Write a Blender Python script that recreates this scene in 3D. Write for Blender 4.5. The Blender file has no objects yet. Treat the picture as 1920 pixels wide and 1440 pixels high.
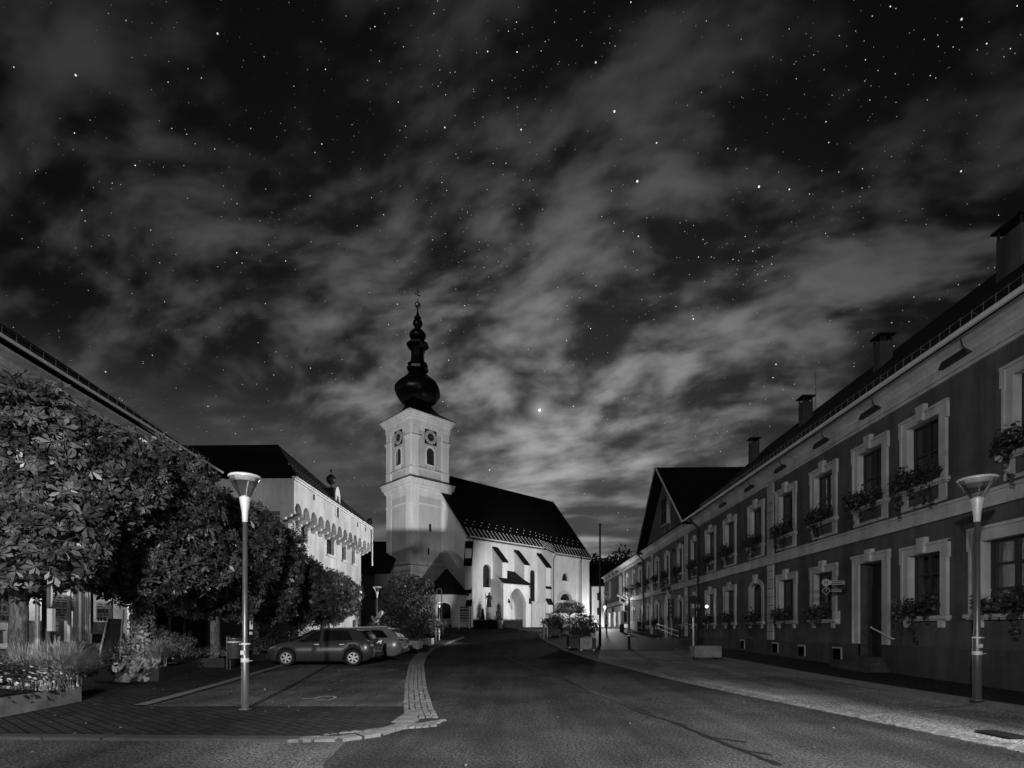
import bpy, bmesh, math, random
import numpy as np
from mathutils import Vector, Matrix
R = math.radians
random.seed(7)
rng = np.random.default_rng(11)
scene = bpy.context.scene
COL = scene.collection

# ------------------------------------------------------------------ camera
H = 1.65                    # eye height
FPX = 990.0                 # focal length in photo pixels (1920 wide)
cam_d = bpy.data.cameras.new("camera")
cam = bpy.data.objects.new("camera", cam_d); COL.objects.link(cam)
cam.location = (0, 0, H); cam.rotation_euler = (R(90), 0, 0)
cam_d.sensor_width = 36; cam_d.lens = 36 * FPX / 1920
cam_d.shift_y = (1180 - 720) / 1920
cam_d.clip_end = 5000; cam_d.clip_start = 0.05
scene.camera = cam
scene.view_settings.view_transform = 'Standard'
scene.view_settings.look = 'None'
scene.view_settings.gamma = 1
scene.view_settings.exposure = 0

# ------------------------------------------------------------------ node helper
class NT:
    def __init__(s, tree): s.t = tree; s.n = tree.nodes; s.l = tree.links
    def node(s, typ, **kw):
        n = s.n.new(typ)
        for k, v in kw.items():
            if k.startswith('i_'):
                n.inputs[k[2:].replace('_', ' ')].default_value = v
            else: setattr(n, k, v)
        return n
    def link(s, a, b): s.l.new(a, b)
    def setin(s, inp, v):
        if hasattr(v, 'links') or isinstance(v, bpy.types.NodeSocket): s.l.new(v, inp)
        else: inp.default_value = v
    def m(s, op, a, b=0.0, c=None, clamp=False):
        n = s.n.new('ShaderNodeMath'); n.operation = op; n.use_clamp = clamp
        s.setin(n.inputs[0], a); s.setin(n.inputs[1], b)
        if c is not None: s.setin(n.inputs[2], c)
        return n.outputs[0]
    def vm(s, op, a, b=(0, 0, 0), out=0):
        n = s.n.new('ShaderNodeVectorMath'); n.operation = op
        s.setin(n.inputs[0], a); s.setin(n.inputs[1], b)
        return n.outputs[out]
    def ramp(s, v, a, b, lo=0.0, hi=1.0, smooth=True):
        n = s.n.new('ShaderNodeMapRange')
        n.interpolation_type = 'SMOOTHSTEP' if smooth else 'LINEAR'
        s.setin(n.inputs[0], v)
        for i, x in enumerate((a, b, lo, hi)): s.setin(n.inputs[i + 1], x)
        return n.outputs[0]
    def noise(s, vec, scale, detail=4, rough=0.55, dist=0.0):
        n = s.n.new('ShaderNodeTexNoise')
        s.setin(n.inputs['Vector'], vec)
        n.inputs['Scale'].default_value = scale; n.inputs['Detail'].default_value = detail
        n.inputs['Roughness'].default_value = rough; n.inputs['Distortion'].default_value = dist
        return n.outputs[0]

# ------------------------------------------------------------------ world: night sky with drifting cloud and stars
SUN_EL, SUN_AZ = 5.0, -16.0      # low light from behind the camera, a little to the left
world = bpy.data.worlds.new("World"); scene.world = world
world.use_nodes = True
wt = NT(world.node_tree); wt.n.clear()
def pxdir(px, py):
    v = Vector(((px - 960) / FPX, 1.0, (1180 - py) / FPX)); v.normalize(); return v
def build_sky():
    out = wt.node('ShaderNodeOutputWorld'); bg = wt.node('ShaderNodeBackground')
    wt.link(bg.outputs[0], out.inputs[0])
    tc = wt.node('ShaderNodeTexCoord'); d = tc.outputs['Generated']
    sep = wt.node('ShaderNodeSeparateXYZ'); wt.link(d, sep.inputs[0])
    x, y, z = sep.outputs
    def vec(a, b, c=0.0):
        n = wt.node('ShaderNodeCombineXYZ')
        wt.setin(n.inputs[0], a); wt.setin(n.inputs[1], b); wt.setin(n.inputs[2], c)
        return n.outputs[0]
    def plane(h):          # cloud sheet seen with its horizon softened by h
        q = wt.m('ADD', wt.m('MAXIMUM', z, 0.0), h)
        return wt.m('DIVIDE', x, q), wt.m('DIVIDE', y, q)
    def rot(a_, b_, dx, dy, k, off=None):   # squeeze by k along (dx, dy)
        u = wt.m('ADD', wt.m('MULTIPLY', a_, dx), wt.m('MULTIPLY', b_, dy))
        v = wt.m('ADD', wt.m('MULTIPLY', a_, dy), wt.m('MULTIPLY', b_, -dx))
        if off is not None: v = wt.m('ADD', v, off)
        return wt.m('MULTIPLY', u, k), v
    ax, ay = plane(0.34); bx_, by_ = plane(0.13)
    warp = wt.m('MULTIPLY', wt.m('SUBTRACT', wt.noise(vec(ax, ay, 3.0), 1.6, 2, 0.5), 0.5), 0.30)
    n1 = wt.noise(vec(ax, ay, 0.6), 3.0, 2, 0.5)                                  # broad fields
    m1 = rot(ax, ay, -0.93, 0.37, 0.66, warp); n2 = wt.noise(vec(*m1, 1.7), 8.5, 4, 0.56)   # puffs drawn out down-left
    m3 = rot(ax, ay, -0.96, 0.28, 0.60, warp); n3 = wt.noise(vec(*m3, 7.7), 19.0, 2, 0.5)   # fine ripple
    m2 = rot(bx_, by_, -0.985, 0.17, 0.42, warp); n4 = wt.noise(vec(*m2, 4.2), 2.9, 4, 0.50)   # thin bands towards the horizon
    low = wt.ramp(z, 0.46, 0.16)
    hi_ = wt.m('ADD', wt.m('MULTIPLY', n2, 0.46), wt.m('MULTIPLY', n3, 0.26))
    lo_ = wt.m('ADD', wt.m('MULTIPLY', n4, 0.50), wt.m('MULTIPLY', n2, 0.20))
    dens = wt.m('ADD', wt.m('ADD', wt.m('MULTIPLY', hi_, wt.m('SUBTRACT', 1.0, low)), wt.m('MULTIPLY', lo_, low)), wt.m('MULTIPLY', n1, 0.30))
    c = wt.m('POWER', wt.ramp(dens, 0.425, 0.665), 1.15)
    base = wt.ramp(z, 0.05, 0.50, 0.034, 0.0055)
    cl = wt.ramp(z, 0.05, 0.78, 0.150, 0.054)
    g = pxdir(1040, 940)
    dt = wt.vm('DOT_PRODUCT', d, tuple(g), out=1)
    glow = wt.m('POWER', wt.m('MAXIMUM', dt, 0.0), 14.0)
    cl = wt.m('ADD', cl, wt.m('MULTIPLY', glow, 0.30))
    base = wt.m('ADD', base, wt.m('MULTIPLY', glow, 0.03))
    # side fall-off: darker away from the street axis high up
    col = wt.m('ADD', base, wt.m('MULTIPLY', c, wt.m('SUBTRACT', cl, base)))
    side = wt.ramp(wt.m('ABSOLUTE', x), 0.25, 0.85, 1.0, 0.42)
    top = wt.ramp(z, 0.35, 0.80, 1.0, 0.55)
    col = wt.m('MULTIPLY', col, wt.m('MULTIPLY', side, top))
    # clear smooth air low on the left
    left = wt.m('MULTIPLY', wt.ramp(x, -0.10, -0.40), wt.ramp(z, 0.42, 0.22))
    smooth = wt.m('ADD', 0.055, wt.m('MULTIPLY', c, 0.022))
    col = wt.m('ADD', wt.m('MULTIPLY', col, wt.m('SUBTRACT', 1.0, left)), wt.m('MULTIPLY', smooth, left))
    # stars
    clear = wt.ramp(c, 0.70, 0.12, 0.05, 1.0)
    def stars(scale, rad, keep, amp, seed):
        vo = wt.node('ShaderNodeTexVoronoi'); vo.feature = 'F1'
        wt.link(wt.vm('ADD', d, (seed, seed * 0.7, seed * 1.3)), vo.inputs['Vector']); vo.inputs['Scale'].default_value = scale
        rnd = wt.node('ShaderNodeSeparateColor'); wt.link(vo.outputs['Color'], rnd.inputs[0])
        k = wt.m('GREATER_THAN', rnd.outputs[0], keep)
        s = wt.ramp(vo.outputs['Distance'], rad, rad * 0.45, 0.0, 1.0)
        return wt.m('MULTIPLY', wt.m('MULTIPLY', s, k), wt.m('MULTIPLY', wt.m('POWER', rnd.outputs[1], 3.0), amp))
    mw = wt.ramp(wt.vm('DOT_PRODUCT', d, tuple(pxdir(1500, 230)), out=1), 0.80, 0.97)
    mwn = wt.ramp(wt.noise(d, 6.0, 2), 0.45, 0.62)
    mw = wt.m('MAXIMUM', mw, wt.ramp(wt.vm('DOT_PRODUCT', d, tuple(pxdir(1120, 40)), out=1), 0.955, 0.995))
    st = wt.m('ADD', stars(80, 0.056, 0.10, 2.2, 0.0), wt.m('MULTIPLY', stars(160, 0.085, 0.0, 2.0, 4.0), wt.m('ADD', 0.16, wt.m('MULTIPLY', mw, mwn))))
    st = wt.m('ADD', st, wt.m('MULTIPLY', stars(120, 0.075, 0.10, 1.3, 9.0), 1.0))
    st = wt.m('MULTIPLY', st, clear)
    st = wt.m('MULTIPLY', st, wt.ramp(z, 0.1, 0.5, 0.6, 1.0))
    big = [(1012, 769, 3.4, 2.2), (1195, 340, 2.0, 2), (1423, 350, 1.9, 2), (1480, 355, 1.5, 1), (1152, 209, 1.9, 1.5), (1117, 117, 1.6, 1),
           (1803, 36, 1.6, 1), (142, 141, 1.6, 1), (1300, 598, 1.6, 1), (1455, 683, 1.5, 1), (918, 881, 1.6, 1), (1075, 762, 1.4, .8),
           (834, 239, 1.4, 1), (977, 243, 1.5, 1), (408, 63, 1.5, 1), (1197, 443, 1.5, 1), (1231, 268, 1.4, 1), (1802, 321, 1.4, 1), (198, 697, 1.4, .8), (390, 762, 1.3, .6)]
    for bx, by, r, a in big:
        v0 = pxdir(bx, by)
        dist = wt.vm('DISTANCE', d, tuple(v0), out=1)
        rr = r * 0.52 / FPX
        st = wt.m('ADD', st, wt.ramp(dist, rr * 1.5, rr * 0.6, 0.0, a))
    v0 = pxdir(1012, 769)
    st = wt.m('ADD', st, wt.m('MULTIPLY', wt.m('POWER', wt.ramp(wt.vm('DISTANCE', d, tuple(v0), out=1), 0.05, 0.0, smooth=False), 3.0), 0.35))
    # dim physical sky, desaturated (sun far too weak to be day)
    sky = wt.node('ShaderNodeTexSky'); sky.sky_type = 'NISHITA'; sky.sun_disc = False
    sky.sun_elevation = R(SUN_EL); sky.sun_rotation = R(180 + SUN_AZ)
    bw = wt.node('ShaderNodeRGBToBW'); wt.link(sky.outputs[0], bw.inputs[0])
    col = wt.m('ADD', col, wt.m('MULTIPLY', bw.outputs[0], 0.0008))
    # fine film-like mottling of the night sky itself
    col = wt.m('ADD', col, st)
    cc = wt.node('ShaderNodeCombineColor')
    for i in range(3): wt.link(col, cc.inputs[i])
    wt.link(cc.outputs[0], bg.inputs[0]); bg.inputs[1].default_value = 1.0
build_sky()

# the one directional light: weak, low, from behind the camera
sun_d = bpy.data.lights.new("moonlight", 'SUN'); sun_d.energy = 0.22; sun_d.angle = R(0.6)
sun = bpy.data.objects.new("moonlight", sun_d); COL.objects.link(sun)
az = R(SUN_AZ)
to_sun = Vector((math.sin(az) * math.cos(R(SUN_EL)), -math.cos(az) * math.cos(R(SUN_EL)), math.sin(R(SUN_EL))))
sun.rotation_euler = to_sun.to_track_quat('Z', 'Y').to_euler(); sun.location = (0, -20, 30)

def spot(name, loc, target, power, cone, blend=0.4, size=0.15, parent=None):
    d = bpy.data.lights.new(name, 'SPOT'); d.energy = power; d.spot_size = R(cone); d.spot_blend = blend; d.shadow_soft_size = size
    o = bpy.data.objects.new(name, d); COL.objects.link(o)
    dirv = Vector(target) - Vector(loc)
    o.rotation_euler = (-dirv).to_track_quat('Z', 'Y').to_euler(); o.location = loc
    if parent:
        o.parent = parent; o.location = Vector(loc) - parent.location
    return o
def point(name, loc, power, size=0.1, parent=None):
    d = bpy.data.lights.new(name, 'POINT'); d.energy = power; d.shadow_soft_size = size
    o = bpy.data.objects.new(name, d); COL.objects.link(o); o.location = loc
    if parent: o.parent = parent; o.location = Vector(loc) - parent.location
    return o

# ------------------------------------------------------------------ materials
MATS = {}
def mat(name, base=0.3, rough=0.7, var=0.2, scale=3.0, bump=0.0, bscale=20.0, spec=0.4, metal=0.0, kind=None, fine=0.0):
    if name in MATS: return MATS[name]
    m = bpy.data.materials.new(name); m.use_nodes = True
    t = NT(m.node_tree); t.n.clear()
    out = t.node('ShaderNodeOutputMaterial'); b = t.node('ShaderNodeBsdfPrincipled')
    t.link(b.outputs[0], out.inputs[0])
    b.inputs['Roughness'].default_value = rough; b.inputs['Metallic'].default_value = metal
    b.inputs['Specular IOR Level'].default_value = spec
    tc = t.node('ShaderNodeTexCoord'); P = tc.outputs['Object']
    geo = t.node('ShaderNodeNewGeometry')
    W = geo.outputs['Position']
    val = None
    n1 = t.noise(W, scale, 5, 0.6)
    f = t.ramp(n1, 0.3, 0.7, 1 - var, 1 + var, smooth=False)
    val = t.m('MULTIPLY', f, base)
    hgt = None
    if kind == 'asphalt':
        sp = t.noise(W, 26, 2, 0.8); sp2 = t.noise(W, 75, 2, 0.9)
        s = t.m('ADD', t.m('MULTIPLY', sp, 0.6), t.m('MULTIPLY', sp2, 0.5))
        k = t.ramp(s, 0.44, 0.68, 0.25, 2.6)
        val = t.m('MULTIPLY', val, k)
        patch = t.ramp(t.noise(W, 0.35, 3, 0.6), 0.35, 0.65, 0.72, 1.28)
        val = t.m('MULTIPLY', val, patch)
        mpt = t.node('ShaderNodeMapping'); t.link(W, mpt.inputs[0]); mpt.inputs['Scale'].default_value = (1.6, 0.10, 1); mpt.inputs['Rotation'].default_value = (0, 0, R(-9))
        val = t.m('MULTIPLY', val, t.ramp(t.noise(mpt.outputs[0], 0.9, 3, 0.6), 0.35, 0.65, 0.80, 1.18))     # wheel tracks and drips along the lane
        val = t.m('MULTIPLY', val, t.ramp(t.noise(W, 1.7, 5, 0.7), 0.60, 0.72, 1.0, 0.62))
        hgt = s
    if kind in ('pavers', 'cobble'):
        br = t.node('ShaderNodeTexBrick')
        mp = t.node('ShaderNodeMapping'); t.link(W, mp.inputs[0])
        if kind == 'pavers': mp.inputs['Rotation'].default_value = (0, 0, R(38))
        t.link(mp.outputs[0], br.inputs['Vector'])
        br.inputs['Scale'].default_value = 1.0
        br.inputs['Brick Width'].default_value = 0.34 if kind == 'pavers' else 0.12
        br.inputs['Row Height'].default_value = 0.17 if kind == 'pavers' else 0.11
        br.inputs['Mortar Size'].default_value = 0.012
        br.inputs['Color1'].default_value = (0.85,) * 3 + (1,); br.inputs['Color2'].default_value = (1.2,) * 3 + (1,)
        br.inputs['Mortar'].default_value = (0.25,) * 3 + (1,)
        bw = t.node('ShaderNodeRGBToBW'); t.link(br.outputs[0], bw.inputs[0])
        val = t.m('MULTIPLY', val, bw.outputs[0]); hgt = t.m('MULTIPLY', bw.outputs[0], 1.0)
        val = t.m('MULTIPLY', val, t.ramp(t.noise(W, 60, 2, 0.8), 0.3, 0.7, 0.7, 1.35))
    if kind == 'rooftile':
        # courses up the slope (by height) and joints along both axes
        sp = t.node('ShaderNodeSeparateXYZ'); t.link(W, sp.inputs[0])
        a = t.m('FRACT', t.m('MULTIPLY', sp.outputs[2], 4.2)); hgt = t.m('ADD', a, t.m('MULTIPLY', t.noise(W, 9, 2), 0.4))
        c = t.m('FRACT', t.m('MULTIPLY', t.m('ADD', sp.outputs[0], t.m('MULTIPLY', sp.outputs[1], 0.9)), 3.1))
        val = t.m('MULTIPLY', val, t.ramp(a, 0.0, 0.25, 0.5, 1.0)); val = t.m('MULTIPLY', val, t.ramp(c, 0.0, 0.15, 0.6, 1.0))
    if kind == 'leaf':
        oi = t.noise(W, 5.0, 2, 0.7); val = t.m('MULTIPLY', val, t.ramp(oi, 0.3, 0.7, 0.45, 1.7))
        val = t.m('MULTIPLY', val, t.ramp(t.noise(W, 1.3, 2, 0.5), 0.35, 0.65, 0.6, 1.35))
    if kind == 'bark':
        mp = t.node('ShaderNodeMapping'); t.link(W, mp.inputs[0]); mp.inputs['Scale'].default_value = (1, 1, 0.25)
        bn = t.noise(mp.outputs[0], 22, 4, 0.7); hgt = bn; val = t.m('MULTIPLY', val, t.ramp(bn, 0.35, 0.65, 0.4, 1.6))
    if kind == 'plaster':
        # rain streaks and stains running down the wall
        mp = t.node('ShaderNodeMapping'); t.link(W, mp.inputs[0]); mp.inputs['Scale'].default_value = (1, 1, 0.12)
        stn = t.noise(mp.outputs[0], 1.6, 5, 0.65); val = t.m('MULTIPLY', val, t.ramp(stn, 0.3, 0.7, 1 - 2.2 * var, 1 + var)); val = t.m('MULTIPLY', val, t.ramp(t.noise(W, 0.45, 5, 0.7), 0.35, 0.65, 1 - var, 1 + .6 * var))
        hgt = t.noise(W, 45, 4, 0.7); val = t.m('MULTIPLY', val, t.ramp(hgt, 0.3, 0.7, 0.90, 1.10))
    if kind == 'planks':
        sp = t.node('ShaderNodeSeparateXYZ'); t.link(W, sp.inputs[0])
        a = t.m('FRACT', t.m('MULTIPLY', sp.outputs[2], 7.0)); val = t.m('MULTIPLY', val, t.ramp(a, 0.0, 0.12, 0.3, 1.0))
    if fine > 0: val = t.m('MULTIPLY', val, t.ramp(t.noise(W, 90, 2, 0.8), 0.3, 0.7, 1 - fine, 1 + fine))
    cc = t.node('ShaderNodeCombineColor')
    for i in range(3): t.link(val, cc.inputs[i])
    t.link(cc.outputs[0], b.inputs['Base Color'])
    if bump > 0:
        if hgt is None: hgt = t.noise(W, bscale, 4, 0.65)
        bp = t.node('ShaderNodeBump'); bp.inputs['Strength'].default_value = bump; bp.inputs['Distance'].default_value = 0.02
        t.link(hgt, bp.inputs['Height']); t.link(bp.outputs[0], b.inputs['Normal'])
    if kind == 'leaf':
        tr = t.node('ShaderNodeBsdfTranslucent'); t.link(cc.outputs[0], tr.inputs[0])
        mx = t.node('ShaderNodeMixShader'); mx.inputs[0].default_value = 0.18
        t.link(b.outputs[0], mx.inputs[1]); t.link(tr.outputs[0], mx.inputs[2]); t.link(mx.outputs[0], out.inputs[0])
    MATS[name] = m; return m
def glass(name, fac=0.25, tint=0.9, rough=0.03):
    if name in MATS: return MATS[name]
    m = bpy.data.materials.new(name); m.use_nodes = True
    t = NT(m.node_tree); t.n.clear()
    out = t.node('ShaderNodeOutputMaterial'); a = t.node('ShaderNodeBsdfTransparent'); g = t.node('ShaderNodeBsdfGlossy')
    a.inputs[0].default_value = (tint,) * 3 + (1,); g.inputs['Roughness'].default_value = rough
    fr = t.node('ShaderNodeLayerWeight'); fr.inputs[0].default_value = 0.35
    f = t.m('ADD', fac, t.m('MULTIPLY', fr.outputs['Fresnel'], 0.5), clamp=True)
    mx = t.node('ShaderNodeMixShader'); t.link(f, mx.inputs[0])
    t.link(a.outputs[0], mx.inputs[1]); t.link(g.outputs[0], mx.inputs[2]); t.link(mx.outputs[0], out.inputs[0])
    MATS[name] = m; return m
def emit(name, v, s):
    if name in MATS: return MATS[name]
    m = bpy.data.materials.new(name); m.use_nodes = True
    t = NT(m.node_tree); t.n.clear()
    out = t.node('ShaderNodeOutputMaterial'); e = t.node('ShaderNodeEmission')
    e.inputs[0].default_value = (v, v, v, 1); e.inputs[1].default_value = s
    t.link(e.outputs[0], out.inputs[0]); MATS[name] = m; return m

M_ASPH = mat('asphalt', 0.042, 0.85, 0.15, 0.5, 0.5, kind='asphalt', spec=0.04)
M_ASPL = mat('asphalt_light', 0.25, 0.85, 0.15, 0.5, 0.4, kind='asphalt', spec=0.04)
M_PARK = mat('parking_asphalt', 0.085, 0.85, 0.2, 0.6, 0.4, kind='asphalt', spec=0.04)
M_PAVE = mat('paver_dark', 0.046, 0.8, 0.25, 1.2, 0.5, kind='pavers', spec=0.05)
M_PLAZA = mat('plaza_paver', 0.10, 0.75, 0.25, 1.2, 0.5, kind='pavers', spec=0.05)
M_GROUND = mat('ground_dark', 0.05, 0.9, 0.3, 0.4, 0.3, 12)
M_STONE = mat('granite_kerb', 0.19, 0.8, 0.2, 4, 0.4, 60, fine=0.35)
M_COBB = mat('granite_cobble', 0.17, 0.8, 0.35, 9, 0.5, 40, fine=0.4)
M_JOINT = mat('joint_dark', 0.03, 0.9, 0.2, 4)
M_TAR = mat('tar_seam', 0.012, 0.6, 0.2, 4)
M_PAINT = mat('road_paint', 0.45, 0.7, 0.45, 12, fine=0.4)
M_WALLA = mat('plaster_ochre', 0.11, 0.9, 0.18, 0.6, 0.35, kind='plaster')
M_PLINTH = mat('plaster_plinth', 0.075, 0.9, 0.2, 1.0, 0.4, kind='plaster')
M_TRIM = mat('plaster_trim', 0.55, 0.8, 0.12, 1.5, 0.2, kind='plaster')
M_COVE = mat('plaster_cove', 0.75, 0.8, 0.12, 1.5, 0.2, kind='plaster')
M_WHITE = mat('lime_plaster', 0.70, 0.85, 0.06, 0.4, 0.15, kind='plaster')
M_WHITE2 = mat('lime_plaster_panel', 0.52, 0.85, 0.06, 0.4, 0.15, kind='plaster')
M_THALL = mat('townhall_plaster', 0.60, 0.85, 0.12, 0.5, 0.25, kind='plaster')
M_LWALL = mat('grey_plaster', 0.22, 0.85, 0.08, 0.5, 0.2, kind='plaster')
M_ROOF = mat('roof_tile', 0.008, 0.8, 0.3, 2, 0.5, kind='rooftile', spec=0.2)
M_ROOFC = mat('church_roof_tile', 0.007, 0.8, 0.3, 2, 0.4, kind='rooftile', spec=0.2)
M_COPPER = mat('spire_copper', 0.02, 0.30, 0.4, 3, 0.15, 8, spec=0.5, metal=0.5)
M_GOLD = mat('gilded_metal', 0.6, 0.25, 0.1, 3, metal=0.9)
M_METAL = mat('galvanised_steel', 0.20, 0.38, 0.15, 4, 0.05, 30, metal=0.6)
M_METALD = mat('dark_steel', 0.04, 0.45, 0.2, 4, metal=0.4)
M_METALL = mat('light_steel', 0.80, 0.35, 0.1, 6, metal=0.1)
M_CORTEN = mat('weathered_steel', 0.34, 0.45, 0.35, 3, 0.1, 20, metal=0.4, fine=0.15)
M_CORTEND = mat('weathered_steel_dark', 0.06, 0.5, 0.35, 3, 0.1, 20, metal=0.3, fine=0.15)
M_WOODD = mat('dark_wood', 0.03, 0.5, 0.3, 8, 0.2, 30)
M_WOODP = mat('wood_planks', 0.12, 0.7, 0.3, 4, 0.2, kind='planks')
M_GLASSD = mat('dark_window_glass', 0.012, 0.04, 0.3, 1, spec=0.8)
M_SHOPG = glass('shop_glass', 0.10, 0.92)
M_LAMPG = glass('lamp_glass', 0.16, 0.95, 0.06)
M_CARG = glass('car_glass', 0.18, 0.35, 0.02)
M_LEAF = mat('chestnut_leaf', 0.12, 0.36, 0.25, 4, kind='leaf', spec=0.6)
M_LEAFD = mat('shrub_leaf', 0.055, 0.5, 0.3, 4, kind='leaf', spec=0.35)
M_LEAFL = mat('pale_leaf', 0.26, 0.5, 0.3, 4, kind='leaf', spec=0.3)
M_GRASS = mat('fountain_grass_blade', 0.42, 0.6, 0.25, 4, kind='leaf')
M_FLOWER = mat('white_petal', 0.6, 0.7, 0.2, 8)
M_BARK = mat('bark', 0.12, 0.9, 0.3, 3, 0.9, kind='bark')
M_SOIL = mat('soil', 0.03, 0.95, 0.3, 5, 0.5, 30)
M_BLACK = mat('black_matte', 0.008, 0.8, 0.1, 2)
M_CLOCK = mat('clock_dark_face', 0.02, 0.4, 0.1, 2)
M_TYRE = mat('tyre_rubber', 0.02, 0.8, 0.2, 8)
M_RIM = mat('alloy_rim', 0.55, 0.3, 0.1, 8, metal=0.6)
M_CAR1 = mat('car_paint_grey', 0.055, 0.28, 0.05, 2, spec=0.6, metal=0.2)
M_CAR2 = mat('car_paint_silver', 0.30, 0.28, 0.05, 2, spec=0.6, metal=0.2)
M_PLASTIC = mat('black_plastic', 0.02, 0.5, 0.1, 8)
M_LENS = mat('lamp_lens', 0.35, 0.08, 0.4, 14, spec=0.9)
M_LENSD = mat('tail_lens', 0.06, 0.08, 0.4, 14, spec=0.9)
M_BRONZE = mat('bronze', 0.03, 0.5, 0.2, 6, metal=0.5)
M_SANDST = mat('sandstone', 0.5, 0.85, 0.15, 4, 0.3, 30)
M_HEDGE = mat('clipped_hedge_leaf', 0.016, 0.6, 0.4, 4, kind='leaf')
M_PAPER = mat('poster_paper', 0.55, 0.7, 0.5, 9)
M_CURT = mat('curtain_cloth', 0.35, 0.9, 0.15, 6)
M_CURTD = mat('net_curtain', 0.20, 0.9, 0.15, 6)
M_HGLASS = glass('house_glass', 0.10, 0.75)
M_CREAM = mat('pale_board', 0.5, 0.7, 0.1, 6)

# ------------------------------------------------------------------ mesh helpers
class Frame:
    """Local (s, n, z) -> world; s along the facade, n outwards."""
    def __init__(f, ox, oy, dx, dy, nx, ny):
        l = math.hypot(dx, dy); f.o = (ox, oy); f.d = (dx / l, dy / l)
        l = math.hypot(nx, ny); f.nn = (nx / l, ny / l)
        f.theta = math.atan2(-f.nn[0], f.nn[1])
    def __call__(f, s, n, z): return (f.o[0] + f.d[0] * s + f.nn[0] * n, f.o[1] + f.d[1] * s + f.nn[1] * n, z)
ID = Frame(0, 0, 1, 0, 0, 1)
class MB:
    def __init__(m, fr=None): m.v = []; m.f = []; m.fr = fr or ID
    def add(m, pts, faces):
        k = len(m.v); m.v += [m.fr(*p) for p in pts]; m.f += [tuple(k + i for i in f) for f in faces]
    def box(m, a0, a1, b0, b1, c0, c1):
        m.add([(a0, b0, c0), (a1, b0, c0), (a1, b1, c0), (a0, b1, c0), (a0, b0, c1), (a1, b0, c1), (a1, b1, c1), (a0, b1, c1)],
              [(0, 3, 2, 1), (4, 5, 6, 7), (0, 1, 5, 4), (1, 2, 6, 5), (2, 3, 7, 6), (3, 0, 4, 7)]); return m
    def poly(m, pts): m.add(pts, [tuple(range(len(pts)))]); return m
    def prism(m, pts, axis, lo, hi):
        """pts 2-D polygon, extruded along axis ('s','n','z')."""
        def P(p, t):
            return {'s': (t, p[0], p[1]), 'n': (p[0], t, p[1]), 'z': (p[0], p[1], t)}[axis]
        n = len(pts)
        m.add([P(p, lo) for p in pts] + [P(p, hi) for p in pts],
              [tuple(range(n))[::-1], tuple(range(n, 2 * n))] + [(i, (i + 1) % n, n + (i + 1) % n, n + i) for i in range(n)]); return m
    def ring(m, outer, inner, axis, lo, hi):
        """ring between two matching polylines (open), extruded."""
        for i in range(len(outer) - 1):
            m.prism([outer[i], outer[i + 1], inner[i + 1], inner[i]], axis, lo, hi)
        return m
    def lathe(m, prof, c=(0, 0, 0), seg=16, rot=0.0, sx=1, sy=1, cap=True):
        k = len(prof); pts = []
        for r, z in prof:
            for j in range(seg):
                a = rot + 2 * math.pi * j / seg
                pts.append((c[0] + r * sx * math.cos(a), c[1] + r * sy * math.sin(a), c[2] + z))
        fs = []
        for i in range(k - 1):
            for j in range(seg):
                j2 = (j + 1) % seg
                fs.append((i * seg + j, i * seg + j2, (i + 1) * seg + j2, (i + 1) * seg + j))
        if cap:
            fs.append(tuple(range(seg))[::-1]); fs.append(tuple((k - 1) * seg + j for j in range(seg)))
        m.add(pts, fs); return m
    def tube(m, path, r, seg=8, cap=True):
        rs = r if isinstance(r, (list, tuple)) else [r] * len(path)
        P = [Vector(p) for p in path]; pts = []; n = len(P)
        ref = Vector((0.31, 0.17, 0.93))
        for i, p in enumerate(P):
            t = (P[min(i + 1, n - 1)] - P[max(i - 1, 0)]).normalized()
            if abs(t.dot(ref)) > 0.98: ref = Vector((1, 0, 0.1))
            u = t.cross(ref).normalized(); w = t.cross(u)
            for j in range(seg):
                a = 2 * math.pi * j / seg
                pts.append(tuple(p + (u * math.cos(a) + w * math.sin(a)) * rs[i]))
        fs = []
        for i in range(n - 1):
            for j in range(seg):
                j2 = (j + 1) % seg; fs.append((i * seg + j, i * seg + j2, (i + 1) * seg + j2, (i + 1) * seg + j))
        if cap: fs.append(tuple(range(seg))[::-1]); fs.append(tuple((n - 1) * seg + j for j in range(seg)))
        m.add(pts, fs); return m
    def sphere(m, c, r, seg=12, rings=8, sx=1, sy=1, sz=1):
        prof = [(max(1e-4, r * math.sin(math.pi * i / rings)), -r * sz * math.cos(math.pi * i / rings)) for i in range(rings + 1)]
        return m.lathe(prof, c, seg, 0, sx, sy)

def mk_mesh(name, mb, material, smooth=False, recalc=True, bevel=0.0):
    me = bpy.data.meshes.new(name)
    me.from_pydata(mb.v, [], mb.f)
    if recalc:
        bm = bmesh.new(); bm.from_mesh(me)
        bmesh.ops.recalc_face_normals(bm, faces=bm.faces); bm.to_mesh(me); bm.free()
    me.materials.append(material)
    if smooth: me.polygons.foreach_set('use_smooth', [True] * len(me.polygons))
    me.update(); return me
def np_mesh(name, V, material, per=4, smooth=False):
    """V: (n*per,3) array, each run of `per` verts one face."""
    n = len(V) // per
    me = bpy.data.meshes.new(name); me.vertices.add(len(V)); me.vertices.foreach_set('co', V.astype(np.float32).ravel())
    me.loops.add(len(V)); me.loops.foreach_set('vertex_index', np.arange(len(V), dtype=np.int32))
    me.polygons.add(n); me.polygons.foreach_set('loop_start', np.arange(n, dtype=np.int32) * per)
    try: me.polygons.foreach_set('loop_total', np.full(n, per, dtype=np.int32))
    except Exception: pass
    me.update(calc_edges=True); me.validate(); me.materials.append(material)
    return me
def link(o, parent=None):
    COL.objects.link(o)
    if parent: o.parent = parent
    return o
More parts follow.
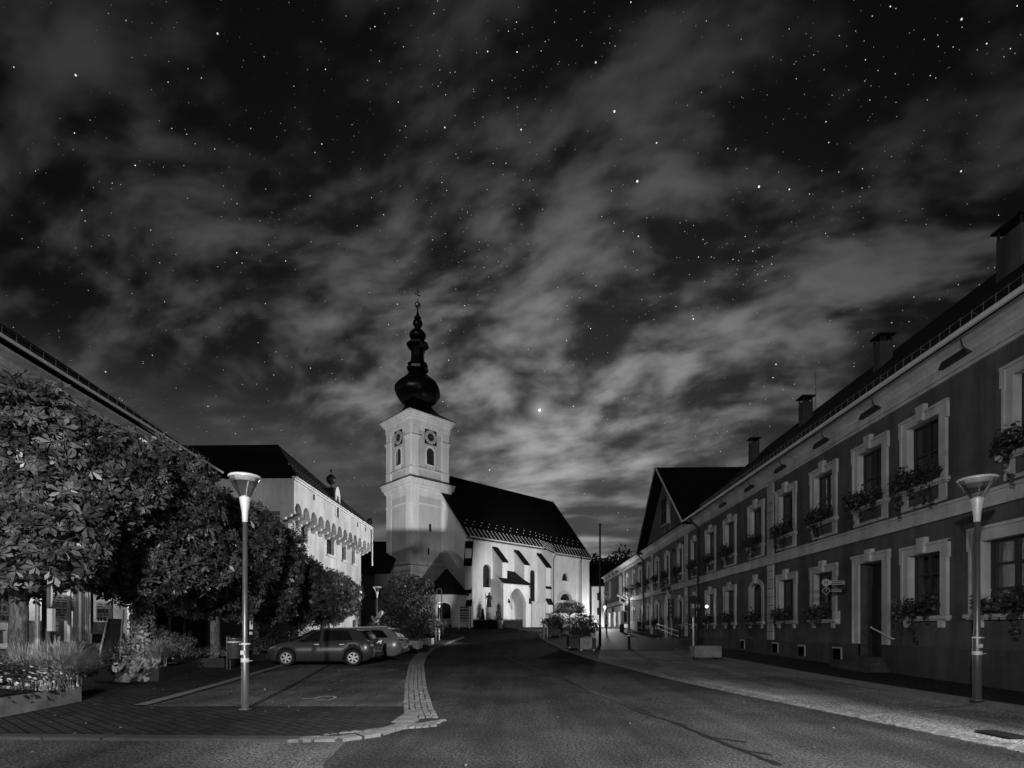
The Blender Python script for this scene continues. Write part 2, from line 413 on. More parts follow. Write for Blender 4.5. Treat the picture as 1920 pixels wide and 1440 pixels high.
def part(name, mb, material, parent, smooth=False, world=True, loc=None, rz=0.0, recalc=True):
    me = mb if isinstance(mb, bpy.types.Mesh) else mk_mesh(name, mb, material, smooth, recalc)
    o = link(bpy.data.objects.new(name, me), parent)
    if loc is not None: o.location = loc; o.rotation_euler = (0, 0, rz)
    elif world:
        # undo the location of the ancestors: mesh is written in world coordinates
        p = parent; off = Vector((0, 0, 0))
        while p: off += Vector(p.location); p = p.parent
        o.location = -off
    return o
def part_split(name, mb, material, parent, recalc=True, pad=.03):
    """one part per connected piece of the mesh builder (pieces that touch stay together)."""
    fs = [list(f) for f in mb.f]; V = np.array(mb.v); F = [(V[f].min(0) - pad, V[f].max(0) + pad) for f in fs]; n = len(fs); par = list(range(n))
    def find(i):
        while par[i] != i: par[i] = par[par[i]]; i = par[i]
        return i
    vmap = {}
    for i, f in enumerate(fs):
        for v in f:
            if v in vmap: par[find(i)] = find(vmap[v])
            else: vmap[v] = i
    isl = {}
    for i in range(n): isl.setdefault(find(i), []).append(i)
    boxes = [(np.min([F[i][0] for i in g], 0), np.max([F[i][1] for i in g], 0), g) for g in isl.values()]
    p2 = list(range(len(boxes)))
    def f2(i):
        while p2[i] != i: i = p2[i]
        return i
    for i in range(len(boxes)):
        for j in range(i):
            if (boxes[i][0] <= boxes[j][1]).all() and (boxes[j][0] <= boxes[i][1]).all(): p2[f2(i)] = f2(j)
    gr = {}
    for i, b in enumerate(boxes): gr.setdefault(f2(i), []).extend(b[2])
    out = []
    for g in gr.values():
        m = MB(); mp = {}
        for i in g:
            for v in fs[i]:
                if v not in mp: mp[v] = len(m.v); m.v.append(tuple(mb.v[v]))
            m.f.append(tuple(mp[v] for v in fs[i]))
        out.append(part(name, m, material, parent, recalc=recalc))
    return out
def tag(o, label=None, cat=None, group=None, kind=None):
    if label: o['label'] = label
    if cat: o['category'] = cat
    if group: o['group'] = group
    if kind: o['kind'] = kind
    return o
def thing(name, label, cat, loc=(0, 0, 0), group=None, rz=0.0, scale=None):
    o = link(bpy.data.objects.new(name, None)); o.empty_display_size = 0.3
    o.location = loc; o.rotation_euler = (0, 0, rz)
    if scale: o.scale = scale
    return tag(o, label, cat, group)
def solo(name, mb, material, label, cat, group=None, smooth=False):
    me = mb if isinstance(mb, bpy.types.Mesh) else mk_mesh(name, mb, material, smooth)
    return tag(link(bpy.data.objects.new(name, me)), label, cat, group)
def struct(name, mb, material, smooth=False, kind='structure'):
    me = mb if isinstance(mb, bpy.types.Mesh) else mk_mesh(name, mb, material, smooth)
    return tag(link(bpy.data.objects.new(name, me)), kind=kind)
def copy_tree(o, parent=None):
    c = o.copy(); COL.objects.link(c); c.parent = parent
    for ch in list(o.children): copy_tree(ch, c)
    return c
ORD = ['first', 'second', 'third', 'fourth', 'fifth', 'sixth', 'seventh', 'eighth', 'ninth', 'tenth', 'eleventh', 'twelfth', 'thirteenth', 'fourteenth']
def text_mesh(name, s, size, depth, material):
    c = bpy.data.curves.new(name, 'FONT'); c.body = s; c.size = size; c.extrude = depth; c.align_x = 'CENTER'; c.align_y = 'CENTER'
    c.resolution_u = 3
    o = bpy.data.objects.new(name, c); COL.objects.link(o)
    bpy.context.view_layer.update()
    dg = bpy.context.evaluated_depsgraph_get()
    me = bpy.data.meshes.new_from_object(o.evaluated_get(dg))
    bpy.data.objects.remove(o); me.name = name; me.materials.clear(); me.materials.append(material)
    # stand it up: text x -> x, text y -> z
    me.transform(Matrix.Rotation(R(90), 4, 'X'))
    return me

# ------------------------------------------------------------------ ground shape
GK = [(-60, 0), (10, 0.0), (15, 0.06), (20.5, .2), (32, .43), (40, .66), (46, .90), (50, 1.18), (54, 1.50), (58, 1.78), (62, 1.90), (70, 1.95), (100, 2.0), (2000, 2.0)]
gx = np.array([k[0] for k in GK], float); gy = np.array([k[1] for k in GK], float)
_yy = np.arange(-60, 200, 0.5); _gz = np.interp(_yy, gx, gy)
_gz = np.convolve(np.pad(_gz, 4, mode='edge'), np.ones(9) / 9, mode='valid')
def G(x, y): return float(np.interp(y, _yy, _gz)) if y < 199 else 2.0
def bisect_ground(px, py, dz=0.0):
    """world point where the view ray of a photo pixel meets the ground."""
    u = (px - 960) / FPX; w = (1180 - py) / FPX; y = 3.0
    while y < 150:
        if H + w * y <= G(u * y, y) + dz: return (u * y, y)
        y += 0.02
    return (u * y, y)
def interp(pts, y): return float(np.interp(y, [p[0] for p in pts], [p[1] for p in pts]))
def strip(fl, fr, y0, y1, dz, step=0.5, nx=3):
    mb = MB(); ys = np.arange(y0, y1 + 1e-6, step); rows = []
    for y in ys:
        a, b = fl(y), fr(y)
        rows.append([(a + (b - a) * i / nx, y, G(0, y) + dz) for i in range(nx + 1)])
    pts = [p for r in rows for p in r]; fs = []
    for i in range(len(rows) - 1):
        for j in range(nx):
            k = i * (nx + 1) + j; fs.append((k, k + 1, k + nx + 2, k + nx + 1))
    mb.add(pts, fs); return mb

# base ground to the horizon
mb = MB(); ys = list(np.arange(-40, 100, 1.0)) + [110, 140, 200, 400, 900, 2500]; xs = [-1500, -400, -120, -60, -30, -15, -8, 0, 8, 15, 30, 60, 120, 400, 1500]
pts = [(x, y, G(x, y) - 0.05) for y in ys for x in xs]; fs = []
for i in range(len(ys) - 1):
    for j in range(len(xs) - 1):
        k = i * len(xs) + j; fs.append((k, k + 1, k + len(xs) + 1, k + len(xs)))
mb.add(pts, fs); struct('ground', mb, M_GROUND)

XL = [(9.1, -1.2), (11, -1.65), (14.8, -2.4), (21, -3.5), (26, -4.2), (31, -4.6), (40, -4.5), (45.5, -4.1), (47, -4.4), (49, -5.5), (51, -8), (53, -14), (56, -30), (62, -60)]
XR = [(-20, 7.9), (0, 7.3), (7, 6.85), (9.9, 6.35), (17, 4.75), (24, 3.6), (31.8, 2.95), (40, 2.6), (48, 2.35), (50, 2.6), (53, 4.2), (56, 8), (60, 20), (66, 30)]
XK = [(-20, 10.6), (10.7, 10.05), (18, 9.6), (24, 9.5), (32, 9.5)]
def fXL(y): return interp(XL, y) if y >= 9.1 else -40.0
def fXR(y): return interp(XR, y)
def fXK(y): return interp(XK, y)
struct('road', strip(lambda y: -40.0, fXR, -38, 8.0, 0.0, 1.0), M_ASPH)
road2 = strip(lambda y: max(-40, np.interp(y, [7.95, 8.6, 9.1, 9.2], [-2.6, -1.9, -1.2, -1.25])) if y < 9.2 else fXL(y), fXR, 8.0, 66, 0.0, 0.25)
struct('road', road2, M_ASPH)
# older, paler asphalt of the side lane at the bottom left
mb = MB(); mb.add([(-14, 2.0, .004), (-1.35, 2.0, .004), (-1.75, 5.2, .004), (-2.3, 6.4, .004), (-2.45, 7.93, .004), (-14, 7.93, .004)], [(0, 1, 2, 3, 4, 5)]); struct('road', mb, M_PARK)
# parking bay on the right
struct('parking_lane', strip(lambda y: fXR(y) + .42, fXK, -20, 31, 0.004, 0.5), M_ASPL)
# plaza behind it
def fplR(y): return 12.0 + .025 * y
struct('plaza', strip(lambda y: fXR(y) + .34, fplR, 31.0, 50, 0.03, 0.5), M_PLAZA)
struct('plaza', strip(lambda y: min(fXR(y) + .34, 22), lambda y: max(26, fXR(y)+3), 50.0, 66, 0.03, 0.5), M_PLAZA)
# pavement under the right-hand houses
struct('pavement', strip(lambda y: fXK(y) + .14, fplR, -20, 31, 0.12, 0.5), M_PAVE)
mb = strip(lambda y: fXK(y), lambda y: fXK(y) + .14, -20, 31, 0.125, 0.5, 1)
for y0 in np.arange(-20, 31, 0.5):
    a, b = fXK(y0), fXK(y0 + .5); mb.add([(a, y0, G(0, y0) - .02), (b, y0 + .5, G(0, y0 + .5) - .02), (b, y0 + .5, G(0, y0 + .5) + .125), (a, y0, G(0, y0) + .125)], [(0, 1, 2, 3)])
struct('kerb', mb, M_STONE)
# left: paving, parking asphalt
XP = [(11.0, -7.75), (20.6, -8.95), (32, -9.6)]
def fXP(y): return interp(XP, y)
struct('pavement', strip(lambda y: -60.0, lambda y: -2.0 if y < 10.2 else (fXP(y) - .12 if y > 11.1 else -2.0), 8.1, 11.1, 0.02, 0.1, 4), M_PAVE)
struct('pavement', strip(lambda y: -60.0, lambda y: fXP(y) - .2, 11.1, 49, 0.02, 0.5, 4), M_PAVE)
struct('parking_lot', strip(lambda y: fXP(y), lambda y: fXL(y) - .62, 11.12, 28.5, 0.012, 0.5, 4), M_PARK)
struct('pavement', strip(lambda y: fXP(y), lambda y: fXL(y) - .62 if y < 28.5 else fXL(y)-.2, 28.5, 50, 0.06, 0.5, 4), M_PAVE)
struct('kerb', strip(lambda y: fXP(y) - .2, lambda y: fXP(y) + .08, 11.1, 22, 0.045, 0.5, 1), M_STONE)

def stones(mb, path, w, l, h, gap=0.02, jit=0.012, rows=1, n0=0):
    """rows of little blocks along a polyline path of (x,y)."""
    seg = []; L = 0
    for i in range(len(path) - 1):
        d = math.dist(path[i], path[i + 1]); seg.append((L, L + d, path[i], path[i + 1])); L += d
    for r in range(rows):
        t = random.uniform(0, l)
        while t < L - l * .4:
            ll = l * random.uniform(.8, 1.2)
            for s0, s1, a, b in seg:
                if s0 <= t < s1:
                    f = (t - s0) / (s1 - s0); x = a[0] + (b[0] - a[0]) * f; y = a[1] + (b[1] - a[1]) * f
                    dx, dy = (b[0] - a[0]) / (s1 - s0), (b[1] - a[1]) / (s1 - s0); nx, ny = -dy, dx
                    off = (r - (rows - 1) / 2) * (w + gap)
                    cx, cy = x + nx * off, y + ny * off; z = G(cx, cy) + h + random.uniform(-jit, jit) * .5
                    a1 = (ll - gap) / 2; b1 = w / 2 + random.uniform(-jit, jit) * .3
                    q = []
                    for k, (sa, sb) in enumerate([(-1, -1), (1, -1), (1, 1), (-1, 1)]):
                        q.append((cx + dx * sa * a1 + nx * sb * b1 + random.uniform(-jit, jit) * .6, cy + dy * sa * a1 + ny * sb * b1 + random.uniform(-jit, jit) * .6))
                    c = [(cx + (p[0] - cx) * .82, cy + (p[1] - cy) * .82) for p in q]
                    zt = z + random.uniform(-jit, jit) * .5
                    mb.add([(p[0], p[1], z - .09) for p in q] + [(p[0], p[1], zt - .012) for p in q] + [(p[0], p[1], zt) for p in c],
                           [(4, 5, 9, 8), (5, 6, 10, 9), (6, 7, 11, 10), (7, 4, 8, 11), (8, 9, 10, 11), (0, 1, 5, 4), (1, 2, 6, 5), (2, 3, 7, 6), (3, 0, 4, 7)])
                    break
            t += ll
    return mb
# cobbled gutter between parking lot and road
gp = [(fXL(y) - .31, y) for y in np.arange(9.7, 31, .5)]
mb = MB(); stones(mb, gp, .105, .13, .035, .018, rows=5); struct('cobbled_gutter', mb, M_COBB)
struct('gutter_bed', strip(lambda y: fXL(y) - .64, lambda y: fXL(y) + .02, 9.15, 31, 0.006, 0.5, 1), M_JOINT)
mb = MB()
for k in range(7):
    stones(mb, [(-3.0 + .2 * k, 8.12 + .12 * k), (-1.3 + .02 * k, 8.95 + .1 * k)], .1, .12, .03, .016)
struct('cobbled_gutter', mb, M_COBB)
mb = MB(); mb.add([(-3.2, 8.0, .008), (-1.2, 8.9, .008), (-1.15, 9.3, .008), (-1.7, 9.8, .008), (-2.4, 9.6, .008)], [(0, 1, 2, 3, 4)]); struct('gutter_bed', mb, M_JOINT)
mb = MB(); gr = [(fXR(y) + .2, y) for y in np.arange(-2, 31, .5)]
stones(mb, gr, .12, .15, .022, .018, rows=3); struct('cobbled_gutter', mb, M_COBB)
struct('gutter_bed', strip(fXR, lambda y: fXR(y) + .42, -20, 31, 0.008, 0.5, 1), M_JOINT)
mb = MB(); stones(mb, [(6.75, 10.05), (9.9, 11.3)], .16, .3, .02, .02); struct('cobbled_gutter', mb, M_COBB)
# far kerbs
mb = MB(); stones(mb, [(fXL(y) - .12, y) for y in np.arange(31, 53, .5)], .24, .9, .11, .01, .004)
stones(mb, [(fXR(y) + .16, y) for y in np.arange(31, 58, .5)], .22, .9, .07, .01, .004); struct('kerb', mb, M_STONE)
# big kerb stones along the corner at bottom left
kp = [bisect_ground(*p) for p in [(0, 1384), (200, 1386), (560, 1389)]]
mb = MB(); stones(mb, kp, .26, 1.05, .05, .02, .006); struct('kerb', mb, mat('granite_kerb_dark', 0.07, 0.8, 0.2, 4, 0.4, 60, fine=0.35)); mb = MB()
kp2 = [bisect_ground(*p) for p in [(560, 1389), (640, 1388), (700, 1380), (745, 1366), (775, 1350)]]
stones(mb, kp2, .27, .36, .05, .025, .01)
kp3 = [bisect_ground(*p) for p in [(775, 1352), (772, 1340)]]
stones(mb, [(-1.95, 9.3), (-1.9, 10.5)], .3, .5, .045, .02, .006)
struct('kerb', mb, M_STONE)
# tar seams and cracks
def seam(path, w, dz=.010, jit=0.0):
    mb = MB(); P = []
    for i in range(len(path) - 1):
        a, b = path[i], path[i + 1]; n = max(2, int(math.dist(a, b) / .15))
        for k in range(n): P.append((a[0] + (b[0] - a[0]) * k / n + random.uniform(-jit, jit), a[1] + (b[1] - a[1]) * k / n))
    P.append(path[-1]); pts = []; fs = []
    for i, p in enumerate(P):
        q = P[min(i + 1, len(P) - 1)]; o = P[max(i - 1, 0)]; dx, dy = q[0] - o[0], q[1] - o[1]; l = math.hypot(dx, dy) or 1
        ww = w * random.uniform(.6, 1.3) / 2 if jit else w / 2
        for sg in (-1, 1): x = p[0] - dy / l * ww * sg; y = p[1] + dx / l * ww * sg; pts.append((x, y, G(x, y) + dz))
        if i: k = 2 * i; fs.append((k - 2, k - 1, k + 1, k))
    mb.add(pts, fs); return mb
def gp_(*pl): return [bisect_ground(*p) for p in pl]
mb = seam(gp_((1462, 1436), (1390, 1407), (1330, 1383), (1255, 1352), (1200, 1335), (1130, 1305), (1060, 1275), (990, 1250), (945, 1230)), .085, .008, .022)
mb.v += []; m2 = [seam(gp_((1255, 1352), (1290, 1362)), .05, .009, .01), seam(gp_((1330, 1383), (1400, 1393)), .05, .009, .01), seam(gp_((1390, 1407), (1450, 1417)), .05, .009, .01), seam(gp_((1170, 1323), (1208, 1331)), .04, .009, .01)]
for q in m2:
    k = len(mb.v); mb.v += q.v; mb.f += [tuple(i + k for i in f) for f in q.f]
struct('road_crack', mb, M_TAR)
mb = MB()
for pl in ([(275, 1272), (768, 1272)], [(330, 1294), (768, 1294)], [(360, 1272), (380, 1271)]):
    q = seam(gp_(*pl), .035, .022, .012); k = len(mb.v); mb.v += q.v; mb.f += [tuple(i + k for i in f) for f in q.f]
struct('asphalt_joint', mb, M_TAR)
mb = MB()
for pl in ([(648, 1256.5), (672, 1256.5)], [(723, 1257), (747, 1257)], [(1010, 1230), (1090, 1238)] if 0 else [(575, 1256), (590, 1256)]):
    q = seam(gp_(*pl), .09, .022, 0); k = len(mb.v); mb.v += q.v; mb.f += [tuple(i + k for i in f) for f in q.f]
loop = [(566, 1312), (590, 1311), (600, 1308), (625, 1307), (630, 1310), (615, 1315), (592, 1314)]
q = seam(gp_(*loop), .06, .022, .004); k = len(mb.v); mb.v += q.v; mb.f += [tuple(i + k for i in f) for f in q.f]
struct('parking_marking', mb, M_PAINT)
mb = MB()
for pl in ([(1345, 1272), (1480, 1266)], [(1170, 1233), (1232, 1241)], [(1280, 1252), (1345, 1262)]):
    q = seam(gp_(*pl), .1, .02, 0); k = len(mb.v); mb.v += q.v; mb.f += [tuple(i + k for i in f) for f in q.f]
struct('parking_marking', mb, M_PAINT)
# drain grate in the right gutter
gl = gp_((1828, 1374), (1895, 1388)); fr = Frame(gl[0][0], gl[0][1], gl[1][0] - gl[0][0], gl[1][1] - gl[0][1], -(gl[1][1] - gl[0][1]), gl[1][0] - gl[0][0])
mb = MB(fr); LL = math.dist(*gl); mb.box(0, LL, -.02, .30, .028, .034)
for k in range(12):
    s = LL * (k + .5) / 12; mb.box(s - .012, s + .03, -.02, .30, .034, .05)
t = solo('drain_grate', mb, M_METALD, 'dark slotted drain grate in the pale cobbled gutter on the right', 'drain grate')

# ------------------------------------------------------------------ foliage helpers
def rot_from(nrm, spin):
    """orthonormal frames for unit normals (n,3)."""
    n = nrm / np.linalg.norm(nrm, axis=1, keepdims=True)
    ref = np.where(np.abs(n[:, 2:3]) > .95, np.array([[1., 0, 0]]), np.array([[0., 0, 1]]))
    u = np.cross(ref, n); u /= np.linalg.norm(u, axis=1, keepdims=True); w = np.cross(n, u)
    c, s = np.cos(spin)[:, None], np.sin(spin)[:, None]
    return u * c + w * s, w * c - u * s, n
def leaf_quads(C, N, size, spin=None, aspect=.5, droop=.25):
    """pointed leaves: C centres, N normals."""
    n = len(C); spin = rng.uniform(0, 6.28, n) if spin is None else spin
    U, W, Nn = rot_from(N, spin); s = (size * rng.uniform(.6, 1.25, n))[:, None] if np.isscalar(size) else size[:, None]
    tip = C + U * s * .5 - Nn * s * droop; base = C - U * s * .5
    mid = C + U * s * .08; l = mid + W * s * aspect * .5 - Nn * s * .06; r = mid - W * s * aspect * .5 - Nn * s * .06
    return np.stack([base, l, tip, r], 1).reshape(-1, 3)
def palmate(C, N, size, k=6):
    """horse-chestnut leaves: k leaflets fanned from one point."""
    n = len(C); U, W, Nn = rot_from(N, rng.uniform(0, 6.28, n)); s = (size * rng.uniform(.75, 1.2, n))[:, None]; out = []
    for j in range(k):
        a = (j - (k - 1) / 2) * (2 * math.pi / (k + 1.2)) + rng.normal(0, .08, n)
        ln = s * (1.0 - .1 * abs(j - (k - 1) / 2)) * rng.uniform(.9, 1.1, n)[:, None]
        D = U * np.cos(a)[:, None] + W * np.sin(a)[:, None]; S = W * np.cos(a)[:, None] - U * np.sin(a)[:, None]
        dr = rng.uniform(.05, .5, n)[:, None]
        base = C + D * ln * .04; mid = C + D * ln * .66 - Nn * ln * dr * .35; tip = C + D * ln - Nn * ln * dr
        hw = ln * .20; up = Nn * ln * -.05
        out.append(np.stack([base, mid + S * hw + up, tip, mid - S * hw + up], 1).reshape(-1, 3))
    return np.concatenate(out)
def crown_points(n, c, r, lump=.25, seed=0, box=2.0, shell=.55, lo=-1.0):
    """points in a lumpy super-ellipsoid, mostly near its surface, with outward normals."""
    g = np.random.default_rng(seed); D = g.normal(size=(n * 2, 3)); D /= np.linalg.norm(D, axis=1, keepdims=True)
    D = D[D[:, 2] > lo][:n]; n = len(D)
    k = (np.abs(D) ** (box * 1.0)).sum(1) ** (-1 / box)        # box 2 = ellipsoid, larger = boxier
    ph = g.uniform(0, 6.28, (5, 3)); fq = g.uniform(2, 5, (5, 3)); l = np.zeros(n)
    for a, b in zip(ph, fq): l += np.sin(D[:, 0] * b[0] + a[0]) * np.sin(D[:, 1] * b[1] + a[1]) * np.sin(D[:, 2] * b[2] + a[2])
    cl = g.normal(size=(70, 3)); cl /= np.linalg.norm(cl, axis=1, keepdims=True)
    near = (D @ cl.T).max(1)
    rad = (shell + (1 - shell) * g.uniform(0, 1, n) ** .5) * k * (1 + lump * .35 * l + lump * .9 * (near - .93) * 4)
    P = D * rad[:, None] * np.array(r) + np.array(c); N = D / np.array(r) + g.normal(0, .35, (n, 3)); N[:, 2] += .35 / np.mean(r)
    return P, N

def tree_trunk(mb, base, h, r0, r1, lean=(0, 0), limbs=5, spread=1.2, top=2.0, seed=1):
    g = random.Random(seed); path = []; n = 7
    for i in range(n):
        t = i / (n - 1); path.append((base[0] + lean[0] * t + g.uniform(-.03, .03), base[1] + lean[1] * t + g.uniform(-.03, .03), base[2] - .1 + (h + .1) * t))
    mb.tube(path, [r0 * (1.35 if i == 0 else 1) + (r1 - r0) * i / (n - 1) for i in range(n)], 10)
    for k in range(limbs):
        a = 6.28 * k / limbs + g.uniform(-.4, .4); L = g.uniform(.7, 1.1); p0 = Vector(path[-1]) - Vector((0, 0, g.uniform(0, .4)))
        p1 = p0 + Vector((math.cos(a) * spread * .45 * L, math.sin(a) * spread * .45 * L, top * .35 * L)); p2 = p0 + Vector((math.cos(a) * spread * L, math.sin(a) * spread * L, top * L))
        mb.tube([p0, p1, p2], [r1 * .7, r1 * .42, r1 * .12], 6)
        for q in range(2):
            aa = a + g.uniform(-1, 1); p3 = p1 + Vector((math.cos(aa) * spread * .5, math.sin(aa) * spread * .5, g.uniform(.2, .7) * top * .5)); mb.tube([p1, p3], [r1 * .3, r1 * .07], 5)

# ------------------------------------------------------------------ chestnut row on the left
TREES = [(-11.6, 12.4, 7.35, 2.6, 2.5, 'nearest chestnut tree of the clipped row, cut by the left edge of the picture'),
         (-11.55, 16.5, 7.2, 2.45, 2.5, 'chestnut tree of the row with thick ivy-clad trunk rising from the dark planter'),
         (-11.7, 20.8, 7.0, 2.3, 2.15, 'chestnut tree standing left of the litter bin, between ivy-clad trunk and lamp post'),
         (-11.85, 24.6, 6.75, 2.0, 2.1, 'chestnut tree just right of the near left lamp post, behind the bonnet of the hatchback'),
         (-11.8, 28.6, 5.7, 2.0, 2.1, 'lower chestnut tree rising above the roof of the dark hatchback'),
         (-11.5, 32.2, 5.15, 2.1, 2.0, 'last and smallest chestnut tree of the row, in front of the floodlit town hall wall')]
for i, (tx, ty, top, rad, bot, lab) in enumerate(TREES):
    gz = G(tx, ty); t = thing('chestnut_tree', lab, 'tree', (tx, ty, gz), 'clipped chestnut trees in a row along the shop fronts')
    mb = MB(); tree_trunk(mb, (tx, ty, gz), 2.4, .27 if i == 1 else .2, .17, limbs=6, spread=1.3, top=(top - 2.6) * .8, seed=i)
    part('trunk', mb, M_BARK, t, smooth=True)
    cz = (top + bot) / 2; rz = (top - bot) / 2
    n = 7200 if i < 2 else (5600 if i < 4 else 4000)
    P, N = crown_points(n, (tx, ty, cz), (rad * .95, 2.1, rz * .95), .26, 40 + i, box=2.6, shell=.5)
    N += rng.normal(0, .5, N.shape) * np.linalg.norm(N, axis=1, keepdims=True); V = palmate(P, N, rng.uniform(.15, .30, len(P)), 6)
    sh = MB(); g_ = random.Random(i)
    for q in range(46):
        j = g_.randrange(len(P)); p_ = P[j]; d_ = np.array([p_[0] - tx, (p_[1] - ty), p_[2] - cz]); d_ /= np.linalg.norm(d_); sh.tube([tuple(p_ - d_ * .7), tuple(p_ - d_ * .2 + np.array([0, 0, .05])), tuple(p_ + d_ * .12 + np.array([0, 0, .16]))], [.02, .012, .006], 5)
    part('twig', sh, M_BARK, t)['kind'] = 'stuff'
    part('crown', np_mesh('crown', V, M_LEAF), None, t)
    if i == 1:
        m = 1400; a = rng.uniform(0, 6.28, m); zz = rng.uniform(.2, 2.3, m) ** 1.0; rr = .29 + rng.uniform(0, .10, m) * (1 + (zz < 1.2))
        P = np.stack([tx + np.cos(a) * rr, ty + np.sin(a) * rr, gz + zz], 1); N = np.stack([np.cos(a), np.sin(a), .3 + 0 * a], 1)
        part('ivy', np_mesh('ivy', leaf_quads(P, N, .085, aspect=.8), M_LEAFL), None, t)

# ------------------------------------------------------------------ facade helpers
def wall_cells(mb, s0, s1, z0, z1, holes, n=0.0, z0f=None):
    """wall sheet with rectangular holes."""
    S = sorted({s0, s1} | {h[0] for h in holes} | {h[1] for h in holes}); Z = sorted({z0, z1} | {h[2] for h in holes} | {h[3] for h in holes})
    S = [s for s in S if s0 <= s <= s1]; Z = [z for z in Z if z0 <= z <= z1]
    for a, b in zip(S, S[1:]):
        for c, d in zip(Z, Z[1:]):
            if any(h[0] - 1e-6 <= a and b <= h[1] + 1e-6 and h[2] - 1e-6 <= c and d <= h[3] + 1e-6 for h in holes): continue
            mb.poly([(a, n, c), (b, n, c), (b, n, d), (a, n, d)])
    return mb
def arc_pts(w, h_rise, n=10, pointed=False):
    """upper outline of an arch of width w and rise, from +w/2 to -w/2 relative to the springing."""
    out = []
    for i in range(n + 1):
        a = math.pi * i / n
        x = math.cos(a) * w / 2
        z = math.sin(a) * h_rise if not pointed else h_rise * (1 - (abs(x) / (w / 2)) ** 1.6) ** .75
        out.append((x, z))
    return out
WIN = {}
CURT = {'upA': (1.28, 1.9), 'gdA': (1.28, 1.86), 'gdA_arch': (1.28, 1.96), 'shopA': (3.0, 1.9), 'upB': (1.0, 1.85), 'gdB': (1.05, 1.8)}
def window_meshes(key, w, h, rise=0.0, style='A', depth=.28, panes=(2, 3), mullion=.045, apron=0.0, trim=.25, pointed=False, trimmat=None):
    """meshes centred on the opening's bottom middle: x along wall, y outward, z up."""
    if key in WIN: return WIN[key]
    trimmat = trimmat or M_TRIM
    hs = h - rise        # springing height
    sash = MB(); fw = .075; d0, d1 = -depth - .05, -depth + .02
    out = [(w / 2, 0), (w / 2, hs)] + ([(x, hs + z) for x, z in arc_pts(w, rise, 12, pointed)][1:-1] if rise else []) + [(-w / 2, hs), (-w / 2, 0)]
    if not rise: out = [(w / 2, 0), (w / 2, h), (-w / 2, h), (-w / 2, 0)]
    inn = [(x * (1 - 2 * fw / w), max(fw, z * (1 - fw / h))) for x, z in out]
    sash.ring(out + [out[0]], inn + [inn[0]], 'n', d0, d1)
    nx, nz = panes
    for k in range(1, nx):
        x = -w / 2 + w * k / nx; sash.box(x - mullion, x + mullion, d0, d1 + .012, fw, h - fw - (rise * .15))
    for k in range(1, nz):
        z = hs * k / nz if not rise else h * k / nz
        ww = w / 2 - fw
        sash.box(-ww, ww, d0, d1 + .006, z - mullion * .7, z + mullion * .7)
    pane = MB(); pane.poly([(x, -depth - .01, z) for x, z in inn[::-1]])
    sur = None; sill = None
    if style in 'AB':
        sur = MB()
        # jambs (reveal lining)
        for p, q in zip(out, out[1:]):
            sur.poly([(p[0], .0, p[1]), (q[0], .0, q[1]), (q[0], -depth - .02, q[1]), (p[0], -depth - .02, p[1])])
        sur.poly([(-w / 2, 0, 0), (w / 2, 0, 0), (w / 2, -depth - .02, 0.0), (-w / 2, -depth - .02, 0)])
        if rise:    # spandrels closing the rectangular hole
            ap = [(x, hs + z) for x, z in arc_pts(w, rise, 12, pointed)]
            for p, q in zip(ap, ap[1:]): sur.poly([(p[0], .004, p[1]), (p[0], .004, h + .002), (q[0], .004, h + .002), (q[0], .004, q[1])])
        if style == 'A':
            o2 = [((abs(x) + trim) * (1 if x > 0 else -1) if abs(x) > 1e-6 else 0, z + (trim if z > 0 else 0) if z > hs * .99 or z > 0 else z) for x, z in out]
            if not rise: o2 = [(w / 2 + trim, 0), (w / 2 + trim, h + trim), (-w / 2 - trim, h + trim), (-w / 2 - trim, 0)]
            else:
                s = (w / 2 + trim) / (w / 2); o2 = [(x * s, z if z == 0 else (z + trim * max(0, (z - hs)) / max(rise, .01))) for x, z in out]
            sur.ring(o2, out, 'n', .0, .055)
            if not rise:      # raised outer fillet and ears
                sur.box(w / 2 + trim - .05, w / 2 + trim + .02, .0, .085, 0, h + trim + .03); sur.box(-w / 2 - trim - .02, -w / 2 - trim + .05, .0, .085, 0, h + trim + .03)
                sur.box(-w / 2 - trim - .07, w / 2 + trim + .07, .0, .10, h + trim - .04, h + trim + .04)
                for sg in (-1, 1): sur.box(sg * (w / 2 + trim) - .07, sg * (w / 2 + trim) + .07, .0, .088, h - .22, h + trim + .02)
            kz = h + .02; sur.prism([(-.10, kz), (.10, kz), (.17, kz + trim + .2), (-.17, kz + trim + .2)], 'n', .0, .15)
        sill = MB(); e = w / 2 + trim + .10 if style == 'A' else w / 2 + .12
        sill.box(-e, e, -depth, .17, -.11, -.012); sill.box(-e + .04, e - .04, 0, .11, -.16, -.11)
        if style == 'A' and apron > 0:
            for sg in (-1, 1): sill.box(sg * (w / 2 + .12) - .13, sg * (w / 2 + .12) + .13, 0, .05, -apron, -.16)
            sill.box(-w / 2 - .25, w / 2 + .25, 0, .045, -apron, -apron + .1)
        elif style == 'A':
            for sg in (-1, 1): sill.box(sg * (w / 2 + .05) - .09, sg * (w / 2 + .05) + .09, 0, .09, -.36, -.16)
    ms = [mk_mesh('window', sash, M_WOODD), mk_mesh('pane', pane, M_HGLASS if key in CURT else M_GLASSD, recalc=False),
          mk_mesh('surround', sur, trimmat, recalc=False) if sur else None, mk_mesh('sill', sill, trimmat) if sill else None]
    # inside: pale net curtains behind the glass make the black openings read as windows
    WIN[key] = ms; return ms
_cm = {}
